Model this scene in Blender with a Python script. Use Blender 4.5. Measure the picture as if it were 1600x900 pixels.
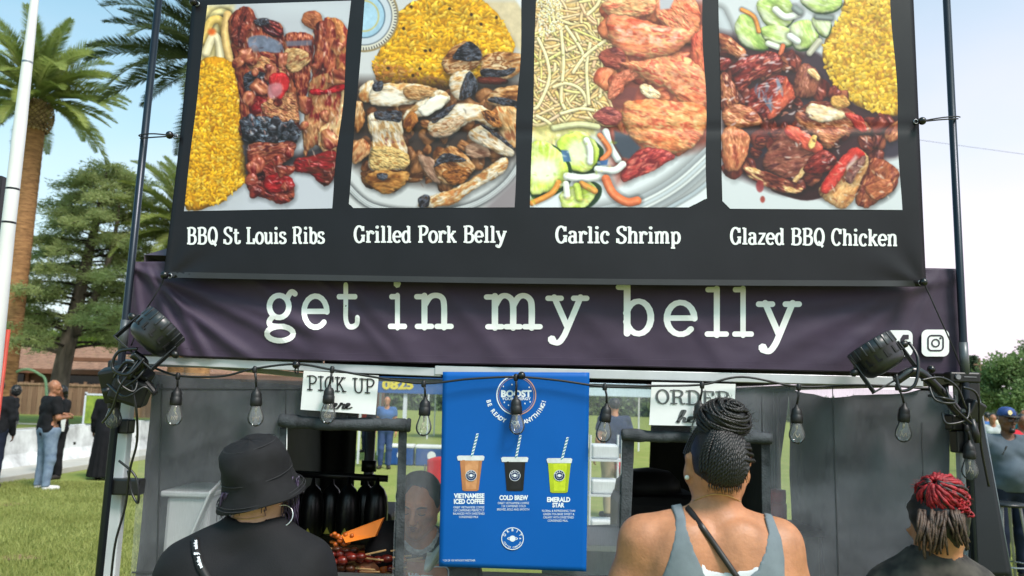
import bpy, bmesh, math, random
import numpy as np
from mathutils import Vector, Matrix, Euler

# ------------------------------------------------------------------ camera
for o in list(bpy.data.objects): bpy.data.objects.remove(o)
SC = bpy.context.scene
COL = SC.collection
FPX, PITCH, ROLL, CAMZ = 1260.0, math.radians(7.77), math.radians(1.7), 1.70
_F = np.array([0, math.cos(PITCH), math.sin(PITCH)])
_R0 = np.array([1.0, 0, 0]); _U0 = np.array([0, -math.sin(PITCH), math.cos(PITCH)])
_R = math.cos(ROLL)*_R0 + math.sin(ROLL)*_U0
_U = -math.sin(ROLL)*_R0 + math.cos(ROLL)*_U0
CAM = np.array([0.0, 0.0, CAMZ])
cd = bpy.data.cameras.new('camera'); cam = bpy.data.objects.new('camera', cd); COL.objects.link(cam)
cam.matrix_world = Matrix(((_R[0], _U[0], -_F[0], CAM[0]), (_R[1], _U[1], -_F[1], CAM[1]), (_R[2], _U[2], -_F[2], CAM[2]), (0, 0, 0, 1)))
cd.sensor_width = 36.0; cd.lens = 36.0*FPX/1600.0
cd.clip_start = 0.05; cd.clip_end = 2000
cd.dof.use_dof = True; cd.dof.focus_distance = 2.9; cd.dof.aperture_fstop = 4.5
SC.camera = cam
# ------------------------------------------------------------------ world, sun, exposure
SUN_EL, SUN_AZ = math.radians(52), math.radians(140)      # azimuth from +Y clockwise: behind the camera, to the right
W = bpy.data.worlds.new('World'); SC.world = W; W.use_nodes = True
nt = W.node_tree; nt.nodes.clear()
def wn(t, **k):
    n = nt.nodes.new(t)
    for a, b in k.items(): setattr(n, a, b)
    return n
sky = wn('ShaderNodeTexSky', sky_type='NISHITA', sun_disc=False, sun_elevation=SUN_EL, sun_rotation=SUN_AZ, air_density=1.0, dust_density=2.5, ozone_density=1.5)
skym = wn('ShaderNodeMix', data_type='RGBA', blend_type='MULTIPLY'); skym.inputs[0].default_value = 1
nt.links.new(sky.outputs[0], skym.inputs[6]); skym.inputs[7].default_value = (0.100, 0.188, 0.156, 1)
tc = wn('ShaderNodeTexCoord'); sep = wn('ShaderNodeSeparateXYZ'); nt.links.new(tc.outputs['Generated'], sep.inputs[0])
# thin bright cloud veil: thick low down, thinner towards the zenith, broken up by noise
mp = wn('ShaderNodeMapping'); mp.inputs['Scale'].default_value = (1.2, 1.2, 3.0); nt.links.new(tc.outputs['Generated'], mp.inputs[0])
nz = wn('ShaderNodeTexNoise'); nz.inputs['Scale'].default_value = 1.6; nz.inputs['Detail'].default_value = 5; nt.links.new(mp.outputs[0], nz.inputs[0])
rmp = wn('ShaderNodeMapRange'); nt.links.new(sep.outputs[2], rmp.inputs[0])
rmp.inputs[1].default_value = 0.0; rmp.inputs[2].default_value = 0.55; rmp.inputs[3].default_value = 0.95; rmp.inputs[4].default_value = 0.13
xr = wn('ShaderNodeMath', operation='MULTIPLY_ADD'); nt.links.new(sep.outputs[0], xr.inputs[0]); xr.inputs[1].default_value = 0.34; nt.links.new(rmp.outputs[0], xr.inputs[2])
ad = wn('ShaderNodeMath', operation='MULTIPLY_ADD'); nt.links.new(nz.outputs[0], ad.inputs[0]); ad.inputs[1].default_value = 0.5; nt.links.new(xr.outputs[0], ad.inputs[2])
sb = wn('ShaderNodeMath', operation='SUBTRACT', use_clamp=True); nt.links.new(ad.outputs[0], sb.inputs[0]); sb.inputs[1].default_value = 0.25
mx = wn('ShaderNodeMix', data_type='RGBA'); nt.links.new(sb.outputs[0], mx.inputs[0]); nt.links.new(skym.outputs[2], mx.inputs[6]); mx.inputs[7].default_value = (0.755, 0.66, 0.735, 1)
bg = wn('ShaderNodeBackground'); bg.inputs[1].default_value = 1.0; nt.links.new(mx.outputs[2], bg.inputs[0])
wo = wn('ShaderNodeOutputWorld'); nt.links.new(bg.outputs[0], wo.inputs[0])
sl = bpy.data.lights.new('sun', 'SUN'); sl.energy = 2.7; sl.angle = math.radians(16); sl.color = (1.0, 0.83, 0.83)
so = bpy.data.objects.new('sun', sl); COL.objects.link(so)
_sd = Vector((math.sin(SUN_AZ)*math.cos(SUN_EL), math.cos(SUN_AZ)*math.cos(SUN_EL), math.sin(SUN_EL)))
so.rotation_euler = (-_sd).to_track_quat('-Z', 'Y').to_euler()
SC.view_settings.view_transform = 'Standard'; SC.view_settings.look = 'None'
SC.view_settings.exposure = 0.66; SC.view_settings.gamma = 1.0; SC.view_settings.use_curve_mapping = False
SC.render.engine = 'CYCLES'
SC.cycles.max_bounces = 8; SC.cycles.transparent_max_bounces = 24

# ------------------------------------------------------------------ projection helpers
def ray(px, py):
    px = np.asarray(px, float); py = np.asarray(py, float)
    return _F + ((px-800)/FPX)[..., None]*_R + ((450-py)/FPX)[..., None]*_U
def P(px, py, Y):
    d = ray(px, py); return CAM + d*(np.asarray(Y)/d[..., 1])[..., None]
def V(px, py, Y): return Vector(P(px, py, Y))
def G(px, py, z=0.0):
    d = ray(px, py); t = (z-CAMZ)/d[..., 2]; return CAM + d*t[..., None]
def proj(pts):
    q = np.asarray(pts)-CAM; z = q@_F
    return 800+FPX*(q@_R)/z, 450-FPX*(q@_U)/z
def lin(c):
    c = np.asarray(c, float)/255.0
    return np.where(c <= 0.04045, c/12.92, ((c+0.055)/1.055)**2.4)
# ------------------------------------------------------------------ materials
MATS = {}
def M(name, rgb=(128, 128, 128), rough=0.6, var=0.12, scale=12.0, bump=0.0, bscale=80.0, metal=0.0, spec=0.5, rgb2=None, detail=4, sheen=0, coat=0, trans=0.0, dist=0.002, stretch=None):
    if name in MATS: return MATS[name]
    m = bpy.data.materials.new(name); m.use_nodes = True; t = m.node_tree; b = t.nodes['Principled BSDF']
    c1 = lin(rgb); c2 = lin(rgb2) if rgb2 is not None else np.clip(c1*(1-2.2*var), 0, 1)
    co = t.nodes.new('ShaderNodeTexCoord'); src = co.outputs['Object']
    if stretch:
        mpn = t.nodes.new('ShaderNodeMapping'); mpn.inputs['Scale'].default_value = stretch; t.links.new(src, mpn.inputs[0]); src = mpn.outputs[0]
    n = t.nodes.new('ShaderNodeTexNoise'); n.inputs['Scale'].default_value = scale; n.inputs['Detail'].default_value = detail; n.inputs['Roughness'].default_value = 0.6
    t.links.new(src, n.inputs[0])
    r = t.nodes.new('ShaderNodeValToRGB'); r.color_ramp.elements[0].position = 0.32; r.color_ramp.elements[1].position = 0.66
    r.color_ramp.elements[0].color = (*c2, 1); r.color_ramp.elements[1].color = (*c1, 1)
    t.links.new(n.outputs[0], r.inputs[0]); t.links.new(r.outputs[0], b.inputs['Base Color'])
    b.inputs['Roughness'].default_value = rough; b.inputs['Metallic'].default_value = metal; b.inputs['Specular IOR Level'].default_value = spec
    if sheen: b.inputs['Sheen Weight'].default_value = sheen
    if coat: b.inputs['Coat Weight'].default_value = coat; b.inputs['Coat Roughness'].default_value = 0.15
    if trans: b.inputs['Transmission Weight'].default_value = trans
    if bump:
        n2 = t.nodes.new('ShaderNodeTexNoise'); n2.inputs['Scale'].default_value = bscale; n2.inputs['Detail'].default_value = 3; t.links.new(src, n2.inputs[0])
        bm_ = t.nodes.new('ShaderNodeBump'); bm_.inputs['Strength'].default_value = bump; bm_.inputs['Distance'].default_value = dist
        t.links.new(n2.outputs[0], bm_.inputs['Height']); t.links.new(bm_.outputs[0], b.inputs['Normal'])
    MATS[name] = m; return m
def M_see(name, rgb, cover, rough=0.7, var=0.1, weave=0):
    """open mesh cloth: threads cover a share of the surface, the rest is gaps"""
    if name in MATS: return MATS[name]
    m = M(name, rgb, rough, var, scale=3.0); t = m.node_tree; b = t.nodes['Principled BSDF']
    tr = t.nodes.new('ShaderNodeBsdfTransparent'); mix = t.nodes.new('ShaderNodeMixShader')
    n = t.nodes.new('ShaderNodeTexNoise'); n.inputs['Scale'].default_value = 3.0; n.inputs['Detail'].default_value = 7; n.inputs['Distortion'].default_value = 1.2
    mr = t.nodes.new('ShaderNodeMapRange'); mr.inputs[1].default_value = 0.3; mr.inputs[2].default_value = 0.7; mr.inputs[3].default_value = cover-0.10; mr.inputs[4].default_value = cover+0.12
    t.links.new(t.nodes['Texture Coordinate'].outputs['Object'], n.inputs[0]); t.links.new(n.outputs[0], mr.inputs[0])
    src = mr.outputs[0]
    if weave:
        w = t.nodes.new('ShaderNodeTexNoise'); w.inputs['Scale'].default_value = weave; w.inputs['Detail'].default_value = 1
        mpn = t.nodes.new('ShaderNodeMapping'); mpn.inputs['Scale'].default_value = (1, 1, 0.12); t.links.new(t.nodes['Texture Coordinate'].outputs['Object'], mpn.inputs[0]); t.links.new(mpn.outputs[0], w.inputs[0])
        ma = t.nodes.new('ShaderNodeMath'); ma.operation = 'MULTIPLY_ADD'; t.links.new(w.outputs[0], ma.inputs[0]); ma.inputs[1].default_value = 0.14
        sbm = t.nodes.new('ShaderNodeMath'); sbm.operation = 'SUBTRACT'; sbm.inputs[1].default_value = 0.07; t.links.new(src, sbm.inputs[0]); t.links.new(sbm.outputs[0], ma.inputs[2]); src = ma.outputs[0]
    t.links.new(src, mix.inputs[0])
    t.links.new(tr.outputs[0], mix.inputs[1]); t.links.new(b.outputs[0], mix.inputs[2]); t.links.new(mix.outputs[0], t.nodes['Material Output'].inputs['Surface'])
    return m
def M_glass(name, tint=(255, 255, 255), rough=0.02, ior=1.45, haze=0.1):
    if name in MATS: return MATS[name]
    m = bpy.data.materials.new(name); m.use_nodes = True; t = m.node_tree; t.nodes.remove(t.nodes['Principled BSDF'])
    tr = t.nodes.new('ShaderNodeBsdfTransparent'); tr.inputs[0].default_value = (*lin(tint), 1)
    gl = t.nodes.new('ShaderNodeBsdfGlossy'); gl.inputs['Roughness'].default_value = rough; df = t.nodes.new('ShaderNodeBsdfDiffuse'); df.inputs[0].default_value = (.9, .9, .9, 1); mh = t.nodes.new('ShaderNodeMixShader'); mh.inputs[0].default_value = haze
    fr = t.nodes.new('ShaderNodeFresnel'); fr.inputs[0].default_value = ior
    n = t.nodes.new('ShaderNodeTexNoise'); n.inputs['Scale'].default_value = 30
    bu = t.nodes.new('ShaderNodeBump'); bu.inputs['Strength'].default_value = 0.05; t.links.new(n.outputs[0], bu.inputs['Height']); t.links.new(bu.outputs[0], gl.inputs['Normal'])
    mix = t.nodes.new('ShaderNodeMixShader'); t.links.new(fr.outputs[0], mix.inputs[0]); t.links.new(tr.outputs[0], mh.inputs[1]); t.links.new(df.outputs[0], mh.inputs[2]); t.links.new(mh.outputs[0], mix.inputs[1]); t.links.new(gl.outputs[0], mix.inputs[2])
    t.links.new(mix.outputs[0], t.nodes['Material Output'].inputs['Surface']); MATS[name] = m; return m
def M_vcol(name, rough=0.5, spec=0.4, bump=0.0, bscale=300, k=1.0):
    if name in MATS: return MATS[name]
    m = bpy.data.materials.new(name); m.use_nodes = True; t = m.node_tree; b = t.nodes['Principled BSDF']
    a = t.nodes.new('ShaderNodeVertexColor'); a.layer_name = 'Col'
    t.links.new(a.outputs[0], b.inputs['Base Color']); b.inputs['Roughness'].default_value = rough; b.inputs['Specular IOR Level'].default_value = spec
    if bump:
        n2 = t.nodes.new('ShaderNodeTexNoise'); n2.inputs['Scale'].default_value = bscale
        bm_ = t.nodes.new('ShaderNodeBump'); bm_.inputs['Strength'].default_value = bump; bm_.inputs['Distance'].default_value = 0.002
        t.links.new(n2.outputs[0], bm_.inputs['Height']); t.links.new(bm_.outputs[0], b.inputs['Normal'])
    MATS[name] = m; return m
def M_leaf(name, rgb, rgb2, trans=0.35, scale=1.5, rough=0.55):
    if name in MATS: return MATS[name]
    m = M(name, rgb, rough, rgb2=rgb2, scale=scale, detail=6, spec=0.3); t = m.node_tree; b = t.nodes['Principled BSDF']
    tl = t.nodes.new('ShaderNodeBsdfTranslucent'); ramp = [n for n in t.nodes if n.type == 'VALTORGB'][0]
    t.links.new(ramp.outputs[0], tl.inputs[0]); mix = t.nodes.new('ShaderNodeMixShader'); mix.inputs[0].default_value = trans
    t.links.new(b.outputs[0], mix.inputs[1]); t.links.new(tl.outputs[0], mix.inputs[2]); t.links.new(mix.outputs[0], t.nodes['Material Output'].inputs['Surface'])
    return m
# ------------------------------------------------------------------ objects
def tag(o, label=None, cat=None, group=None, kind=None):
    if label: o['label'] = label
    if cat: o['category'] = cat
    if group: o['group'] = group
    if kind: o['kind'] = kind
    return o
def empty(name, loc=(0, 0, 0), label=None, cat=None, group=None):
    o = bpy.data.objects.new(name, None); COL.objects.link(o); o.location = Vector(loc); o.empty_display_size = 0.1
    return tag(o, label, cat, group)
def link(name, me, mat=None, parent=None):
    o = bpy.data.objects.new(name, me); COL.objects.link(o)
    if mat is not None and not me.materials:
        for m_ in (mat if isinstance(mat, (list, tuple)) else [mat]): me.materials.append(m_)
    if parent is not None:
        o.parent = parent
        w = Vector((0, 0, 0)); q = parent
        while q is not None: w += q.location; q = q.parent     # parents are only ever moved, never turned
        o.location = -w
    return o
def smooth(me, ang=None):
    me.polygons.foreach_set('use_smooth', [True]*len(me.polygons))
    return me
def mesh(name, vs, fs, mat=None, parent=None, sm=False):
    me = bpy.data.meshes.new(name); me.from_pydata([tuple(map(float, v)) for v in vs], [], [tuple(map(int, f)) for f in fs]); me.update()
    if sm: smooth(me)
    return link(name, me, mat, parent)
class MB:
    """collects shapes into one mesh"""
    def __init__(s): s.v = []; s.f = []
    def add(s, vs, fs):
        k = len(s.v); s.v += [tuple(map(float, v)) for v in vs]; s.f += [tuple(int(i)+k for i in f) for f in fs]; return s
    def box(s, c, size, rot=None, bev=0.0):
        bm = bmesh.new(); bmesh.ops.create_cube(bm, size=1)
        for v in bm.verts: v.co = Vector((v.co.x*size[0], v.co.y*size[1], v.co.z*size[2]))
        if bev: bmesh.ops.bevel(bm, geom=bm.edges[:], offset=bev, segments=2, affect='EDGES', profile=0.5)
        R = rot.to_matrix() if isinstance(rot, Euler) else (rot if rot is not None else Matrix.Identity(3))
        bm.verts.index_update()
        s.add([Vector(c)+R@v.co for v in bm.verts], [[v.index for v in f.verts] for f in bm.faces]); bm.free(); return s
    def tube(s, pts, r, n=8, caps=True, closed=False):
        pts = [Vector(p) for p in pts]; N = len(pts); rs = r if hasattr(r, '__len__') else [r]*N
        k = len(s.v); up = Vector((0.123, 0.271, 0.95)); prev = None
        for i, p in enumerate(pts):
            if closed: t = (pts[(i+1) % N]-pts[i-1])
            else: t = pts[min(i+1, N-1)]-pts[max(i-1, 0)]
            if t.length < 1e-9: t = Vector((0, 0, 1))
            t.normalize()
            if prev is None:
                a = t.cross(up)
                if a.length < 1e-3: a = t.cross(Vector((1, 0, 0)))
            else: a = prev-t*prev.dot(t)
            a.normalize(); prev = a; b = t.cross(a)
            for j in range(n):
                th = 2*math.pi*j/n; q = p+(a*math.cos(th)+b*math.sin(th))*rs[i]; s.v.append((q.x, q.y, q.z))
        for i in range(N if closed else N-1):
            i2 = (i+1) % N
            for j in range(n):
                s.f.append((k+i*n+j, k+i*n+(j+1) % n, k+i2*n+(j+1) % n, k+i2*n+j))
        if caps and not closed:
            s.f.append(tuple(k+j for j in reversed(range(n)))); s.f.append(tuple(k+(N-1)*n+j for j in range(n)))
        return s
    def lathe(s, prof, n=20, M4=None):
        """profile (r, z) turned about z"""
        k = len(s.v); T = M4 or Matrix.Identity(4)
        for r, z in prof:
            for j in range(n):
                a = 2*math.pi*j/n; q = T@Vector((r*math.cos(a), r*math.sin(a), z)); s.v.append((q.x, q.y, q.z))
        for i in range(len(prof)-1):
            for j in range(n): s.f.append((k+i*n+j, k+i*n+(j+1) % n, k+(i+1)*n+(j+1) % n, k+(i+1)*n+j))
        if prof[0][0] > 1e-6: s.f.append(tuple(k+j for j in reversed(range(n))))
        if prof[-1][0] > 1e-6: s.f.append(tuple(k+(len(prof)-1)*n+j for j in range(n)))
        return s
    def grid(s, fn, nu, nv, flip=False):
        k = len(s.v); U, Vv = np.meshgrid(np.linspace(0, 1, nu), np.linspace(0, 1, nv), indexing='ij')
        p = fn(U.ravel(), Vv.ravel()); s.v += [tuple(map(float, q)) for q in p]
        for i in range(nu-1):
            for j in range(nv-1):
                a = k+i*nv+j; f = (a, a+1, a+nv+1, a+nv); s.f.append(f[::-1] if flip else f)
        return s
    def build(s, name, mat=None, parent=None, sm=False): return mesh(name, s.v, s.f, mat, parent, sm)
def thick(o, d, offset=0.0):
    m_ = o.modifiers.new('t', 'SOLIDIFY'); m_.thickness = d; m_.offset = offset; return o
def catmull(pts, per=8, closed=False):
    pts = np.array(pts, float); N = len(pts); out = []
    for i in range(N if closed else N-1):
        if closed: p0, p1, p2, p3 = pts[(i-1) % N], pts[i], pts[(i+1) % N], pts[(i+2) % N]
        else: p0, p1, p2, p3 = pts[max(i-1, 0)], pts[i], pts[i+1], pts[min(i+2, N-1)]
        for t in np.linspace(0, 1, per, endpoint=False):
            out.append(0.5*((2*p1)+(-p0+p2)*t+(2*p0-5*p1+4*p2-p3)*t*t+(-p0+3*p1-3*p2+p3)*t**3))
    if not closed: out.append(pts[-1])
    return np.array(out)
def align(p, d, up=(0, 0, 1)):
    """4x4 with z axis along d at p"""
    z = Vector(d).normalized(); x = Vector(up).cross(z)
    if x.length < 1e-4: x = Vector((1, 0, 0))
    x.normalize(); y = z.cross(x)
    return Matrix(((x.x, y.x, z.x, p[0]), (x.y, y.y, z.y, p[1]), (x.z, y.z, z.z, p[2]), (0, 0, 0, 1)))
# ------------------------------------------------------------------ noise
class VN:
    def __init__(s, seed, n=64): s.n = n; s.t = np.random.default_rng(seed).random((n, n))
    def at(s, x, y):
        x = np.asarray(x, float); y = np.asarray(y, float); xi = np.floor(x).astype(int); yi = np.floor(y).astype(int); fx = x-xi; fy = y-yi
        fx = fx*fx*(3-2*fx); fy = fy*fy*(3-2*fy); n = s.n; t = s.t
        a = t[xi % n, yi % n]; b = t[(xi+1) % n, yi % n]; c = t[xi % n, (yi+1) % n]; d = t[(xi+1) % n, (yi+1) % n]
        return (a*(1-fx)+b*fx)*(1-fy)+(c*(1-fx)+d*fx)*fy
    def fbm(s, x, y, o=4):
        r = 0; a = 0.5; k = 1.0
        for i in range(o): r = r+a*s.at(x*k+13.7*i, y*k+7.1*i); a *= 0.5; k *= 2.03
        return r/(1-0.5**o)
# ------------------------------------------------------------------ lettering: stroke alphabet with slab serifs
def arc(cx, cy, rx, ry, a0, a1, n=18):
    a = np.radians(np.linspace(a0, a1, n)); return [(cx+rx*math.cos(t), cy+ry*math.sin(t)) for t in a]
def cur(*p): return [tuple(q) for q in catmull(p, 6)]
H = 1.42
GL = {
 'a': (0.98, [cur((.15, .76), (.24, .93), (.45, .98), (.66, .9), (.72, .7), (.72, .22), (.78, .04), (.95, .05)), arc(.43, .28, .31, .29, 20, 345)], []),
 'b': (1.0, [[(.25, H), (.25, 0)], arc(.56, .48, .34, .49, -165, 165)], [(.14, H, .12), ]),
 'c': (.92, [arc(.48, .48, .38, .5, 42, 318), arc(.74, .76, .05, .05, 0, 360, 8)], []),
 'd': (1.0, [[(.75, H), (.75, 0)], arc(.44, .48, .34, .49, 15, 345)], [(.64, H, .12), (.86, 0, .12)]),
 'e': (.92, [arc(.46, .49, .39, .48, 0, 318), [(.07, .5), (.85, .5)]], []),
 'g': (1.0, [arc(.43, .63, .32, .34, 0, 360, 22), cur((.68, .84), (.74, .97), (.84, 1.08), (.95, 1.02)), cur((.25, .34), (.12, .2), (.14, .06), (.32, .02), (.58, .02)), arc(.46, -.2, .43, .22, 70, 430, 22)], []),
 'h': (1.1, [[(.25, H), (.25, 0)], cur((.25, .66), (.42, .92), (.62, .98), (.8, .9), (.86, .66), (.86, 0))], [(.14, H, .12), (.25, 0, .22), (.86, 0, .22)]),
 'i': (.62, [[(.31, .97), (.31, 0)], arc(.3, 1.34, .05, .05, 0, 360, 8)], [(.2, .97, .12), (.31, 0, .28)]),
 'k': (1.1, [[(.25, H), (.25, 0)], [(.25, .38), (.82, .95)], [(.47, .56), (.9, 0)]], [(.14, H, .12), (.25, 0, .22), (.82, .97, .2), (.9, 0, .2)]),
 'l': (.62, [[(.31, H), (.31, 0)]], [(.18, H, .14), (.31, 0, .29)]),
 'm': (1.62, [[(.25, .97), (.25, 0)], cur((.25, .66), (.4, .92), (.56, .98), (.72, .88), (.78, .66), (.78, 0)), cur((.78, .66), (.93, .92), (1.1, .98), (1.26, .88), (1.32, .66), (1.32, 0))], [(.14, .97, .13), (.25, 0, .2), (.78, 0, .2), (1.34, 0, .22)]),
 'n': (1.1, [[(.25, .97), (.25, 0)], cur((.25, .66), (.42, .92), (.62, .98), (.8, .9), (.86, .66), (.86, 0))], [(.14, .97, .13), (.25, 0, .22), (.86, 0, .22)]),
 'o': (.94, [arc(.47, .48, .39, .49, 0, 360, 26)], []),
 'p': (1.0, [[(.25, .97), (.25, -.45)], arc(.56, .48, .34, .49, -165, 165)], [(.14, .97, .12), (.25, -.45, .22)]),
 'r': (.88, [[(.25, .97), (.25, 0)], cur((.25, .62), (.38, .86), (.56, .97), (.76, .9)), arc(.76, .84, .05, .05, 0, 360, 8)], [(.14, .97, .12), (.28, 0, .26)]),
 's': (.84, [cur((.72, .76), (.62, .93), (.4, .97), (.18, .88), (.16, .68), (.34, .55), (.58, .45), (.74, .3), (.68, .1), (.42, .01), (.18, .06), (.1, .24))], []),
 't': (.84, [cur((.34, 1.3), (.34, .8), (.34, .28), (.44, .06), (.62, .03), (.78, .12), (.8, .3)), [(.06, .95), (.72, .95)]], []),
 'u': (1.1, [cur((.24, .97), (.24, .3), (.34, .06), (.52, .02), (.7, .12), (.85, .34)), [(.85, .97), (.85, 0)]], [(.13, .97, .12), (.74, .97, .12), (.96, 0, .12)]),
 'y': (1.1, [[(.16, .97), (.56, .06)], cur((.96, .97), (.58, .06), (.44, -.24), (.28, -.42), (.08, -.38)), arc(.09, -.32, .04, .04, 0, 360, 8)], [(.17, .97, .2), (.95, .97, .2)]),
 'z': (.9, [[(.12, .94), (.78, .94), (.1, .03), (.8, .03)]], []),
 'B': (1.2, [[(.27, H), (.27, 0)], cur((.27, H), (.66, H), (.92, 1.28), (.92, 1.0), (.7, .78), (.27, .76)), cur((.27, .76), (.72, .76), (1.0, .6), (1.0, .22), (.74, .01), (.27, 0))], [(.16, H, .14), (.16, 0, .14)]),
 'C': (1.16, [arc(.58, .71, .46, .72, 45, 320), [(.98, H), (.98, .98)]], []),
 'D': (1.25, [[(.27, H), (.27, 0)], cur((.27, H), (.7, H), (1.02, 1.1), (1.06, .71), (1.02, .32), (.7, 0), (.27, 0))], [(.16, H, .14), (.16, 0, .14)]),
 'E': (1.1, [[(.27, H), (.27, 0)], [(.27, H-.03), (.92, H-.03), (.92, 1.05)], [(.27, .73), (.68, .73)], [(.27, .03), (.95, .03), (.95, .42)]], [(.16, H, .14), (.16, 0, .14)]),
 'G': (1.25, [arc(.58, .71, .46, .72, 45, 350), [(1.02, .62), (1.02, .05)], [(.98, H), (.98, 1.0)]], [(1.0, .62, .22)]),
 'I': (.64, [[(.32, H), (.32, 0)]], [(.32, H, .27), (.32, 0, .27)]),
 'K': (1.25, [[(.27, H), (.27, 0)], [(.27, .55), (.92, H)], [(.5, .82), (1.0, 0)]], [(.27, H, .24), (.27, 0, .24), (.93, H, .22), (1.02, 0, .2)]),
 'L': (1.1, [[(.3, H), (.3, 0)], [(.3, .03), (.96, .03), (.96, .45)]], [(.3, H, .26), (.18, 0, .16)]),
 'O': (1.2, [arc(.6, .71, .48, .73, 0, 360, 28)], []),
 'P': (1.15, [[(.3, H), (.3, 0)], cur((.3, H), (.7, H), (.98, 1.26), (.98, .96), (.7, .68), (.3, .66))], [(.18, H, .16), (.3, 0, .26)]),
 'Q': (1.2, [arc(.6, .71, .46, .73, 0, 360, 28), [(.5, .3), (.78, .08), (1.0, -.18)]], []),
 'R': (1.25, [[(.28, H), (.28, 0)], cur((.28, H), (.7, H), (.95, 1.26), (.95, .98), (.7, .74), (.28, .72)), cur((.62, .72), (.82, .58), (.88, .2), (1.0, .02), (1.18, .06))], [(.16, H, .14), (.28, 0, .24)]),
 'S': (1.05, [cur((.86, 1.12), (.74, 1.38), (.48, 1.43), (.2, 1.3), (.14, 1.04), (.34, .82), (.66, .64), (.88, .42), (.8, .12), (.5, -.01), (.2, .08), (.1, .36)), [(.88, H), (.88, 1.06)], [(.1, 0), (.1, .4)]], []),
 'U': (1.3, [cur((.26, H), (.26, .5), (.36, .12), (.65, -.01), (.94, .12), (1.04, .5), (1.04, H))], [(.26, H, .24), (1.04, H, .24)]),
 ' ': (.62, [], []),
}
def strip(pts, wthick, wthin, rnd, out, step=0.1):
    pts = np.array(pts, float); q = [pts[0]]
    for a, b in zip(pts[:-1], pts[1:]):
        n = max(1, int(np.hypot(*(b-a))/step)); q += [a+(b-a)*i/n for i in range(1, n+1)]
    q = np.array(q); closed = np.hypot(*(q[0]-q[-1])) < 1e-6; N = len(q)
    if closed: t = np.roll(q[:-1], -1, 0)-np.roll(q[:-1], 1, 0); t = np.vstack([t, t[:1]])
    else: t = np.gradient(q, axis=0)
    L = np.maximum(np.hypot(t[:, 0], t[:, 1]), 1e-9); t = t/L[:, None]; nrm = np.stack([-t[:, 1], t[:, 0]], 1)
    hw = 0.5*(wthin+(wthick-wthin)*np.abs(t[:, 1])**1.3)
    A = q+nrm*hw[:, None]; B = q-nrm*hw[:, None]; vs = [tuple(p) for p in np.vstack([A, B])]; fs = [(i, i+1, N+i+1, N+i) for i in range(N-1)]
    if rnd and not closed:
        for e, sgn in ((0, -1), (N-1, 1)):
            c = len(vs); base = math.atan2(nrm[e][1], nrm[e][0]); vs.append(tuple(q[e]))
            for i in range(9): a = base-sgn*math.pi*i/8; vs.append((q[e][0]+hw[e]*math.cos(a), q[e][1]+hw[e]*math.sin(a)))
            fs += [(c, c+1+i, c+2+i) for i in range(8)]
    out.append((vs, fs))
def glyph(ch, wthick=.17, wthin=.15, rnd=True, serif=1.0):
    w, st, sf = GL[ch]; out = []
    for s in st: strip(s, wthick, wthin, rnd, out)
    for (x, y, hw) in sf:
        y2 = y-(.03 if y > .5 else -.03); strip([(x-hw*serif, y2), (x+hw*serif, y2)], wthin, wthin, rnd, out)
    return w, out
def put(out, fn, mb, off0, k=[0]):
    """map glyph pieces through fn(x, y, off) -> world, each a hair above the last"""
    for i, (vs, fs) in enumerate(out):
        a = np.array(vs); mb.add(fn(a[:, 0], a[:, 1], off0+0.00018*i), fs)
def slab_line(text, x0, x1, base, cap, surf, wthick=.34, wthin=.16, rnd=False, off=0.0035, gap=.06, mb=None):
    """set a line between pixel columns x0..x1 with cap height cap px; base = baseline(px)"""
    mb = mb or MB(); X = 0; items = []
    for ch in text:
        w, out = glyph(ch, wthick, wthin, rnd); items.append((X, out)); X += w+gap
    X -= gap; sx = (x1-x0)/X; sy = cap/1.42
    for xo, out in items:
        put(out, lambda a, b, o, xo=xo: surf(x0+(xo+a)*sx, base(x0+(xo+a)*sx)-b*sy, o), mb, off)
    return mb
_txt = {}
def sans(text, bold=0.0):
    """built-in typeface -> triangles with unit cap height, origin at left of baseline"""
    k = (text, bold)
    if k in _txt: return _txt[k]
    c = bpy.data.curves.new('t', 'FONT'); c.body = text; c.size = 1; c.offset = bold; c.resolution_u = 3; c.fill_mode = 'FRONT'
    o = bpy.data.objects.new('t', c); COL.objects.link(o); dg = bpy.context.evaluated_depsgraph_get(); dg.update()
    me = o.evaluated_get(dg).to_mesh(); v = np.array([(p.co.x, p.co.y) for p in me.vertices]) if len(me.vertices) else np.zeros((0, 2)); f = [tuple(p.vertices) for p in me.polygons]
    o.evaluated_get(dg).to_mesh_clear(); bpy.data.objects.remove(o); bpy.data.curves.remove(c)
    _txt[k] = (v, f); return v, f
def sans_line(text, x0, x1, ytop, ybot, surf, mb, off=0.003, bold=0.02):
    v, f = sans(text, bold)
    if not len(v): return
    a = (v[:, 0]-v[:, 0].min())/(v[:, 0].max()-v[:, 0].min()); capv, _ = sans('H', bold); b = v[:, 1]/capv[:, 1].max()
    mb.add(surf(x0+a*(x1-x0), ybot-b*(ybot-ytop), off), f)
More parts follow.
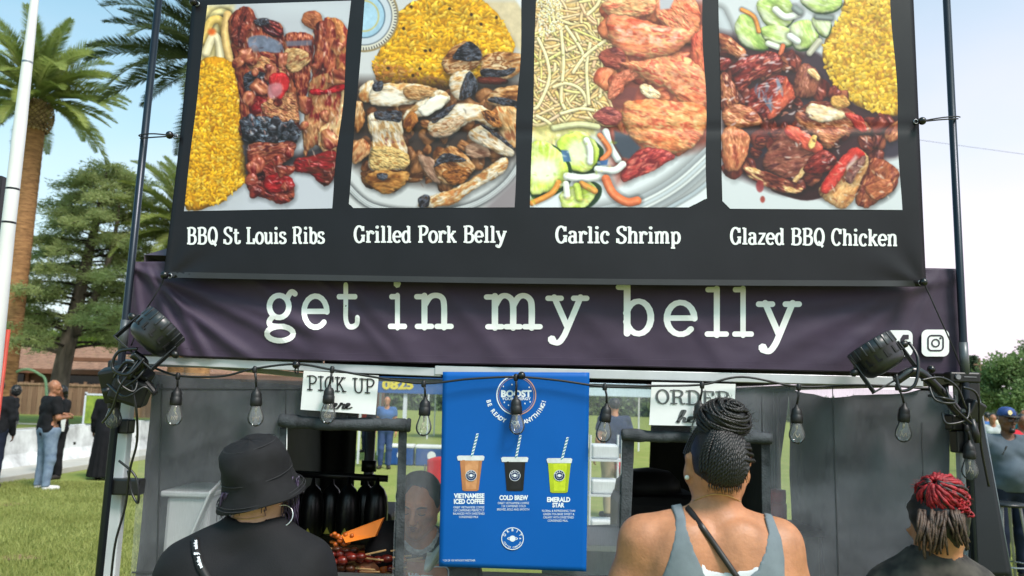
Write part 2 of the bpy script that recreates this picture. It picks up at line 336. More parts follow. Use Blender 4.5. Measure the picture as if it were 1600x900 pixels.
def sans_arc(text, cx, cy, r, a0, a1, h, surf, mb, off=0.003, bold=0.02, inside=False, wk=.9):
    """letters along a circle; angles in degrees, 0 = right, 90 = up; inside = tops point to the centre"""
    n = len(text); capv, _ = sans('H', bold); ch = capv[:, 1].max()
    for i, c in enumerate(text):
        if c == ' ': continue
        th = math.radians(a0+(a1-a0)*i/(n-1)); v, f = sans(c, bold); xm = (v[:, 0].min()+v[:, 0].max())/2
        lx = (v[:, 0]-xm)/ch*h*wk; ly = v[:, 1]/ch*h
        if inside: ux, uy, tx, ty = -math.cos(th), -math.sin(th), -math.sin(th), math.cos(th)
        else: ux, uy, tx, ty = math.cos(th), math.sin(th), math.sin(th), -math.cos(th)
        X = cx+r*math.cos(th)+lx*tx+ly*ux; Y = cy-(r*math.sin(th)+lx*ty+ly*uy)
        mb.add(surf(X, Y, off), f)
def ring_px(cx, cy, r0, r1, surf, mb, off, n=48, a0=0, a1=360, ell=1.0):
    a = np.radians(np.linspace(a0, a1, n)); X = np.concatenate([cx+r0*np.cos(a), cx+r1*np.cos(a)]); Y = np.concatenate([cy-r0*np.sin(a)*ell, cy-r1*np.sin(a)*ell])
    mb.add(surf(X, Y, off), [(i, i+1, n+i+1, n+i) for i in range(n-1)])
def poly_px(pts, surf, mb, off):
    a = np.array(pts, float); mb.add(surf(a[:, 0], a[:, 1], off), [tuple(range(len(pts)))])
def disc_px(cx, cy, r, surf, mb, off, n=28, ell=1.0):
    poly_px([(cx+r*math.cos(2*math.pi*i/n), cy-ell*r*math.sin(2*math.pi*i/n)) for i in range(n)], surf, mb, off)
def rrect(x0, y0, x1, y1, r, n=6):
    o = []
    for cx, cy, a0 in ((x1-r, y0+r, 0), (x0+r, y0+r, 90), (x0+r, y1-r, 180), (x1-r, y1-r, 270)):
        for i in range(n+1): a = math.radians(a0+90*i/n); o.append((cx+r*math.cos(a), cy-r*math.sin(a)))
    return o
# ------------------------------------------------------------------ painter for the printed food photographs
class Paint:
    def __init__(s, x0, y0, zs, zw, zh, res=1.25, bg=(200, 200, 205), seed=1):
        s.x0, s.y0, s.zs = x0, y0, zs; s.k = res/zs; s.res = res
        s.Wd = int(zw*s.k)+2; s.Hd = int(zh*s.k)+2; s.img = np.zeros((s.Hd, s.Wd, 3))+np.array(bg, float)
        s.gx, s.gy = np.meshgrid((np.arange(s.Wd)+.5)/s.k, (np.arange(s.Hd)+.5)/s.k); s.n = VN(seed); s.n2 = VN(seed+50); s.rng = random.Random(seed)
    def win(s, x0, y0, x1, y1):
        a = max(0, int(x0*s.k)); b = min(s.Wd, int(x1*s.k)+2); c = max(0, int(y0*s.k)); d = min(s.Hd, int(y1*s.k)+2)
        if b <= a or d <= c: return None
        return (slice(c, d), slice(a, b))
    def dist(s, X, Y, pts):
        p = np.array(pts, float); d = np.full(X.shape, 1e9); ins = np.zeros(X.shape, bool)
        for (ax, ay), (bx, by) in zip(p, np.roll(p, -1, 0)):
            ex, ey = bx-ax, by-ay; t = np.clip(((X-ax)*ex+(Y-ay)*ey)/max(ex*ex+ey*ey, 1e-9), 0, 1)
            d = np.minimum(d, np.hypot(X-ax-t*ex, Y-ay-t*ey))
            c = ((ay > Y) != (by > Y)); xs = ax+(Y-ay)/((by-ay) if abs(by-ay) > 1e-9 else 1e-9)*ex; ins ^= c & (X < xs)
        return np.where(ins, d, -d)
    def fill(s, pts, col, soft=2.0, alpha=1.0, nz=0.0, sc=40):
        p = np.array(pts, float); w = s.win(p[:, 0].min()-30, p[:, 1].min()-30, p[:, 0].max()+30, p[:, 1].max()+30)
        if w is None: return
        X, Y = s.gx[w], s.gy[w]; m = np.clip(s.dist(X, Y, pts)/soft+.5, 0, 1)*alpha
        c = np.array(col, float)*(1+nz*(s.n.fbm(X/sc, Y/sc)-.5)[..., None]*2)
        s.img[w] = s.img[w]*(1-m[..., None])+c*m[..., None]
    def chunk(s, pts, cols, R=40, bump=5, sc=26, gloss=.3, seed=0, dark=.5, wob=7, power=22, csc=None, smooth_=True):
        """lumpy piece of food: domed height field with fibres along its length, lit from the upper right"""
        if smooth_: pts = catmull(pts, 4, True)
        p = np.array(pts, float); g = 40; w = s.win(p[:, 0].min()-g, p[:, 1].min()-g, p[:, 0].max()+g, p[:, 1].max()+g)
        if w is None: return
        X, Y = s.gx[w], s.gy[w]; o = 17.3*seed; q = p-p.mean(0); ev = np.linalg.eigh(q.T@q)[1][:, 1]; A = (X*ev[0]+Y*ev[1]); B = (-X*ev[1]+Y*ev[0])
        Xw = X+wob*(s.n.fbm(X/30+o, Y/30, 3)-.5)*2; Yw = Y+wob*(s.n2.fbm(X/30, Y/30+o, 3)-.5)*2
        d = s.dist(Xw, Yw, p); sh = np.clip((s.dist(Xw-4, Yw-10, p)+14)/24, 0, 1)*dark
        s.img[w] *= (1-sh[..., None]*.7)
        m = np.clip(d/2.6+.5, 0, 1); dd = np.clip(d/R, 0, 1); h = R*.62*np.sqrt(np.clip(1-(1-dd)**2, 0, 1))
        wx = 10*(s.n.fbm(X/40+o, Y/40, 2)-.5)
        h = h+bump*(s.n.fbm(A/(sc*2.1)+o, (B+wx)/(sc*1.1)+o, 3)-.5)*2+bump*.28*(s.n2.fbm(A/(sc*.9)+o, (B+wx)/(sc*.35), 2)-.5)*2
        hy, hx = np.gradient(h, 1/s.k); nz = 1/np.sqrt(1+hx*hx+hy*hy); nx, ny = -hx*nz, -hy*nz
        l = np.array((.32, -.5, .8)); dif = np.clip(nx*l[0]+ny*l[1]+nz*l[2], 0, 1)
        hv = np.array((.2, -.34, .92)); spc = np.clip(nx*hv[0]+ny*hv[1]+nz*hv[2], 0, 1)**power
        t = .6*s.n2.fbm(A/((csc or sc)*2.6)+o, (B+wx)/((csc or sc)*1.5)-o, 3)+.4*s.n.fbm(A/(sc*1.6), (B+wx)/(sc*.45)+o, 3); t = np.clip((t-.28)/.44, 0, .9999)*(len(cols)-1); i = t.astype(int); f = (t-i)[..., None]; f = f*f*(3-2*f)
        C = np.array(cols, float); c = C[i]*(1-f)+C[i+1]*f
        c = c*(.5+.62*dif)[..., None]+255*gloss*.8*(spc*np.clip((s.n.fbm(A/(sc*1.2)+o, B/(sc*.6)+3, 3)-.38)*5, 0, 1))[..., None]
        s.img[w] = s.img[w]*(1-m[..., None])+c*m[..., None]
    def grains(s, pts, n, L, Wd, cols, seed=0, base=None):
        rg = random.Random(seed); p = np.array(pts, float)
        if base is not None: s.chunk(pts, base, R=60, bump=8, gloss=.02, seed=seed, dark=.3)
        xs = p[:, 0]; ys = p[:, 1]; cand = np.array([(rg.uniform(xs.min(), xs.max()), rg.uniform(ys.min(), ys.max())) for _ in range(n*2)])
        din = s.dist(cand[:, 0], cand[:, 1], p); cand = cand[din > 0][:n]
        for (cx, cy) in cand:
            a = rg.uniform(0, math.pi); l = L*rg.uniform(.7, 1.2); wd = Wd*rg.uniform(.8, 1.2)
            w = s.win(cx-l, cy-l, cx+l, cy+l)
            if w is None: continue
            X, Y = s.gx[w]-cx, s.gy[w]-cy; u = X*math.cos(a)+Y*math.sin(a); v = -X*math.sin(a)+Y*math.cos(a)
            q = (u/l*2)**2+(v/wd*2)**2; m = np.clip((1-q)*2.5, 0, 1)[..., None]
            lit = 1.0-.15*np.clip((v*math.cos(a)+u*math.sin(a))/wd*2, -1, 1)-.2*np.clip(q-.35, 0, 1)
            c = np.array(rg.choice(cols), float)*rg.uniform(.9, 1.07)*lit[..., None]*(.93+.14*s.n.fbm(np.full((1, 1), cx/70), np.full((1, 1), cy/70), 3))[..., None]
            s.img[w] = s.img[w]*(1-m)+c*m
            shw = np.clip((1-((u/l*2)**2+((v-wd*.6)/wd*1.6)**2))*1.2, 0, 1)[..., None]*(1-m)*.07; s.img[w] *= (1-shw)
    def tubes(s, path, wd, col, shade=.5, gloss=.2):
        p = catmull(path, 6); g = wd*1.6; w = s.win(p[:, 0].min()-g, p[:, 1].min()-g, p[:, 0].max()+g, p[:, 1].max()+g)
        if w is None: return
        X, Y = s.gx[w], s.gy[w]; d = np.full(X.shape, 1e9); sg = np.zeros(X.shape)
        for (ax, ay), (bx, by) in zip(p[:-1], p[1:]):
            ex, ey = bx-ax, by-ay; t = np.clip(((X-ax)*ex+(Y-ay)*ey)/max(ex*ex+ey*ey, 1e-9), 0, 1); q = np.hypot(X-ax-t*ex, Y-ay-t*ey)
            near = q < d; d = np.where(near, q, d); sg = np.where(near, (Y-ay-t*ey)-.5*(X-ax-t*ex), sg)
        r = wd/2; s.img[w] *= (1-.35*np.clip(1-(d-r)/(r*.9), 0, 1)*(d > r))[..., None]
        m = np.clip((r-d)/1.6+.5, 0, 1)[..., None]; lit = 1-shade*np.clip(sg/r, -.35, 1)-.2*np.clip(d/r, 0, 1)**3
        c = np.array(col, float)*lit[..., None]+255*gloss*np.clip(1-np.hypot(d, 0)/(r*.45), 0, 1)[..., None]
        s.img[w] = s.img[w]*(1-m)+c*m
    def blobs(s, pts, n, r, cols, seed=0, gl=.3):
        rg = random.Random(seed); p = np.array(pts, float); q = 0
        while q < n:
            x, y = rg.uniform(p[:, 0].min(), p[:, 0].max()), rg.uniform(p[:, 1].min(), p[:, 1].max())
            if s.dist(np.array([[x]]), np.array([[y]]), p)[0, 0] < 0: continue
            q += 1; rr = r*rg.uniform(.5, 1.4); k = rg.randint(5, 8); a0 = rg.random()*6
            s.chunk([(x+rr*rg.uniform(.6, 1.2)*math.cos(a0+6.283*i/k), y+rr*rg.uniform(.6, 1.2)*math.sin(a0+6.283*i/k)) for i in range(k)], cols, R=rr*.6, bump=rr*.15, sc=rr, gloss=gl, seed=seed+q, dark=.3, wob=rr*.15)
    def streaks(s, pts, n, cols, seed=0, l=20, wd=4, al=.8, ang=None):
        rg = random.Random(seed); p = np.array(pts, float); q = 0
        while q < n:
            x, y = rg.uniform(p[:, 0].min(), p[:, 0].max()), rg.uniform(p[:, 1].min(), p[:, 1].max())
            if s.dist(np.array([[x]]), np.array([[y]]), p)[0, 0] < 0: continue
            q += 1; a = (ang if ang is not None else rg.uniform(-.6, 1.2))+rg.uniform(-.4, .4); ll = l*rg.uniform(.4, 1.1); ww = wd*rg.uniform(.9, 2.2)
            c, sn = math.cos(a), math.sin(a); b = rg.uniform(-.35, .35)*ll
            pa = catmull([(x-c*ll/2, y-sn*ll/2), (x+b*-sn*.5, y+b*c*.5), (x+c*ll/2, y+sn*ll/2)], 4); nn = np.stack([-np.gradient(pa[:, 1]), np.gradient(pa[:, 0])], 1); nn /= np.hypot(nn[:, 0], nn[:, 1])[:, None]
            tap = np.sin(np.linspace(.15, math.pi-.15, len(pa)))[:, None]*ww/2
            s.fill(np.vstack([pa+nn*tap, (pa-nn*tap)[::-1]]), rg.choice(cols), soft=4.5, alpha=al*.8)
    def finish(s):
        I = s.img; n = s.n.fbm(s.gx/13, s.gy/13, 3)+s.n2.fbm(s.gx/34, s.gy/34, 3)-1; sat = np.clip((I.max(2)-I.min(2))/90-.15, 0, 1); I = I*(1+.24*n*sat)[..., None]; B = (np.roll(I, 1, 0)+np.roll(I, -1, 0)+np.roll(I, 1, 1)+np.roll(I, -1, 1)+8*I)/12; s.img = B*1.0; return s
    def sample(s, px, py):
        x = np.clip((px-s.x0)*s.res-.5, 0, s.Wd-1.001); y = np.clip((py-s.y0)*s.res-.5, 0, s.Hd-1.001); xi = x.astype(int); yi = y.astype(int); fx = (x-xi)[:, None]; fy = (y-yi)[:, None]; I = s.img
        return (I[yi, xi]*(1-fx)+I[yi, xi+1]*fx)*(1-fy)+(I[yi+1, xi]*(1-fx)+I[yi+1, xi+1]*fx)*fy
def ell(cx, cy, rx, ry, n=20, rot=0):
    c, s_ = math.cos(rot), math.sin(rot)
    return [(cx+rx*math.cos(6.2832*i/n)*c-ry*math.sin(6.2832*i/n)*s_, cy+rx*math.cos(6.2832*i/n)*s_+ry*math.sin(6.2832*i/n)*c) for i in range(n)]
YEL = [(252, 192, 44), (248, 182, 30), (240, 170, 24), (255, 206, 72), (246, 180, 36)]
RICEB = [(196, 126, 14), (214, 146, 20), (230, 162, 32)]
CHAR = [(24, 20, 24), (44, 38, 44), (88, 92, 108), (40, 30, 34), (130, 136, 152)]
def photo_ribs():
    s = Paint(280, 0, 2.648, 715, 900, bg=(196, 198, 208), seed=3)
    s.fill([(330, 0), (715, 0), (715, 200), (520, 60), (400, 60)], (206, 210, 220), 60); s.fill([(470, 700), (715, 640), (715, 900), (180, 900)], (200, 202, 214), 60)
    s.fill([(90, 20), (225, 20), (220, 260), (60, 280)], (236, 214, 150), 30, nz=.2)
    for pa, c in ((((110, 130), (150, 60), (195, 60), (205, 120)), (246, 226, 160)), (((100, 170), (130, 90), (175, 90), (190, 180), (180, 250)), (242, 202, 110)), (((110, 220), (140, 150), (165, 180), (170, 250)), (250, 232, 190)), (((200, 60), (190, 150), (210, 250)), (232, 190, 120))): s.tubes(pa, 34, c, .3, .1)
    s.fill(ell(135, 132, 16, 14), (236, 110, 40), 14)
    s.grains([(75, 262), (215, 258), (252, 430), (265, 600), (275, 745), (215, 800), (150, 850), (15, 845), (40, 500)], 1150, 28, 10, YEL, 4, RICEB)
    s.streaks([(75, 400), (230, 400), (250, 520), (60, 520)], 24, [(190, 110, 30), (170, 90, 20)], 2, 14, 6, .6)
    BR = [(70, 24, 22), (120, 44, 34), (150, 66, 46), (190, 104, 70), (120, 40, 34), (90, 22, 24)]
    s.fill([(255, 560), (300, 520), (470, 640), (700, 560), (680, 760), (560, 720), (440, 700), (300, 780), (262, 720)], (30, 20, 24), 30, .8)
    # right-hand rack
    s.chunk([(505, 80), (540, 42), (585, 60), (590, 105), (545, 120)], [(120, 60, 40), (190, 110, 70), (150, 70, 50)], 22, 4, 18, .2, 5)
    s.chunk([(430, 150), (480, 130), (550, 150), (555, 210), (540, 330), (510, 420), (450, 350), (434, 230)], BR, 30, 6, 20, .3, 6)
    s.chunk([(440, 210), (490, 200), (530, 215), (535, 260), (470, 300), (436, 270)], [(180, 130, 80), (210, 170, 120), (150, 90, 60)], 16, 6, 12, .15, 7)
    s.fill([(440, 170), (550, 165), (548, 188), (445, 192)], (112, 118, 140), 8, .8)
    s.chunk([(600, 90), (640, 70), (690, 110), (696, 200), (688, 330), (650, 360), (632, 200)], [(190, 110, 60), (214, 140, 80), (150, 50, 40), (120, 30, 30)], 26, 5, 22, .3, 8)
    s.chunk([(560, 110), (610, 80), (645, 110), (650, 230), (640, 340), (555, 380), (548, 300), (562, 200)], BR, 34, 6, 26, .45, 9)
    s.chunk([(545, 330), (650, 300), (690, 340), (660, 560), (645, 640), (560, 600), (520, 650), (510, 540), (530, 430)], [(150, 90, 60), (196, 140, 96), (176, 110, 70), (140, 40, 38), (110, 30, 28)], 40, 8, 24, .25, 10)
    s.chunk([(575, 540), (650, 480), (680, 340), (690, 345), (660, 600), (600, 640)], [(214, 150, 90), (240, 200, 150), (190, 90, 60)], 20, 5, 22, .35, 11)
    s.chunk([(545, 365), (600, 370), (680, 345), (684, 372), (600, 392), (545, 388)], [(130, 10, 18), (190, 24, 34), (110, 10, 16)], 12, 2, 14, .5, 12)
    s.chunk([(480, 660), (560, 640), (640, 620), (650, 680), (640, 740), (600, 770), (540, 720), (480, 705)], [(70, 18, 20), (150, 30, 34), (100, 40, 30), (60, 20, 20)], 30, 6, 22, .5, 13)
    s.blobs([(520, 120), (680, 140), (650, 700), (510, 640)], 8, 34, [(110, 34, 30), (160, 80, 56), (196, 128, 84), (120, 30, 30)], 43, .5)
    # main rack
    s.chunk([(205, 90), (255, 34), (305, 40), (330, 80), (420, 100), (432, 170), (432, 260), (480, 360), (494, 470), (494, 575), (400, 600), (262, 575), (250, 480), (246, 380), (222, 240)], BR, 46, 9, 28, .3, 14)
    s.chunk([(215, 80), (262, 32), (300, 60), (300, 120), (255, 190), (216, 170)], [(60, 20, 20), (130, 50, 40), (170, 80, 56)], 24, 6, 16, .35, 15)
    s.chunk([(310, 90), (365, 78), (420, 105), (428, 150), (380, 150), (340, 120)], [(90, 20, 26), (60, 24, 28), (150, 50, 46)], 16, 5, 14, .5, 16)
    s.chunk([(305, 85), (360, 74), (372, 100), (330, 108)], CHAR, 10, 4, 8, .2, 17)
    s.fill(catmull([(285, 160), (340, 146), (400, 165), (428, 190), (415, 218), (350, 214), (300, 216)], 4, True), (116, 124, 148), 8, .92, .25, 30); s.fill(ell(375, 200, 22, 12), (96, 100, 120), 4, .9); s.streaks([(290, 150), (420, 170), (420, 215), (300, 215)], 8, [(170, 178, 196)], 3, 26, 4, .7)
    s.chunk([(280, 225), (400, 222), (440, 300), (400, 310), (300, 290)], [(196, 130, 84), (216, 160, 110), (150, 70, 50), (120, 40, 36)], 18, 8, 12, .2, 18)
    s.chunk([(268, 310), (330, 292), (380, 330), (372, 372), (300, 400), (272, 372)], CHAR, 16, 8, 10, .25, 19)
    s.chunk([(375, 315), (440, 300), (452, 360), (420, 410), (380, 380)], [(150, 20, 26), (206, 40, 46), (170, 30, 34)], 18, 3, 20, .35, 20)
    s.fill(catmull([(372, 350), (420, 345), (424, 385), (385, 410), (368, 385)], 4, True), (206, 140, 150), 8, .85, .15)
    s.chunk([(290, 410), (340, 400), (372, 430), (330, 472), (300, 460)], [(90, 10, 16), (150, 24, 30), (60, 10, 14)], 16, 3, 16, .5, 21)
    s.chunk([(340, 430), (470, 380), (494, 480), (480, 510), (380, 500)], [(190, 120, 80), (212, 150, 104), (150, 80, 60), (206, 140, 90)], 20, 10, 10, .25, 22)
    s.chunk([(262, 500), (330, 480), (420, 500), (490, 520), (492, 572), (400, 590), (275, 575)], CHAR+[(150, 170, 196), (60, 66, 80)], 18, 10, 10, .3, 23)
    s.streaks([(290, 490), (420, 490), (400, 550), (300, 545)], 18, [(140, 172, 204), (90, 110, 140)], 4, 22, 7, .7); s.streaks([(240, 540), (490, 560), (490, 585), (250, 580)], 26, [(16, 14, 18)], 5, 22, 7, .9)
    s.chunk([(290, 600), (390, 590), (480, 590), (470, 640), (420, 680), (360, 700), (290, 690)], [(150, 70, 50), (110, 40, 34), (180, 104, 76), (80, 24, 24)], 26, 7, 18, .35, 24)
    s.chunk([(280, 720), (330, 690), (420, 660), (430, 720), (470, 760), (474, 820), (420, 842), (350, 820), (290, 790)], [(80, 24, 24), (140, 44, 38), (170, 80, 60), (60, 18, 20)], 28, 8, 18, .4, 25)
    s.chunk([(355, 740), (420, 710), (474, 750), (460, 790), (390, 800), (350, 780)], [(110, 12, 18), (170, 28, 32), (90, 10, 14)], 22, 3, 22, .6, 26)
    s.chunk([(300, 710), (345, 705), (360, 740), (320, 745)], [(20, 10, 12), (60, 16, 18), (30, 12, 14)], 12, 3, 10, .2, 27)
    s.blobs([(235, 230), (420, 230), (470, 480), (265, 480)], 9, 34, [(96, 32, 30), (156, 76, 56), (186, 112, 78), (110, 30, 30), (60, 50, 56)], 44, .5); s.fill(catmull([(290, 160), (340, 150), (400, 168), (425, 190), (412, 214), (350, 210), (305, 212)], 4, True), (122, 130, 154), 12, .8, .3, 26); s.chunk([(375, 315), (440, 300), (452, 360), (420, 410), (380, 380)], [(150, 20, 26), (206, 40, 46), (170, 30, 34)], 18, 3, 20, .35, 20); s.fill(catmull([(372, 350), (420, 345), (424, 385), (385, 410), (368, 385)], 4, True), (206, 140, 150), 10, .8, .2); s.blobs([(265, 490), (490, 510), (490, 575), (270, 570)], 26, 20, CHAR, 45, .4); s.blobs([(285, 620), (460, 620), (470, 830), (300, 790)], 9, 30, [(80, 20, 22), (140, 50, 42), (176, 90, 66), (110, 16, 20)], 46, .6)
    s.streaks([(270, 600), (470, 600), (470, 830), (290, 800)], 34, [(236, 206, 206), (224, 160, 150)], 6, 22, 3.4, .6); s.streaks([(210, 60), (430, 120), (480, 500), (250, 480)], 44, [(232, 170, 150), (60, 14, 16), (40, 12, 14)], 7, 22, 4, .55)
    s.streaks([(540, 100), (690, 130), (640, 730), (500, 690)], 60, [(240, 200, 180), (70, 14, 18), (232, 170, 120), (50, 14, 16)], 8, 26, 4.4, .6, 1.3)
    s.streaks([(215, 60), (430, 120), (490, 560), (250, 560)], 40, [(246, 206, 190), (236, 150, 130)], 17, 24, 3.4, .75, 1.2); s.streaks([(520, 100), (690, 130), (640, 700), (500, 640)], 30, [(250, 216, 200), (240, 170, 140)], 18, 26, 3.4, .75, 1.4)
    return s
def photo_pork():
    s = Paint(540, 0, 2.646, 741, 900, bg=(214, 214, 218), seed=9)
    s.fill([(560, 0), (741, 0), (741, 230), (690, 190)], (226, 206, 170), 30); s.fill([(690, -20), (741, -20), (741, 60)], (236, 236, 240), 10)
    for w, c in ((30, (176, 178, 186)), (20, (238, 240, 244)), (8, (206, 208, 214))): s.tubes([(0, 760), (110, 852), (320, 880), (520, 850), (660, 760), (741, 640)], w, c, .1, 0)
    s.fill([(560, 870), (741, 700), (741, 900), (560, 900)], (150, 140, 146), 30)
    s.grains([(215, 60), (300, 0), (420, -20), (560, 0), (650, 90), (700, 200), (640, 260), (540, 330), (400, 370), (260, 370), (140, 330), (110, 260), (150, 200)], 1050, 36, 12, YEL, 8, [(200, 132, 14), (216, 150, 22), (234, 170, 36)])
    s.grains([(120, 240), (180, 250), (420, 340), (380, 380), (200, 370), (120, 330)], 80, 30, 12, [(206, 140, 60), (190, 120, 50), (220, 160, 80)], 12)
    for x, y in ((271, 28), (430, 36), (240, 118), (308, 284), (278, 312), (350, 208), (624, 72), (560, 100), (176, 282), (330, 210), (520, 60)): s.fill(ell(x, y, 8, 7, 6, x), (48, 30, 12), 4, .9)
    for r, c in ((150, (150, 128, 90)), (142, (226, 220, 206)), (122, (90, 96, 110)), (118, (206, 214, 226)), (92, (70, 90, 110)), (88, (170, 206, 232)), (66, (206, 190, 120)), (60, (176, 212, 236))): s.fill(ell(76, 66, r*.96, r, 40), c, 5)
    for i in range(40):
        a = math.radians(-70+i*5); s.fill([(76+125*math.cos(a), 66+130*math.sin(a)), (76+136*math.cos(a), 66+142*math.sin(a)), (76+136*math.cos(a+.03), 66+142*math.sin(a+.03)), (76+125*math.cos(a+.03), 66+130*math.sin(a+.03))], (70, 66, 70), 2)
    s.fill([(-10, 330), (741, 330), (741, 620), (640, 700), (420, 780), (80, 720), (-10, 640)], (40, 24, 18), 60, .85)
    s.blobs([(40, 420), (700, 400), (700, 600), (560, 700), (330, 790), (60, 740)], 70, 36, [(60, 30, 18), (110, 62, 34), (160, 104, 62), (84, 46, 26)], 40, .25)
    FAT = [(206, 160, 110), (232, 206, 176), (246, 232, 214), (222, 176, 120), (190, 120, 66)]; TAN = [(96, 52, 26), (156, 96, 50), (196, 138, 84), (224, 184, 140), (130, 74, 36)]
    def pc(pts, cols, seed, edge=None, gl=.12, R=22):
        s.chunk(pts, cols, R, 5, 20, gl, seed, .6)
        if edge: s.chunk(edge, CHAR[:3]+[(60, 40, 30)], 12, 6, 9, .15, seed+90, .2, 5)
    pc([(60, 360), (110, 330), (120, 380), (100, 420), (58, 410)], FAT, 1); pc([(400, 240), (430, 210), (500, 170), (560, 210), (560, 260), (500, 300), (430, 310), (400, 275)], TAN+[(200, 160, 120)], 2, [(440, 240), (500, 172), (556, 205), (556, 245), (490, 250)])
    pc([(430, 320), (510, 290), (545, 350), (530, 390), (470, 415), (435, 380)], FAT, 3, [(485, 340), (515, 295), (545, 350), (530, 390), (470, 412)])
    pc([(585, 225), (720, 222), (722, 290), (660, 330), (560, 310)], TAN+[(230, 200, 160)], 4, [(570, 285), (650, 290), (700, 280), (690, 305), (640, 318), (560, 312)]); pc([(556, 318), (660, 325), (660, 350), (556, 345)], [(60, 20, 16), (100, 40, 28), (40, 16, 14)], 5)
    pc([(600, 380), (640, 360), (730, 360), (728, 440), (590, 430)], TAN, 6, [(590, 420), (620, 400), (728, 425), (728, 450)]); pc([(600, 470), (650, 440), (712, 460), (706, 600), (670, 600)], [(206, 140, 80), (232, 190, 140), (180, 100, 50)], 7)
    pc([(110, 360), (150, 345), (300, 350), (380, 370), (360, 400), (250, 435), (110, 432)], FAT, 8, [(110, 350), (150, 335), (150, 372), (118, 375)]); s.chunk([(240, 365), (300, 352), (385, 372), (350, 400), (260, 412)], [(176, 120, 70), (206, 160, 110), (150, 90, 46)], 14, 5, 10, .1, 30)
    s.fill(ell(185, 405, 50, 26), (250, 244, 236), 26, .8)
    pc([(30, 430), (70, 425), (78, 500), (40, 550)], TAN, 9); pc([(235, 510), (260, 450), (330, 410), (390, 370), (432, 410), (380, 450), (300, 490), (260, 545)], FAT, 10, [(350, 400), (372, 404), (368, 418), (350, 414)]); s.chunk([(300, 450), (360, 400), (410, 395), (420, 420), (340, 480)], [(250, 236, 210), (255, 248, 236), (230, 196, 150)], 16, 3, 30, .2, 31)
    s.chunk([(232, 520), (270, 456), (300, 490), (262, 546)], [(150, 80, 36), (190, 120, 60), (110, 54, 26)], 14, 5, 14, .1, 32)
    pc([(340, 540), (360, 490), (440, 440), (520, 430), (600, 460), (650, 520), (600, 530), (520, 500), (440, 560), (370, 570)], FAT, 11, [(360, 480), (450, 432), (440, 455), (370, 510)]); s.chunk([(345, 540), (400, 500), (470, 480), (490, 500), (440, 555), (370, 566)], [(206, 160, 120), (230, 200, 170), (180, 120, 80)], 14, 5, 10, .1, 33); s.fill(ell(500, 455, 46, 20, 16, .3), (255, 250, 244), 22, .85); s.chunk([(560, 460), (620, 470), (650, 520), (600, 520)], [(150, 80, 36), (200, 130, 70), (60, 30, 20)], 12, 4, 12, .1, 34)
    pc([(100, 470), (220, 480), (240, 560), (258, 640), (240, 700), (110, 705), (98, 640), (110, 580), (96, 530)], FAT, 12, [(125, 460), (228, 462), (226, 505), (180, 500), (128, 492)]); s.chunk([(104, 620), (150, 605), (250, 630), (252, 690), (110, 700)], [(206, 160, 96), (230, 196, 130), (170, 116, 60)], 16, 7, 9, .08, 35); s.streaks([(140, 570), (250, 580), (240, 620), (150, 610)], 8, [(120, 40, 50)], 3, 20, 6, .5)
    pc([(28, 600), (70, 570), (100, 600), (90, 640), (30, 680)], [(190, 110, 60), (226, 170, 120), (150, 70, 36)], 13); pc([(80, 740), (120, 705), (250, 710), (256, 750), (180, 800), (120, 780)], [(110, 60, 24), (170, 110, 50), (196, 140, 74), (70, 36, 18)], 14, [(130, 720), (170, 716), (172, 745), (140, 742)])
    pc([(300, 640), (350, 650), (400, 700), (390, 760), (350, 740), (320, 700)], [(150, 110, 90), (190, 150, 126), (120, 80, 60)], 15); pc([(500, 600), (560, 590), (600, 640), (540, 660), (500, 640)], [(140, 100, 80), (180, 140, 116), (110, 70, 54)], 16)
    pc([(510, 545), (570, 520), (650, 570), (695, 620), (680, 650), (600, 620), (520, 580)], FAT, 17, [(560, 520), (600, 530), (680, 595), (694, 620), (640, 580)]); pc([(365, 680), (400, 620), (450, 605), (530, 680), (520, 720), (460, 765), (390, 750)], TAN, 18, [(360, 690), (410, 635), (500, 660), (470, 672), (420, 668)]); s.chunk([(395, 720), (450, 690), (520, 700), (500, 740), (440, 765)], [(130, 70, 30), (170, 104, 50), (80, 40, 20)], 14, 6, 12, .2, 36)
    pc([(306, 820), (340, 810), (440, 780), (520, 740), (600, 680), (660, 650), (668, 690), (620, 740), (520, 790), (440, 850), (310, 858)], FAT+[(206, 180, 150)], 19, [(304, 815), (345, 808), (345, 850), (308, 856)])
    s.streaks([(100, 450), (690, 450), (640, 740), (330, 840), (100, 780)], 90, [(30, 16, 12), (90, 46, 20), (250, 236, 214)], 5, 22, 4, .45); s.fill([(-10, 545), (741, 540), (741, 580), (-10, 585)], (30, 24, 24), 26, .22)
    return s
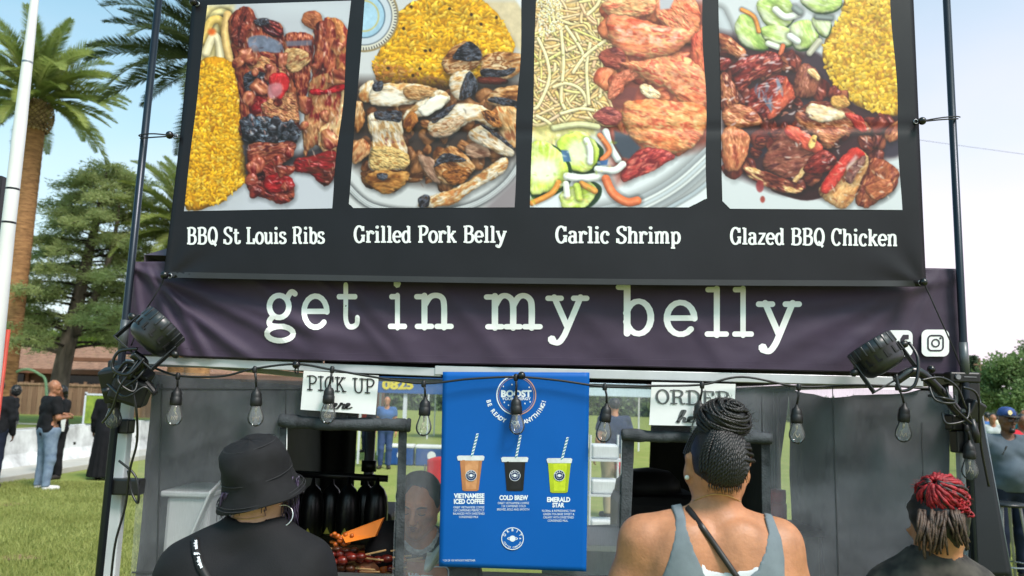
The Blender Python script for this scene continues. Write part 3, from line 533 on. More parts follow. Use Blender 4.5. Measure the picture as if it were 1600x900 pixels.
def photo_shrimp():
    s = Paint(820, 0, 2.647, 794, 900, bg=(222, 226, 232), seed=21)
    s.fill([(300, 0), (794, 0), (794, 600), (600, 640), (380, 760), (300, 480)], (150, 60, 44), 50, .9)
    for w, c in ((80, (206, 212, 220)), (40, (244, 247, 250)), (14, (200, 208, 216))): s.tubes([(300, 900), (480, 850), (640, 760), (794, 620)], w, c, .05, 0)
    s.fill([(620, 900), (794, 760), (794, 900)], (226, 232, 238), 24); s.tubes([(560, 880), (700, 800), (794, 720)], 16, (180, 190, 200), .1, 0)
    s.fill([(0, 0), (340, 0), (370, 300), (330, 500), (0, 560)], (232, 190, 120), 40, nz=.25, sc=30)
    rg = random.Random(5)
    for i in range(170):
        x, y = rg.uniform(20, 330), rg.uniform(-10, 500); a = rg.uniform(-.9, 1.2)+(.6 if y < 200 else 0); L = rg.uniform(90, 220); c = (rg.uniform(234, 254), rg.uniform(196, 222), rg.uniform(130, 164)); b = rg.uniform(-95, 95)
        dx, dy = math.cos(a)*L/2, math.sin(a)*L/2
        s.tubes([(x-dx, y-dy), (x-dx*.3-b*.3, y-dy*.3+b*.5), (x+dx*.4-b*.4, y+dy*.4+b*.5), (x+dx, y+dy)], rg.uniform(9, 13), c, .3, .05)
    for pa in (((55, 160), (90, 240), (100, 330), (60, 430), (40, 450)), ((150, 130), (160, 260), (150, 400), (165, 450)), ((120, 360), (170, 345), (230, 370), (255, 430), (200, 460)), ((270, 180), (255, 280), (265, 430)), ((310, 400), (325, 320), (345, 300)), ((170, 110), (230, 200), (245, 250)), ((260, 60), (300, 20), (310, -10)), ((50, 480), (110, 520), (120, 600)), ((150, 470), (240, 450), (345, 470)), ((330, 170), (250, 230), (200, 300))): s.tubes(pa, 14, (252, 230, 176), .3, .08)
    s.grains([(50, 0), (150, 0), (160, 120), (60, 150)], 240, 9, 7, [(246, 236, 206), (232, 212, 150), (252, 246, 226)], 6); s.grains([(40, 150), (340, 60), (340, 480), (40, 480)], 60, 8, 6, [(110, 130, 40), (190, 120, 60)], 7)
    s.blobs([(340, 30), (740, 20), (745, 560), (560, 640), (400, 560), (330, 300)], 60, 42, [(170, 66, 46), (206, 96, 64), (226, 130, 86), (150, 54, 44)], 41, .25)
    SH = [(206, 84, 56), (226, 112, 76), (240, 146, 96), (236, 128, 96), (246, 176, 120), (214, 90, 70)]
    s.chunk([(325, 10), (430, -20), (540, 0), (520, 60), (420, 70), (340, 60)], [(230, 150, 100), (246, 186, 130), (214, 110, 80)], 30, 9, 18, .12, 1)
    s.chunk([(540, 40), (620, 0), (700, 0), (725, 80), (690, 180), (620, 150), (560, 90)], SH, 40, 9, 22, .2, 2); s.fill([(556, 0), (620, -6), (600, 36), (560, 40)], (190, 190, 200), 8)
    s.chunk([(335, 90), (370, 60), (470, 80), (600, 110), (700, 120), (660, 190), (560, 240), (420, 230), (360, 180)], SH+[(250, 196, 170)], 50, 7, 36, .22, 3); s.streaks([(370, 90), (640, 110), (620, 190), (390, 170)], 50, [(252, 220, 206), (246, 190, 160)], 3, 34, 10, .5, .2)
    s.chunk([(690, 160), (760, 130), (760, 330), (700, 300)], [(200, 70, 56), (226, 104, 76), (240, 140, 90)], 26, 8, 20, .12, 4); s.chunk([(310, 220), (380, 190), (420, 250), (370, 290), (320, 260)], [(130, 50, 44), (170, 80, 64), (96, 40, 40)], 20, 6, 16, .2, 5)
    s.chunk([(345, 400), (370, 310), (450, 280), (480, 310), (420, 350), (370, 410)], [(190, 84, 64), (226, 130, 100), (206, 104, 76)], 22, 9, 14, .2, 6); s.fill([(360, 430), (420, 360), (470, 360), (450, 420), (390, 460)], (110, 60, 60), 12, .8)
    s.chunk([(400, 260), (500, 250), (640, 230), (740, 300), (750, 420), (700, 460), (600, 380), (520, 340), (430, 280)], SH+[(246, 186, 130)], 60, 8, 34, .15, 7)
    s.chunk([(470, 360), (500, 345), (560, 380), (550, 410), (500, 400)], [(236, 200, 150), (250, 226, 190), (220, 170, 120)], 12, 5, 10, .2, 8)
    s.chunk([(400, 450), (440, 415), (520, 410), (640, 420), (745, 440), (745, 540), (690, 610), (590, 640), (480, 600), (420, 540)], [(214, 100, 60), (236, 140, 84), (246, 176, 116), (226, 112, 80), (250, 196, 140)], 60, 9, 30, .15, 9)
    s.streaks([(420, 430), (740, 440), (680, 600), (480, 590)], 70, [(252, 214, 160), (200, 70, 50), (250, 190, 120)], 4, 30, 9, .45); s.streaks([(400, 260), (740, 290), (740, 420), (600, 380)], 50, [(252, 206, 170), (206, 76, 60)], 6, 30, 9, .4)
    s.chunk([(280, 480), (340, 440), (400, 470), (380, 520), (320, 510)], [(140, 60, 60), (180, 90, 80), (110, 50, 56)], 18, 6, 14, .2, 10)
    s.fill([(370, 540), (430, 560), (480, 610), (440, 660), (400, 650), (370, 600)], (62, 70, 84), 12)
    s.chunk([(400, 700), (450, 640), (520, 610), (620, 640), (560, 690), (470, 730), (410, 755)], [(150, 40, 44), (190, 66, 60), (120, 30, 36), (206, 90, 76)], 22, 6, 20, .25, 11, csc=20); s.streaks([(420, 650), (600, 640), (480, 730), (410, 740)], 22, [(230, 130, 110), (110, 20, 30)], 8, 60, 6, .6, -.55)
    s.fill([(40, 520), (290, 500), (300, 560), (120, 590), (30, 610)], (206, 196, 120), 30, .9, .3); s.tubes([(120, 530), (220, 515), (300, 525)], 26, (226, 220, 170), .3, .1)
    GRN = [(176, 206, 60), (206, 226, 90), (226, 238, 150), (190, 214, 70)]
    s.fill(catmull([(140, 590), (220, 545), (310, 600), (325, 640), (280, 720), (180, 700)], 4, True), (36, 70, 30), 4); s.chunk([(135, 585), (215, 545), (290, 580), (305, 650), (260, 712), (160, 690)], GRN, 20, 3, 40, .1, 12); s.fill(ell(225, 625, 50, 50), (240, 246, 220), 30, .8)
    s.fill(catmull([(30, 610), (120, 600), (190, 680), (180, 770), (80, 822), (20, 800)], 4, True), (30, 66, 30), 4); s.chunk([(25, 600), (110, 596), (175, 680), (165, 765), (70, 800), (20, 790)], GRN, 20, 3, 40, .1, 13); s.fill(ell(80, 705, 62, 50), (246, 250, 232), 30, .85)
    s.fill(catmull([(180, 800), (260, 750), (315, 770), (310, 820), (260, 862), (180, 862)], 4, True), (30, 60, 34), 4); s.chunk([(150, 800), (240, 750), (296, 770), (290, 815), (250, 856), (160, 860)], GRN, 18, 3, 40, .1, 14)
    for pa, w_, c in ((((175, 730), (240, 738), (315, 728)), 34, (248, 250, 244)), (((255, 580), (270, 620), (270, 670)), 26, (250, 252, 246)), (((335, 545), (350, 600), (385, 660)), 30, (226, 232, 230)), (((300, 700), (370, 705), (405, 680)), 30, (240, 244, 240)), (((310, 560), (350, 620), (320, 660)), 22, (226, 120, 66)), (((335, 740), (365, 800), (420, 835), (465, 830)), 36, (234, 116, 70)), (((30, 840), (110, 800), (140, 755)), 24, (236, 150, 60)), (((235, 760), (290, 790)), 26, (240, 160, 70)), (((170, 760), (175, 810)), 26, (246, 248, 236)), (((215, 770), (225, 820)), 30, (196, 216, 90))): s.tubes(pa, w_, c, .3, .1)
    s.fill([(150, 620), (180, 622), (192, 668), (160, 670)], (70, 110, 150), 5); s.fill([(300, 668), (345, 660), (340, 682), (300, 684)], (60, 96, 150), 4)
    s.streaks([(30, 520), (400, 560), (300, 850), (30, 850)], 50, [(255, 255, 250), (150, 180, 40), (246, 200, 120)], 9, 24, 6, .5); s.img[:] = s.img*1.02+255*.04
    return s
def photo_chicken():
    s = Paint(1110, 0, 2.648, 821, 900, bg=(214, 218, 224), seed=33)
    s.tubes([(30, 60), (60, 130), (60, 200)], 60, (200, 206, 214), .1, 0)
    s.fill([(35, 130), (300, 180), (470, 240), (600, 420), (800, 470), (790, 640), (640, 680), (480, 820), (380, 800), (260, 790), (50, 700)], (52, 24, 30), 40, .95)
    s.fill(catmull([(400, 220), (480, 260), (480, 420), (380, 460), (340, 380)], 4, True), (60, 44, 56), 16); s.fill(catmull([(170, 560), (300, 540), (240, 640), (180, 640)], 4, True), (48, 40, 56), 12); s.fill(catmull([(650, 560), (790, 540), (780, 640), (700, 640)], 4, True), (58, 50, 66), 14); s.fill(catmull([(250, 780), (320, 750), (440, 720), (480, 800), (400, 830), (300, 808)], 4, True), (46, 20, 24), 6)
    s.grains([(540, 60), (560, 0), (650, -30), (750, -10), (790, 200), (790, 460), (700, 470), (600, 430), (520, 360), (470, 270), (470, 180)], 950, 27, 14, [(246, 198, 66), (240, 188, 52), (234, 178, 46), (250, 208, 86)], 3, [(196, 134, 34), (214, 152, 44), (228, 166, 56)])
    s.streaks([(480, 100), (760, 40), (780, 440), (560, 380)], 70, [(150, 90, 50), (176, 110, 60)], 4, 15, 9, .6)
    GRN = [(150, 186, 90), (190, 214, 120), (226, 236, 186), (236, 244, 214)]
    for pts in ([(100, 110), (130, 60), (190, 90), (240, 190), (200, 205), (130, 180)], [(190, 20), (240, -10), (320, 0), (350, 60), (300, 120), (230, 100)], [(370, 0), (440, -20), (540, 0), (520, 40), (440, 52)], [(205, 130), (250, 105), (330, 120), (340, 180), (260, 190)], [(330, 110), (400, 80), (445, 130), (430, 190), (350, 200)], [(420, 80), (470, 60), (500, 100), (480, 150), (440, 130)]):
        s.fill(catmull([(x+3, y+7) for x, y in pts], 4, True), (56, 96, 48), 4); s.chunk(pts, GRN, 22, 4, 30, .12, int(pts[0][0]), wob=4)
    for pa, w_, c in ((((270, 40), (310, 70), (360, 60)), 30, (244, 248, 238)), (((130, 40), (180, 70), (200, 130)), 18, (226, 140, 60)), (((330, 150), (360, 170)), 30, (240, 246, 240)), (((240, 180), (280, 195)), 26, (232, 236, 220)), (((300, 190), (290, 225)), 20, (220, 110, 70)), (((410, 220), (450, 170)), 26, (196, 190, 170)), (((350, 35), (370, 50)), 30, (130, 140, 140)), (((440, 70), (500, 75)), 24, (120, 130, 130))): s.tubes(pa, w_, c, .3, .1)
    s.blobs([(45, 170), (300, 220), (440, 300), (640, 470), (780, 520), (700, 680), (480, 800), (200, 750), (50, 680)], 95, 38, [(50, 16, 18), (96, 28, 26), (140, 56, 42), (70, 20, 22), (176, 96, 66)], 42, .6)
    GZ = [(60, 14, 16), (110, 24, 24), (150, 44, 36), (90, 20, 22), (184, 76, 56)]; MT = [(120, 50, 36), (170, 90, 60), (206, 130, 86), (150, 70, 46), (96, 36, 30)]
    def pc(pts, c, seed, gl=.55, R=26): s.chunk(pts, c, R, 7, 22, gl, seed, .5, power=16)
    pc([(35, 140), (80, 150), (145, 210), (130, 245), (60, 210), (36, 190)], MT, 1); pc([(36, 240), (85, 245), (75, 280), (38, 290)], GZ, 2); pc([(90, 280), (130, 240), (220, 220), (270, 215), (300, 270), (240, 310), (170, 340), (130, 390), (100, 350)], GZ, 3, .5, 34)
    pc([(40, 310), (80, 310), (120, 400), (100, 440), (50, 440)], MT+[(220, 150, 120)], 4); pc([(150, 400), (200, 350), (300, 310), (350, 380), (320, 440), (240, 500), (160, 470)], GZ, 5, .5, 36)
    s.chunk([(250, 440), (300, 340), (325, 330), (350, 400), (300, 450), (240, 500)], [(190, 60, 40), (220, 96, 66), (160, 40, 34)], 20, 4, 20, .35, 40); s.streaks([(180, 350), (300, 340), (260, 460), (190, 450)], 12, [(130, 150, 176), (90, 104, 130)], 5, 70, 8, .8, 1.4)
    pc([(345, 330), (390, 260), (455, 310), (440, 380), (390, 405), (350, 390)], [(80, 24, 26), (130, 60, 50), (160, 90, 66), (100, 40, 36)], 6, .35); s.chunk([(400, 290), (430, 285), (455, 320), (440, 335)], [(232, 180, 120), (246, 206, 150), (210, 140, 90)], 10, 3, 12, .2, 41)
    pc([(55, 450), (110, 430), (190, 460), (210, 510), (130, 530), (60, 520)], MT, 7, .4); pc([(50, 540), (120, 530), (165, 580), (130, 690), (60, 700)], [(190, 96, 60), (220, 136, 90), (160, 70, 46)], 8, .3)
    pc([(350, 490), (380, 440), (440, 420), (540, 430), (640, 500), (660, 550), (560, 560), (480, 620), (430, 560)], MT, 9, .3, 34); s.chunk([(390, 470), (420, 430), (520, 450), (560, 480), (500, 500), (430, 500)], [(250, 226, 196), (246, 206, 156), (255, 244, 228)], 18, 4, 24, .3, 42); s.chunk([(560, 470), (620, 480), (650, 540), (610, 540), (580, 500)], [(170, 40, 36), (206, 66, 50), (140, 24, 26)], 14, 3, 20, .5, 43); s.chunk([(500, 410), (550, 390), (580, 430), (520, 450)], [(206, 150, 70), (226, 170, 90), (180, 110, 56)], 14, 6, 12, .15, 44)
    pc([(220, 650), (250, 600), (330, 520), (460, 600), (440, 650), (340, 740), (230, 700)], [(90, 36, 34), (130, 64, 52), (150, 84, 66), (80, 30, 32)], 10, .2, 30); s.chunk([(315, 560), (335, 518), (460, 596), (440, 640)], [(196, 60, 46), (216, 90, 66), (170, 44, 40)], 16, 3, 26, .3, 45); s.chunk([(400, 600), (425, 560), (440, 570), (420, 615)], [(246, 190, 90), (250, 210, 130), (226, 150, 60)], 8, 2, 12, .2, 46); s.chunk([(340, 740), (400, 680), (410, 690), (350, 760)], [(240, 190, 120), (250, 210, 150), (210, 140, 80)], 8, 2, 12, .1, 47)
    pc([(380, 700), (450, 620), (520, 650), (500, 700), (430, 720)], GZ, 11, .4); pc([(130, 690), (200, 700), (380, 770), (330, 800), (200, 760)], [(206, 150, 90), (230, 186, 130), (120, 50, 36), (60, 20, 20)], 12, .25, 16)
    pc([(600, 820), (640, 700), (680, 650), (770, 700), (770, 770), (700, 830), (640, 862)], [(140, 60, 40), (180, 96, 60), (110, 40, 32), (206, 130, 84)], 13, .25, 30); pc([(450, 780), (520, 680), (590, 612), (655, 650), (620, 760), (560, 862), (480, 830)], [(196, 120, 70), (226, 160, 100), (240, 190, 130), (160, 84, 50)], 14, .2, 34)
    s.chunk([(455, 780), (510, 690), (590, 612), (640, 640), (570, 680), (540, 740), (480, 800)], [(190, 30, 30), (214, 60, 50), (160, 20, 26)], 20, 3, 26, .55, 48); s.fill([(560, 690), (600, 640), (612, 650), (570, 720)], (226, 190, 190), 12, .8); s.chunk([(560, 720), (630, 650), (640, 670), (580, 760)], [(110, 70, 70), (150, 100, 90), (80, 40, 44)], 10, 4, 12, .3, 49); s.chunk([(640, 770), (740, 740), (750, 790), (680, 830)], [(150, 70, 44), (186, 104, 64), (120, 50, 36)], 16, 5, 16, .2, 50)
    pc([(720, 540), (790, 490), (790, 560), (740, 590)], MT, 15, .3)
    s.streaks([(40, 220), (330, 240), (340, 480), (60, 520)], 60, [(250, 236, 236), (232, 206, 214), (240, 150, 120)], 6, 34, 5, .8, -.4); s.streaks([(350, 430), (660, 520), (640, 640), (300, 760)], 50, [(250, 240, 236), (236, 190, 170), (50, 16, 20)], 7, 26, 5, .7); s.streaks([(480, 660), (770, 690), (740, 820), (500, 840)], 40, [(252, 240, 230), (120, 40, 30), (240, 200, 160)], 8, 26, 5, .6)
    s.fill(ell(205, 770, 16, 26), (150, 40, 44), 6, .8); s.fill(ell(216, 825, 10, 14), (170, 60, 50), 5, .9); s.img[:] = s.img*1.0+255*.03
    return s
# ------------------------------------------------------------------ menu banner
_vb = VN(77)
YB = 2.885
def banner_Y(px, py):
    px = np.asarray(px, float); py = np.asarray(py, float)
    d = 0.0035*np.exp(-((py-(212-0.012*(px-300)))/7.0)**2)*np.clip((px-500)/120, 0.15, 1)          # fold crease
    d = d-0.010*np.sin((px-255)/1190*math.pi)*np.clip(py/440, 0, 1)                                  # belly
    d = d+0.006*(_vb.fbm(px/210, py/170, 3)-.5)+0.0022*(_vb.fbm(px/60, py/90+9, 2)-.5)
    d = d+0.004*np.exp(-(np.hypot(px-262, (py-425)*1.0)/60)**2)*np.sin(np.arctan2(py-440, px-255)*9)+0.004*np.exp(-(np.hypot(px-1440, py-440)/70)**2)*np.sin(np.arctan2(py-450, px-1445)*8)
    return YB+d
def banner_s(px, py, off=0.0): return P(px, py, banner_Y(px, py)-off)
banner = empty('menu_banner', P(850, 440, YB), 'wide black vinyl menu banner with four food photos hung above the purple valance', 'banner')
def ban_edge(u, v):
    xl = 301-46*v+3*np.sin(v*math.pi); xr = 1424+23*v; x = xl+(xr-xl)*u
    yt = -3-70*u; yb = 434+14*u+3*np.sin(u*math.pi); return x, yt+(yb-yt)*v
M('banner_vinyl', (19, 18, 24), .4, .16, 5, bump=.12, bscale=500, spec=.32)
b_ = MB().grid(lambda u, v: banner_s(*ban_edge(u, v)), 150, 70).build('sheet', MATS['banner_vinyl'], banner, True); thick(b_, .0012, 1)
hem = MB().grid(lambda u, v: banner_s(ban_edge(u, np.full_like(u, 1.0))[0], ban_edge(u, np.full_like(u, 1.0))[1]-9*v-0.5, 0.0018), 150, 2).build('hem', M('banner_hem', (40, 41, 45), .5, .1, 8), banner, True)
M_vcol('food_print', .5, .28, .05, 900)
def print_photo(painter, tl, tr, br, bl, cut=()):
    nu = int((br[0]-bl[0])*1.15); nv = int((br[1]-tr[1])*1.1); U, Vv = np.meshgrid(np.linspace(0, 1, nu), np.linspace(0, 1, nv), indexing='ij'); U = U.ravel(); Vv = Vv.ravel()
    q = [np.array(c, float) for c in (tl, tr, br, bl)]; pxy = ((1-U)*(1-Vv))[:, None]*q[0]+(U*(1-Vv))[:, None]*q[1]+(U*Vv)[:, None]*q[2]+((1-U)*Vv)[:, None]*q[3]
    pxy[:, 0] += 2.5*np.sin(Vv*9+tl[0])*(.3+.7*U)*np.sin(np.pi*Vv)
    c = lin(np.clip(painter.sample(pxy[:, 0], np.maximum(pxy[:, 1], .5)), 0, 255))*.78
    i, j = np.meshgrid(np.arange(nu-1), np.arange(nv-1), indexing='ij'); a = (i*nv+j).ravel(); F = np.stack([a, a+1, a+nv+1, a+nv], 1)
    for (cx, cy, dx, dy) in cut:                                 # clipped corner of the print
        fc = pxy[F].mean(1); F = F[((fc[:, 0]-cx)*dx+(fc[:, 1]-cy)*dy) < 0]
    me = bpy.data.meshes.new('food_photo'); me.from_pydata(banner_s(pxy[:, 0], pxy[:, 1], 0.003).tolist(), [], F.tolist()); smooth(me)
    ca = me.color_attributes.new('Col', 'FLOAT_COLOR', 'POINT'); ca.data.foreach_set('color', np.hstack([c, np.ones((len(c), 1))]).astype(np.float32).ravel())
    return link('food_photo', me, MATS['food_print'], banner)
s2 = 2**-.5
tag(print_photo(photo_ribs().finish(), (324, 8), (548.5, 1), (519, 325.5), (287.5, 330)), 'printed photo of glazed ribs and yellow rice')
tag(print_photo(photo_pork().finish(), (571, -14), (815.5, -24), (804, 324), (544.5, 325), [(552, 325, -s2, s2)]), 'printed photo of grilled pork belly and yellow rice')
tag(print_photo(photo_shrimp().finish(), (838.5, -26), (1097, -36), (1105, 324), (828, 324), [(1090, 317, .45, .89)]), 'printed photo of shrimp, noodles and cucumber')
tag(print_photo(photo_chicken().finish(), (1122, -38), (1389, -50), (1410, 328), (1129, 326), [(1134, 319, -s2, s2)]), 'printed photo of glazed chicken, rice and cucumber')
WHT = M('white_print', (226, 228, 228), .5, .03)
for t, x0, x1, y0, y1 in (('BBQ St Louis Ribs', 292, 507, 381, 380), ('Grilled Pork Belly', 553, 791, 378.5, 378.5), ('Garlic Shrimp', 868, 1063, 379, 380), ('Glazed BBQ Chicken', 1141, 1402, 381, 384)):
    slab_line(t, x0, x1, lambda x, x0=x0, x1=x1, y0=y0, y1=y1: y0+(y1-y0)*(x-x0)/(x1-x0), 25, banner_s, .31, .15).build('caption', WHT, banner)
BLK = M('black_plastic', (20, 20, 22), .38, .15, 30, spec=.5)
STEEL = M('zinc', (150, 152, 156), .35, .1, 30, metal=.9)
for x, y in ((302, 4), (268, 211), (259, 429), (1436, 188), (1443, 440)):
    c = Vector(banner_s(np.array(x+6.0 if x < 800 else x-5.0), np.array(y+2.0), .002)); m_ = MB(); n = 20
    a = [2*math.pi*i/n for i in range(n)]; m_.tube([c+Vector((.008*math.cos(t), 0, .008*math.sin(t))) for t in a], .0022, 6, closed=True); m_.build('grommet', STEEL, banner, True)
# ------------------------------------------------------------------ canopy tent
YV = 2.955
tent = empty('canopy_tent', (0.1, 4.4, 0), 'dark purple pop-up canopy tent with a lettered valance and grey mesh front', 'canopy tent')
_vv = VN(5); 
_val = [(245, 445, 400, 560, 9, 7), (255, 440, 470, 545, 10, 6), (250, 440, 330, 560, 8, 6), (270, 440, 560, 530, 12, 5), (240, 430, 290, 560, 7, 6), (215, 420, 225, 540, 6, 5), (400, 445, 520, 560, 16, 5), (560, 450, 660, 570, 18, 4), (700, 455, 790, 575, 14, 4), (900, 470, 1010, 580, 20, 4), (1440, 450, 1180, 560, 16, 6), (1440, 450, 1300, 570, 12, 5), (1450, 450, 1400, 580, 9, 5), (1450, 440, 1150, 500, 12, 4), (1060, 480, 1140, 580, 14, 4), (500, 440, 610, 560, 8, 3)]
def val_Y(px, py):
    px = np.asarray(px, float); py = np.asarray(py, float); d = np.zeros(np.broadcast(px, py).shape)
    for ax, ay, bx, by, w, am in _val:
        ex, ey = bx-ax, by-ay; L = math.hypot(ex, ey); t = ((px-ax)*ex+(py-ay)*ey)/L/L; q = ((px-ax)*ey-(py-ay)*ex)/L
        q = q+10*np.sin(t*2.2+ax)*.5
        d = d+am*(.0025 if ax < 600 else .0016)*np.exp(-(q/(w*(.6+.7*np.clip(t, 0, 1.2))))**2)*np.exp(-np.clip(np.abs(t-.45)-.3, 0, 9)**2*9)
    d = d+0.010*(_vv.fbm(px/130, py/60, 3)-.5)+.003*(_vv.fbm(px/30+4, py/22, 2)-.5)
    return YV-d
def val_s(px, py, off=0.0): return P(px, py, val_Y(px, py)-off)
def val_edge(u, v):
    xl = 208-11*v; xr = 1499+5*v; x = xl+(xr-xl)*u
    yt = 409+11*u-6*np.sin(u*math.pi); yb = 554+32*u+np.where(u < .6, 2.5*np.sin(u/.6*math.pi), 0)
    return x, yt+(yb-yt)*v
PURP = M('purple_polyester', (58, 44, 66), .62, .10, 3, bump=.3, bscale=900, spec=.35, sheen=.2)
val = MB().grid(lambda u, v: val_s(*val_edge(u, v)), 320, 50).build('valance', PURP, tent, True); thick(val, .0008, 1)
def strip_line(fa, fb, name, mat, par, n=160, off=.0012):
    return MB().grid(lambda u, v: val_s(val_edge(u, np.full_like(u, 1.0))[0], val_edge(u, np.full_like(u, 1.0))[1]+fa+(fb-fa)*v, off), n, 2).build(name, mat, par, True)
strip_line(-13, -12, 'hem_stitch', M('purple_thread', (66, 52, 74), .7), val); strip_line(-3.2, -2.0, 'hem_stitch', MATS['purple_thread'], val)
CREAM = M('letter_white', (238, 238, 238), .55, .04, 6)
lt = MB()
for ch, x0, x1, by, xh in (('g', 413, 465, 511, 51), ('e', 471, 515, 512, 51), ('t', 526, 562, 512, 51), ('i', 606, 636, 511.5, 51), ('n', 647, 709, 511.5, 51), ('m', 756, 848, 512, 51), ('y', 852, 921, 514, 51), ('b', 962, 1022, 521, 52), ('e', 1037, 1090, 523, 52), ('l', 1101, 1139, 523.5, 51), ('l', 1144, 1178, 523.5, 51), ('y', 1181, 1253, 526, 54)):
    w, out = glyph(ch, .185, .165, True); al = np.vstack([np.array(v) for v, f in out]); mn, mxx = al[:, 0].min(), al[:, 0].max(); sx = (x1-x0)/(mxx-mn)
    mb1 = MB(); put(out, lambda a, b, o: val_s(x0+(a-mn)*sx, by-b*xh, o), mb1, .0025); mb1.build('letter', CREAM, val)
# social icons on the valance
icon_s = lambda a, b, o=0.0: P(a, b, np.full(np.shape(a), float(val_Y(np.linspace(1384, 1483, 40), np.full(40, 536.)).min()))-o)
ic = MB(); poly_px(rrect(1440, 515, 1483, 557, 9), icon_s, ic, .004); ic.build('icon_tile', CREAM, val)
ic = MB(); o4 = .0055
def rr_line(x0, y0, x1, y1, r, w, surf, mb, off):
    A = rrect(x0, y0, x1, y1, r); B = rrect(x0+w, y0+w, x1-w, y1-w, max(r-w, .5)); n = len(A); X = np.array(A+B); mb.add(surf(X[:, 0], X[:, 1], off), [(i, (i+1) % n, n+(i+1) % n, n+i) for i in range(n)])
rr_line(1449, 523, 1475, 549, 7, 2.4, icon_s, ic, o4); ring_px(1462, 536, 4.6, 6.8, icon_s, ic, o4); disc_px(1469.5, 528.5, 1.6, icon_s, ic, o4)
ic.build('icon_mark', M('icon_dark', (44, 38, 52), .6), val)
ic = MB(); poly_px(rrect(1384, 516, 1426, 557, 9), icon_s, ic, .004); ic.build('icon_tile', CREAM, val)
ic = MB(); poly_px([(1407, 557), (1407, 541), (1401, 541), (1401, 534), (1407, 534), (1407, 529), (1411, 523), (1420, 523), (1420, 530), (1415, 530), (1413, 532), (1413, 534), (1420, 534), (1419, 541), (1413, 541), (1413, 557)], icon_s, ic, o4); ic.build('icon_mark', MATS['icon_dark'], val)
# frame: eave bars, legs, roof
ALU = M('aluminium_bar', (196, 199, 202), .35, .07, 9, metal=.35, spec=.6)
XL, XR = P(207, 600, YV)[0], P(1503, 600, YV)[0]; YR = YV+3.02
zb = lambda px: P(px, 0, YV)
def bar_px(xa, ya, xb, yb, h, dep, Y, name, mat, par):
    A, B = V(xa, ya, Y), V(xb, yb, Y); d = B-A; hh = h*Y/FPX
    return MB().box((A+B)/2, (d.length, dep, hh), Matrix(((d.x/d.length, 0, -d.z/d.length), (0, 1, 0), (d.z/d.length, 0, d.x/d.length))), .002).build(name, mat, par)
bar_px(215, 562, 690, 582, 13, .022, YV+.02, 'eave_bar', ALU, tent); bar_px(680, 578.5, 1440, 597, 14, .026, YV+.017, 'eave_bar', ALU, tent)
bar_px(214, 570, 1440, 604, 3.5, .02, YV+.024, 'bar_lip', M('bar_lip_grey', (120, 123, 126), .5), tent)  # thin darker grey strip along the lower edge of the eave bar
zE = P(800, 575, YV)[2]; zT = P(800, 415, YV)[2]
for (xa, ya, xb, yb) in ((XL, YV, XL, YR), (XR, YV, XR, YR), (XL, YR, XR, YR)):
    L = math.hypot(xb-xa, yb-ya); A = Vector((xa, ya, zE)); B = Vector((xb, yb, zE))
    MB().box((A+B)/2, (max(.022, abs(xb-xa)), max(.022, abs(yb-ya)), .03)).build('eave_bar', ALU, tent)
    n = Vector((yb-ya, -(xb-xa), 0)).normalized()*.012
    MB().grid(lambda u, v: np.stack([xa+(xb-xa)*u+.012*np.sin(u*17)*v, ya+(yb-ya)*u+.01*np.sin(u*21)*v, zT+(zE+.02-zT)*v], 1), 40, 6).build('side_valance', PURP, tent, True)
pk = (XL/2+XR/2, (YV+YR)/2, zT+1.0)
rf = MB(); cn = [(XL, YV+.004, zT), (XR, YV+.004, zT), (XR, YR, zT), (XL, YR, zT)]
for i in range(4):
    a, b = np.array(cn[i]), np.array(cn[(i+1) % 4])
    rf.grid(lambda u, v: (a*(1-u)[:, None]+b*u[:, None])*(1-v)[:, None]+np.array(pk)*v[:, None]+np.stack([0*u, 0*u, -.09*np.sin(u*math.pi)*np.sin(v*math.pi)], 1), 14, 12)
rf.build('roof', PURP, tent, True)
LEGW = M('leg_white', (206, 210, 214), .4, .05, 7)
# front left leg is white powder coat, the right one shows between the black fittings
def leg_px(x0, y0, Y, mat, w=.04):
    A = P(x0, y0, Y); return MB().box((A[0], Y, A[2]/2), (w, w, A[2]), None, .004).build('leg', mat, tent)
leg_px(205, 562, YV+.04, LEGW, .042); leg_px(1500, 575, YV+.04, LEGW, .042)
for x in (XL, XR): MB().box((x, YR, zE/2), (.04, .04, zE), None, .004).build('leg', LEGW, tent)
for x in (XL, XR):
    for yy in (YV+.03, YR): MB().box((x, yy, .006), (.12, .12, .012), None, .003).build('foot_plate', STEEL, tent)
# ------------------------------------------------------------------ tent walls
YM = 2.985
_vm = VN(91)
def wall_Y(px, py): return YM+.022*(_vm.fbm(np.asarray(px)/120, np.asarray(py)/260, 3)-.5)+.007*(_vm.fbm(np.asarray(px)/28, np.asarray(py)/80+3, 2)-.5)
def wall_s(px, py, off=0.0): return P(px, py, wall_Y(px, py)-off)
MESHM = M_see('mesh_cloth', (150, 154, 162), .235, .8, .06, 260)
HEM = M('grey_hem_cloth', (78, 82, 86), .85, .28, 14, bump=.8, bscale=150, spec=.2, dist=.004)
def quad_fn(tl, tr, br, bl, surf, off=0.0):
    q = [np.array(c, float) for c in (tl, tr, br, bl)]
    def fn(u, v):
        p = ((1-u)*(1-v))[:, None]*q[0]+(u*(1-v))[:, None]*q[1]+(u*v)[:, None]*q[2]+((1-u)*v)[:, None]*q[3]; return surf(p[:, 0], p[:, 1], off)
    return fn
YBOT = 1325
w = MB()
w.grid(quad_fn((226, 580), (447, 588), (441, 900), (204, 900), wall_s), 40, 50); w.grid(quad_fn((204, 900), (441, 900), (425, YBOT), (165, YBOT), wall_s), 30, 12)
w.grid(quad_fn((447, 588), (624, 592), (622, 664), (447, 664), wall_s), 30, 14)
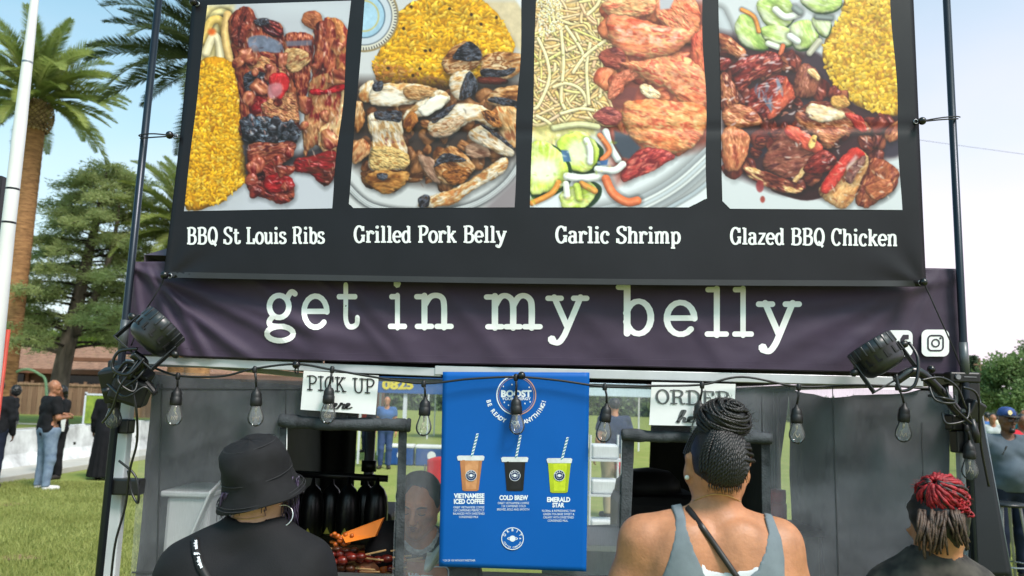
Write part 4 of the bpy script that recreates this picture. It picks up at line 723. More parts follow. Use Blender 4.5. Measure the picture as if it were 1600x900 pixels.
w.grid(quad_fn((624, 592), (985, 600), (989, 684), (622, 664), wall_s), 40, 14); w.grid(quad_fn((622, 664), (989, 684), (976, 920), (612, 920), wall_s), 40, 40); w.grid(quad_fn((612, 920), (976, 920), (978, YBOT), (590, YBOT), wall_s), 40, 10)
w.grid(quad_fn((985, 600), (1190, 603), (1190, 684), (989, 684), wall_s), 30, 14)
w.grid(quad_fn((1190, 603), (1496, 612), (1508, 900), (1196, 900), wall_s), 40, 50); w.grid(quad_fn((1196, 900), (1508, 900), (1530, YBOT), (1210, YBOT), wall_s), 30, 12)
w.grid(quad_fn((441, 925), (612, 925), (590, YBOT), (425, YBOT), wall_s), 16, 10); w.grid(quad_fn((976, 930), (1197, 930), (1210, YBOT), (978, YBOT), wall_s), 16, 10)
mw = w.build('mesh_wall', MESHM, tent, True)
def roll(pts, r, name='rolled_flap', n=10, flat=.75):
    p = catmull(pts, 8); N = len(p); C = wall_s(p[:, 0], p[:, 1], .012); m_ = MB(); rs = [r*(1+.7*(_vm.fbm(i*.8, 3.3)-.5)) for i in range(N)]; C = C+np.stack([0*p[:, 0], 0*p[:, 0], .008*(_vm.fbm(p[:, 0]/18, p[:, 1]/9, 2)-.5)], 1)
    m_.tube(C, rs, n); return m_.build(name, HEM, mw, True)
roll([(437, 656), (500, 662), (560, 663), (615, 664), (642, 664)], .024); roll([(972, 678), (1040, 683), (1120, 684), (1205, 686)], .022)
def hemstrip(tl, tr, br, bl, off=.006):
    o = MB().grid(quad_fn(tl, tr, br, bl, lambda a, b, o: wall_s(a, b, o+.004*_vm.fbm(a/7, b/11, 2))), 10, 60).build('window_hem', HEM, mw, True); return thick(o, .003, 1)
hemstrip((623, 672), (636, 672), (630, 915), (616, 915)); hemstrip((972, 684), (991, 688), (981, 925), (967, 925)); hemstrip((1189, 686), (1203, 688), (1206, 925), (1192, 925)); hemstrip((438, 668), (448, 668), (442, 915), (434, 915))
MB().tube(wall_s(np.array([448.5, 448.0, 447.]), np.array([668., 700., 760.]), .01), .0016, 6).build('window_piping', CREAM, mw, True)
seamm = M('seam_dark', (58, 61, 64), .8)
for (xa, ya, xb, yb, wd) in ((252, 600, 244, 900, 2), (1300, 605, 1310, 900, 1.4), (226, 606, 470, 606, 2), (206, 893, 434, 893, 3), (1440, 660, 1446, 900, 1.0)):
    nx = wd if abs(yb-ya) > abs(xb-xa) else 0; ny = 0 if nx else wd
    MB().grid(quad_fn((xa, ya), (xb+(nx if not ny else 0), yb) if ny else (xa+nx, ya), (xb+nx, yb+ny), (xa, ya+ny) if ny else (xb, yb), wall_s, .003), 2 if nx else 30, 30 if nx else 2).build('seam', seamm, mw, True)
for (x0, y0, x1, y1) in ((173, 748, 222, 772), (186, 655, 206, 677), (1482, 648, 1512, 672)):     # straps tying the mesh to the legs
    MB().box(V((x0+x1)/2, (y0+y1)/2, 2.962), ((x1-x0)*YV/FPX, .06, (y1-y0)*YV/FPX), None, .006).build('leg_strap', BLK, tent)
SIDE = M('black_side_cloth', (34, 36, 38), .8, .2, 3, bump=.2, bscale=60)
SIDEG = M('grey_side_cloth', (62, 66, 68), .8, .18, 2.5, bump=.25, bscale=40)
def sidewall(X, y0t, y0b, y1t, y1b, zt, name='side_wall', mat=SIDEG, sag=.0):
    o = MB().grid(lambda u, v: np.stack([X+.06*(_vm.fbm(u*5+X, v*3, 3)-.5)+.02*(_vm.fbm(u*16, v*9+X, 2)-.5), (y0t+(y1t-y0t)*u)*(1-v)+(y0b+(y1b-y0b)*u)*v, (zt-sag*np.sin(u*math.pi)+.03*(_vm.fbm(u*6, 2+X, 2)-.5))*(1-v)+.01], 1), 40, 12).build(name, mat, tent, True); return thick(o, .002)
sidewall(XL+.03, YV+.09, YV+.12, YR+.0, YR+.0, 1.735)
sidewall(XR-.03, YV+.06, YV+.06, 4.72, 4.62, 1.79, sag=.05)
sidewall(XR-.03, 4.73, 5.25, YR+.0, YR+.0, 1.80, mat=SIDE)
def backwall(x0, x1, zt, tilt=0.0):
    o = MB().grid(lambda u, v: np.stack([x0+(x1-x0)*u+tilt*(1-v)*(1-u), YR-.03+.015*np.sin(u*14), (zt+.01*np.sin(u*19))*(1-v)+.01], 1), 30, 8).build('back_wall', SIDE, tent, True); return thick(o, .002)
backwall(XL-.03, P(557, 700, YR)[0], 1.74); backwall(P(1004, 760, YR)[0], XR+.03, 1.73, .06)
MB().tube([(XR-.06, 4.83, 0), (XR-.06, 4.83, 1.78)], .018, 8).build('wall_pole', BLK, tent)
# navy flap guyed out from the right leg
NAVY = M('navy_flap', (24, 27, 36), .55, .12, 5, bump=.15, bscale=40)
f_ = MB().grid(quad_fn((1516, 612), (1527, 606), (1580, 900), (1513, 900), lambda a, b, o: P(a, b, YV-.03-.03*np.sin((b-600)/300*2)*((a-1513)/70))), 10, 40); f_.grid(quad_fn((1513, 900), (1580, 900), (1655, 1320), (1525, 1320), lambda a, b, o: P(a, b, np.full_like(a, YV-.035))), 10, 10)
thick(f_.build('leg_flap', NAVY, tent, True), .004)
MB().tube([V(1527, 606, YV-.032), V(1550, 735, YV-.04), V(1580.5, 900, YV-.045)], .004, 6).build('flap_piping', M('piping_grey', (110, 118, 130), .5), tent, True)
f2 = MB(); f2.box(V(187, 585, YV-.01), (.07, .06, .1), None, .008); f2.build('corner_joint', BLK, tent)
f2 = MB(); f2.box(V(1503, 590, YV-.02), (.11, .05, .038), None, .006); f2.box(V(1515, 640, YV-.01), (.055, .06, .2), None, .008); f2.box(V(1500, 690, YV), (.05, .055, .08), None, .006); f2.build('corner_joint', BLK, tent)
f2 = MB(); f2.lathe([(0, .004), (.009, .004), (.011, 0)], 14, align(V(1497, 589, YV-.05), (0, -1, 0))); f2.build('joint_bolt', STEEL, tent)
f2 = MB(); f2.box(V(1516, 589, YV-.046), (.045, .003, .003)); f2.build('joint_slot', STEEL, tent)
# ------------------------------------------------------------------ banner poles and ball bungees
POLE = M('pole_blue_black', (36, 42, 52), .32, .1, 6, metal=.5)
SLV = M('pole_sleeve_grey', (92, 96, 100), .4, .1, 8, metal=.4)
for (xt, yt, xm, ym, lab, sx0, sy0, sx1, sy1) in ((251, -30, 190, 560, 'dark metal banner pole left of the menu banner, tied to it by a ball bungee', 196, 500, 191, 548), (1477.5, -30, 1508, 590, 'dark metal banner pole right of the menu banner, against white sky', 1505, 535, 1508, 585)):
    Y = 2.925; A, B = V(xt, yt, Y), V(xm, ym, Y); d = (A-B).normalized(); base = B-d*(B.z/d.z); top = A+d*.15
    r = empty('banner_pole', base, lab, 'pole', 'banner poles'); MB().tube([base, top], .0135, 12).build('tube', POLE, r, True)
    MB().tube([V(sx0, sy0, Y-.001), V(sx1, sy1, Y-.001)], .0155, 12).build('sleeve', SLV, r, True)
    MB().lathe([(.05, 0), (.05, .012), (.02, .02)], 16, Matrix.Translation(base)).build('foot', BLK, r)
def bungee(ball, cord, lab, Y=2.862):
    r = empty('ball_bungee', V(*ball, Y), lab, 'bungee', 'black ball bungees')
    bb = bmesh.new(); bmesh.ops.create_uvsphere(bb, u_segments=14, v_segments=10, radius=.0145); bb.verts.index_update()
    MB().add([v.co+V(*ball, Y) for v in bb.verts], [[v.index for v in f.verts] for f in bb.faces]).build('ball', M('bungee_black', (17, 17, 19), .25, .1), r, True); bb.free()
    for c in cord: MB().tube(catmull([V(*q[:2], q[2] if len(q) > 2 else Y+.012) for q in c], 5), .0026, 6).build('cord', M('bungee_cord', (26, 26, 30), .7), r, True)
bungee((265, 211), [[(277, 213, 2.88), (262, 211), (240, 209), (222, 210, 2.905), (217, 212, 2.93), (222, 214, 2.95)], [(264, 213), (240, 214.5), (219, 216, 2.91)]], 'ball bungee tying the left banner edge halfway up to its pole')
bungee((1441, 189), [[(1434, 191, 2.88), (1441, 189), (1470, 184), (1494, 182, 2.905), (1500, 183, 2.93)], [(1441, 190), (1470, 187), (1497, 185.5, 2.91)]], 'ball bungee tying the right banner edge halfway up to its pole')
bungee((257, 430), [[(262, 426, 2.88), (257, 430), (252, 445), (240, 465), (224, 492, 2.9), (205, 540, 2.93)]], 'ball bungee at the lower left corner of the menu banner')
bungee((1443, 441), [[(1440, 438, 2.88), (1443, 441), (1452, 460), (1470, 500), (1490, 545, 2.9), (1503, 578, 2.93)]], 'ball bungee at the lower right corner of the menu banner')
bungee((302, 3), [[(303, 6, 2.88), (302, 3), (290, -8), (262, -22, 2.9)]], 'ball bungee at the upper left corner of the menu banner')
bungee((463, 570), [[(463, 570), (461, 580), (465, 584), (466, 574)]], 'ball bungee on the eave bar left of the pick up sign', 2.9)
bungee((815, 587), [[(815, 587), (812, 592), (808, 588)]], 'ball bungee on the eave bar above the blue drinks poster', 2.9)
bungee((1455, 577), [[(1455, 577), (1453, 588), (1458, 594), (1460, 586)]], 'ball bungee on the eave bar under the square icons', 2.9)
# ------------------------------------------------------------------ hanging signs and the drinks poster
def panel(name, q, Y, mat, lab, cat, t=.004, tiltY=None):
    r = empty(name, V(*q[3], Y), lab, cat); sf = lambda a, b, o=0.0: P(a, b, np.full(np.shape(a), Y)-o)
    o = MB().grid(quad_fn(*q, sf), 6, 6).build('board', mat, r); thick(o, t, 1); return r, sf
SIGNW = M('sign_board_white', (226, 228, 228), .5, .04, 5)
INK = M('sign_ink', (34, 34, 38), .6); INKG = M('sign_ink_grey', (92, 96, 98), .6, .2, 40)
HERE = [cur((0, .1), (.25, .9), (.34, 1.5), (.2, 1.55), (.12, .9), (.08, .02)), cur((.1, .3), (.28, .66), (.42, .5), (.4, .15), (.5, .02), (.66, .2), (.86, .5), (.84, .7), (.7, .7), (.66, .3), (.78, .03), (1.0, .1), (1.16, .5), (1.24, .78), (1.3, .6), (1.46, .62), (1.42, .2), (1.5, .03), (1.66, .2), (1.86, .5), (1.84, .7), (1.7, .7), (1.66, .3), (1.8, .03), (2.1, .2))]
def script(x0, x1, yb, h, sf, mb, off, wk=.16):
    out = []
    for s in HERE: strip(s, wk*1.3, wk*.7, True, out, .06)
    k = (x1-x0)/2.1
    put(out, lambda a, b, o: sf(x0+a*k+b*2.2, yb-b*h, o), mb, off)
r, sf = panel('pick_up_sign', ((475, 579), (592, 587), (587, 648), (470, 640)), 2.945, SIGNW, 'white pick up here sign hung from the eave bar', 'sign')
base = lambda x: 609+(x-480)*.055
slab_line('PICK UP', 480, 586, base, 22, sf, .17, .13, True, .0065).build('lettering', INK, r); m_ = MB(); script(507, 549, 639, 12, sf, m_, .0065); m_.build('lettering', INK, r)
r, sf = panel('order_sign', ((1018, 597), (1149, 600), (1146, 667), (1014, 664)), 2.945, SIGNW, 'white order here sign hung above the tall braided bun', 'sign')
slab_line('ORDER', 1024, 1142, lambda x: 630+(x-1024)*.03, 21, sf, .2, .14, True, .0065).build('lettering', INKG, r); m_ = MB(); script(1058, 1112, 660, 12, sf, m_, .0065); m_.build('lettering', INKG, r)
BLUE = M('poster_blue', (0, 86, 166), .5, .03, 2, spec=.22)
post = empty('drinks_poster', V(800, 890, 2.94), 'glossy blue drinks poster with three iced cups hung in the middle of the tent front', 'poster')
_vp = VN(17)
def pos_s(px, py, off=0.0): return P(px, py, 2.94+.012*(_vp.fbm(np.asarray(px)/130, np.asarray(py)/150, 2)-.5)-.006*np.sin((np.asarray(px)-690)/230*math.pi)-off)
o = MB().grid(quad_fn((692, 581), (921, 582), (916, 893), (686, 885), pos_s), 30, 40).build('sheet', BLUE, post, True); thick(o, .001, 1)
zx = lambda x: 670+x/2.7286
zy = lambda y: 570+y/2.7286
LW = M('poster_white', (224, 230, 236), .4, .02); COP = M('poster_copper', (196, 150, 130), .4)
m_ = MB(); ring_px(zx(373), zy(130), 29.5, 31.2, pos_s, m_, .0022, a0=60, a1=250); sans_line('BOOST', zx(308), zx(438), zy(108), zy(136), pos_s, m_, .0022, .05); sans_line('YOUR ENERGY', zx(311), zx(435), zy(139), zy(150), pos_s, m_, .0022, .03); sans_arc('BE READY FOR ANYTHING!', zx(373), zy(127), 47.5, 194, 346, 6.6, pos_s, m_, .0022, .03, True); m_.build('slogan', LW, post)
m_ = MB(); ring_px(zx(373), zy(130), 29.5, 31.2, pos_s, m_, .0022, a0=-110, a1=60); ring_px(zx(373), zy(130), 27.3, 27.9, pos_s, m_, .0022); m_.build('emblem_ring', COP, post)
m_ = MB()
for a, b in ((355, 84), (318, 92), (428, 96), (340, 172), (410, 165), (432, 158), (375, 72), (322, 160)): m_ = MB(); poly_px([(zx(a)-1.2, zy(b)), (zx(a), zy(b)-1.6), (zx(a)+1.2, zy(b)), (zx(a), zy(b)+1.6)], pos_s, m_, .0022); m_.build('emblem_star', LW, post)
def orbit(cx, cy, r, par, full):
    m1 = MB(); disc_px(cx, cy, r, pos_s, m1, .0036); m1.build('orbit_disc', M('orbit_navy', (24, 48, 92), .4) if not full else BLUE, par)
    m2 = MB(); o5 = .0042; ring_px(cx, cy, r*.93, r, pos_s, m2, o5); ring_px(cx, cy, r*.56, r*.6, pos_s, m2, o5) if not full else None
    ring_px(cx, cy, 0.0, r*.27, pos_s, m2, o5, 20); ring_px(cx, cy, r*.38, r*.47, pos_s, m2, o5+.0002, 30, ell=.35)
    if full: sans_arc('ORBIT', cx, cy, r*.66, 155, 25, r*.24, pos_s, m2, o5, .03); sans_arc('COFFEE COMPANY', cx, cy, r*.86, 205, 335, r*.15, pos_s, m2, o5, .02, True); poly_px([(cx+r*.62, cy-r*.1), (cx+r*.8, cy), (cx+r*.62, cy+r*.06)], pos_s, m2, o5)
    else: sans_arc('ORBIT', cx, cy, r*.64, 150, 30, r*.24, pos_s, m2, o5, .04)
    m2.build('orbit_mark', LW, par)
for (l0, l1, yl, b0, b1, c0, c1, yb_, cols, (sx0, sy0, sx1, sy1), name) in ((120, 238, 400, 133, 228, 143, 212, 535, [(206, 150, 104), (180, 120, 76), (222, 176, 136)], (183, 392, 208, 293), 'tan'), (308, 425, 406, 322, 412, 332, 403, 535, [(24, 22, 30), (12, 12, 18), (58, 40, 44)], (372, 398, 391, 300), 'black'), (502, 612, 411, 508, 606, 518, 592, 543, [(198, 212, 40), (168, 186, 24), (222, 230, 110)], (567, 406, 592, 309), 'lime')):
    cu = MB(); yl2 = yl+6
    cu.grid(quad_fn((zx(b0), zy(yl2)), (zx(b1), zy(yl2)), (zx(c1), zy(yb_)), (zx(c0), zy(yb_)), pos_s, .0022), 6, 8); cu = cu.build('cup_print', M('drink_'+name, cols[0], .4, rgb2=cols[1], scale=30), post)
    e = MB(); k = .22
    for s0, s1 in ((0, k), (1-k*.7, 1)): e.grid(quad_fn((zx(b0+(b1-b0)*s0), zy(yl2)), (zx(b0+(b1-b0)*s1), zy(yl2)), (zx(c0+(c1-c0)*s1), zy(yb_)), (zx(c0+(c1-c0)*s0), zy(yb_)), pos_s, .0028), 2, 6)
    e.build('cup_print_edge', M('drinkedge_'+name, cols[1], .4), cu)
    e = MB(); poly_px([(zx(x), zy(y)) for x, y in ((l0, yl-8), (l0+6, yl-13), (l1-6, yl-13), (l1, yl-8), (l1-4, yl+8), (l0+4, yl+8))], pos_s, e, .003); e.build('lid_print', M('lid_white', (214, 218, 220), .4, .1, 50), cu); e = MB(); poly_px([(zx(c0+2), zy(yb_-6)), (zx(c1-2), zy(yb_-6)), (zx(c1-6), zy(yb_+3)), (zx(c0+6), zy(yb_+3))], pos_s, e, .0024) ; e.build('cup_base_print', M('drinkedge_'+name, cols[1], .4), cu)
    e = MB(); N = 9; dx, dy = (sx1-sx0), (sy1-sy0)
    poly_px([(zx(sx0-5), zy(sy0)), (zx(sx1-5), zy(sy1)), (zx(sx1+5), zy(sy1)), (zx(sx0+5), zy(sy0))], pos_s, e, .003); e.build('straw_print', LW, cu); e = MB()
    for i in range(7):
        a = i/7.; b = a+.07; poly_px([(zx(sx0+dx*a-4.5), zy(sy0+dy*a)), (zx(sx0+dx*b-4.5), zy(sy0+dy*b)), (zx(sx0+dx*(b+.06)+4.5), zy(sy0+dy*(b+.06))), (zx(sx0+dx*(a+.06)+4.5), zy(sy0+dy*(a+.06)))], pos_s, e, .0036)
    e.build('straw_stripes', M('straw_teal', (70, 140, 150), .5), cu)
    orbit(zx((b0+b1)/2), zy(472), 8.6, cu, False)
m_ = MB()
for t, x0, x1, y0, y1, bo in (('VIETNAMESE', 107, 237, 548, 568, .045), ('ICED COFFEE', 107, 237, 572, 592, .045), ('COLD BREW', 301, 423, 556, 576, .045), ('EMERALD', 504, 603, 564, 584, .045), ('STAR', 527, 578, 588, 607, .045), ('ORBIT VIETNAMESE COFFEE', 105, 237, 603, 612, .0), ('12X CAFFEINES PERFECTLY', 106, 237, 616, 625, .0), ('BALANCED WITH SWEETENED', 104, 238, 630, 639, .0), ('CONDENSED MILK', 129, 211, 644, 653, 0), ('ORBIT VIETNAMESE COFFEE', 294, 427, 585, 594, 0), ('12X CAFFEINES COLD', 311, 413, 598, 607, 0), ('BREWED, BOLD AND SMOOTH', 291, 428, 612, 621, 0), ('FLORAL & REFRESHING THAI', 483, 623, 618, 627, 0), ('GREEN TEA BASE SWEET &', 488, 620, 632, 641, 0), ('CREAMY WITH SWEETENED', 488, 618, 646, 655, 0), ('CONDENSED MILK.', 507, 594, 660, 669, 0), ('*12X OR 10X WITHOUT SWEETENER', 60, 198, 830, 838, 0)):
    m_ = MB(); sans_line(t, zx(x0), zx(x1), zy(y0), zy(y1), pos_s, m_, .0022, bo); m_.build('text_line', LW, post)
orbit(zx(357), zy(741), 48/2.7286, post, True)
# ------------------------------------------------------------------ string of bulbs
GLASS = M_glass('bulb_glass', (246, 248, 250), .07, 1.25, .075); SOCK = M('socket_rubber', (22, 22, 24), .5, .2, 40); FIL = M('filament', (206, 190, 160), .35, .1, metal=.6)
sl_ = empty('string_light', V(800, 600, 2.9), 'black string of clear glass bulbs draped along the eave bar', 'string light')
YS = 2.905
cab = [(196, 575), (236, 574), (278, 587), (345, 588), (398, 576), (463, 569), (520, 578), (590, 590), (662, 599), (735, 592), (806, 589), (870, 594), (945, 604), (1020, 603), (1097, 601), (1160, 589), (1248, 604), (1330, 602), (1392, 603), (1430, 606), (1470, 612), (1500, 655), (1512, 668)]
MB().tube(catmull([V(x, y, YS) for x, y in cab], 8), .0042, 8).build('cable', SOCK, sl_, True)
BP = [(0, .0), (.018, .001), (.021, .005), (.021, .027), (.0192, .030), (.0192, .033), (.0185, .044), (.0145, .053), (.008, .058), (.0055, .068)]
GP = [(0, -.071), (.009, -.0695), (.018, -.064), (.025, -.055), (.0282, -.044), (.0275, -.033), (.0235, -.019), (.0185, -.006), (.017, .004)]
for i, (x, ytop, yc, tx) in enumerate(((178, 585, 638, 196), (274, 587, 634, 278), (400, 577, 635, 398), (513, 577, 631, 519), (663, 599, 650, 662), (807, 589, 648, 806), (945, 604, 660, 945), (1092, 601, 655, 1097), (1245, 604, 662, 1248), (1412, 604, 660, 1402), (1515, 668, 718, 1510))):
    c = V(x, yc, YS); T = Matrix.Translation(c)@Euler((math.radians((i*37) % 9-4), math.radians((i*53) % 11-5), i*1.1)).to_matrix().to_4x4()
    s_ = MB().lathe(BP, 18, T); s_.tube([T@Vector((0, 0, .062)), (T@Vector((0, 0, .068))+V(tx, ytop, YS))/2+Vector((.002, -.004, 0)), V(tx, ytop, YS)], .0042, 8); s_.lathe([(.006, -.012), (.0085, -.008), (.0085, .008), (.004, .014)], 10, Matrix.Translation(V(tx, ytop+1, YS)))
    so_ = s_.build('lamp_socket', SOCK, sl_, True)
    MB().lathe(GP, 20, T).build('glass_bulb', GLASS, so_, True)
    f = MB(); f.tube([T@Vector((0, 0, .0)), T@Vector((0, 0, -.02))], [.005, .003], 8); zz = [T@Vector((.011*math.cos(a), .011*math.sin(a), -.036-.014*((k % 2)))) for k, a in enumerate(np.linspace(0, 5.6, 9))]
    f.tube(zz, .0008, 5); f.tube([T@Vector((0, 0, -.02)), zz[0]], .0008, 5); f.tube([T@Vector((0, 0, -.02)), zz[-1]], .0008, 5); f.build('filament', FIL, so_, True)
# ------------------------------------------------------------------ stage lights on clamp arms
def stage_light(c, d, lab, arm, wires, Y0):
    r = empty('stage_light', arm[-1], lab, 'stage light', 'stage lights on the tent corners'); T = align(c, d, (0, -1, .2)); R = .082
    prof = [(0, -.05), (.03, -.05), (.055, -.046), (.07, -.036), (.076, -.022), (.079, .02), (R, .024), (R, .062), (R-.006, .064), (R-.008, .05), (.0, .046)]
    h = MB().lathe(prof, 36, T)
    for k in range(18):
        a = 2*math.pi*k/18; h.box(T@Vector((.0785*math.cos(a), .0785*math.sin(a), .042)), (.012, .011, .04), (T.to_3x3()@Euler((0, 0, a)).to_matrix()), .002)
    ho = h.build('housing', M('lamp_housing', (34, 36, 40), .34, .12, 20, spec=.6), r, True)
    sl2 = MB()
    for k in range(14):
        a = 2*math.pi*k/14+.1; q = T.to_3x3()@Euler((0, 0, a)).to_matrix()
        sl2.box(T@Vector((.0778*math.cos(a), .0778*math.sin(a), .000)), (.004, .008, .026), q); sl2.box(T@Vector((.0778*math.cos(a+.09), .0778*math.sin(a+.09), -.011)), (.004, .012, .006), q)
    sl2.build('vent_slots', M('vent_black', (6, 6, 7), .8), ho)
    MB().lathe([(0, .0475), (.07, .0475), (.073, .0465)], 30, T).build('lens', M('lamp_lens', (120, 126, 134), .15, .3, 120, spec=.8), ho, True)
    y = MB(); xs = T.to_3x3()@Vector((1, 0, 0)); zs = T.to_3x3()@Vector((0, 0, 1))
    for s in (-1, 1): y.box(Vector(c)+xs*s*.091-zs*.035, (.006, .024, .11), T.to_3x3(), .002)
    y.box(Vector(c)-zs*.088, (.19, .024, .006), T.to_3x3(), .002); y.build('yoke', BLK, r)
    for s in (-1, 1): MB().lathe([(0, .028), (.008, .028), (.013, .02), (.013, .006), (.005, 0)], 12, align(Vector(c)+xs*s*.092, xs*s)).build('yoke_knob', BLK, r, True)
    MB().tube(catmull([Vector(c)-zs*.09]+list(arm), 6), .0165, 12).build('arm', M('arm_black', (20, 21, 24), .25, .1, 10, spec=.6), r, True)
    MB().box(arm[-1], (.06, .075, .07), Euler((.2, .4, .3)), .008).build('clamp', BLK, r)
    MB().lathe([(0, .03), (.014, .028), (.017, .01), (.01, 0)], 14, align(Vector(arm[-2]), (-.1, -1, .1))).build('clamp_knob', BLK, r, True)
    for k, w_ in enumerate(wires): MB().tube(catmull([V(*q) for q in w_], 7), .0042 if k else .0055, 7).build('wire', M('cable_rubber', (16, 16, 18), .35, .1, spec=.6), r, True)
    return r
stage_light(V(240, 524, 2.80), (.60, .30, .74), 'black stage light at the left tent corner, aimed up at the banner', [V(225, 570, 2.8), V(196, 592, 2.83), V(172, 612, 2.87), V(180, 600, 2.92)],
  [[(215, 545, 2.76), (185, 550, 2.75), (176, 575, 2.75), (200, 585, 2.74), (225, 560, 2.76)], [(222, 555, 2.78), (190, 600, 2.74), (175, 640, 2.78), (160, 660, 2.83)], [(200, 570, 2.78), (185, 595, 2.75), (208, 612, 2.76), (212, 590, 2.78), (180, 580, 2.78)], [(168, 600, 2.82), (195, 620, 2.76), (225, 605, 2.78), (240, 615, 2.8), (248, 600, 2.84)], [(205, 600, 2.8), (213, 640, 2.8), (214, 690, 2.84), (203, 735, 2.86), (196, 790, 2.88), (180, 850, 2.88), (172, 920, 2.88)], [(178, 590, 2.8), (196, 566, 2.77), (214, 572, 2.77), (204, 590, 2.78)], [(185, 610, 2.8), (210, 595, 2.76), (228, 575, 2.78)], [(186, 720, 2.87), (212, 745, 2.86), (216, 785, 2.86), (206, 770, 2.87), (200, 735, 2.87)]], 2.8)
stage_light(V(1374, 560, 2.80), (-.50, .22, .84), 'black stage light at the right tent corner, aimed up at the banner', [V(1432, 580, 2.78), V(1470, 612, 2.8), V(1500, 646, 2.84), V(1516, 640, 2.92)],
  [[(1400, 585, 2.76), (1408, 610, 2.75), (1430, 600, 2.74), (1434, 560, 2.75), (1420, 535, 2.78)], [(1440, 594, 2.75), (1470, 590, 2.76), (1495, 605, 2.77), (1508, 635, 2.79), (1520, 660, 2.84)], [(1452, 604, 2.77), (1462, 625, 2.75), (1490, 630, 2.75), (1492, 618, 2.78)], [(1472, 645, 2.78), (1480, 662, 2.77), (1510, 655, 2.78), (1514, 630, 2.8)], [(1505, 605, 2.8), (1528, 620, 2.82), (1532, 690, 2.86), (1545, 760, 2.88)], [(1478, 605, 2.78), (1490, 635, 2.76), (1518, 662, 2.78)], [(1450, 618, 2.77), (1475, 622, 2.74), (1492, 626, 2.76)]], 2.8)
p_ = MB(); p_.tube([V(1518, 655, 2.8), V(1524, 678, 2.8), V(1527, 692, 2.8)], [.011, .013, .009], 10); pw = p_.build('power_plug', BLK, None, True); tag(pw, 'small black power connector dangling beside the lowest right bulb', 'plug')
k_ = MB(); k_.box(V(205, 610, 2.86), (.12, .09, .09), Euler((.1, .3, .2)), .012); k_.box(V(180, 600, 2.88), (.08, .07, .12), Euler((.3, -.2, .1)), .01); k_.box(V(220, 588, 2.87), (.07, .06, .06), Euler((.5, .6, .1)), .01); k_.tube([V(228, 598, 2.84), V(243, 615, 2.84)], .012, 10); k_.build('lamp_bracket', M('bracket_black', (16, 16, 18), .5, .2, 30), [o for o in COL.objects if o.name == 'stage_light'][0])
# ------------------------------------------------------------------ people: signed distance bodies meshed with surface nets
def rc(p, a, b, ra, rb=None):
    rb = ra if rb is None else rb; a = np.asarray(a, float); b = np.asarray(b, float); e = b-a; t = np.clip(((p-a)@e)/max(e@e, 1e-12), 0, 1)
    return np.linalg.norm(p-a-t[:, None]*e, axis=1)-(ra+(rb-ra)*t)
def el(p, c, r):
    r = np.asarray(r, float); q = (p-np.asarray(c, float))/r; k = np.linalg.norm(q, axis=1); return (k-1)*k/np.maximum(np.linalg.norm(q/r, axis=1), 1e-9)
def smin(a, b, k): h = np.clip(.5+.5*(b-a)/k, 0, 1); return b+(a-b)*h-k*h*(1-h)
def smax(a, b, k): return -smin(-a, -b, k)
def wrink(p, amp, f=22.0, ph=0.0):
    return amp*(np.sin(p[:, 0]*f+2.1*np.sin(p[:, 2]*f*.55+ph)+p[:, 1]*f*.4)*.6+np.sin(p[:, 2]*f*1.4+1.8*np.sin(p[:, 0]*f*.7+ph*2)+p[:, 1]*f*.6)*.5)
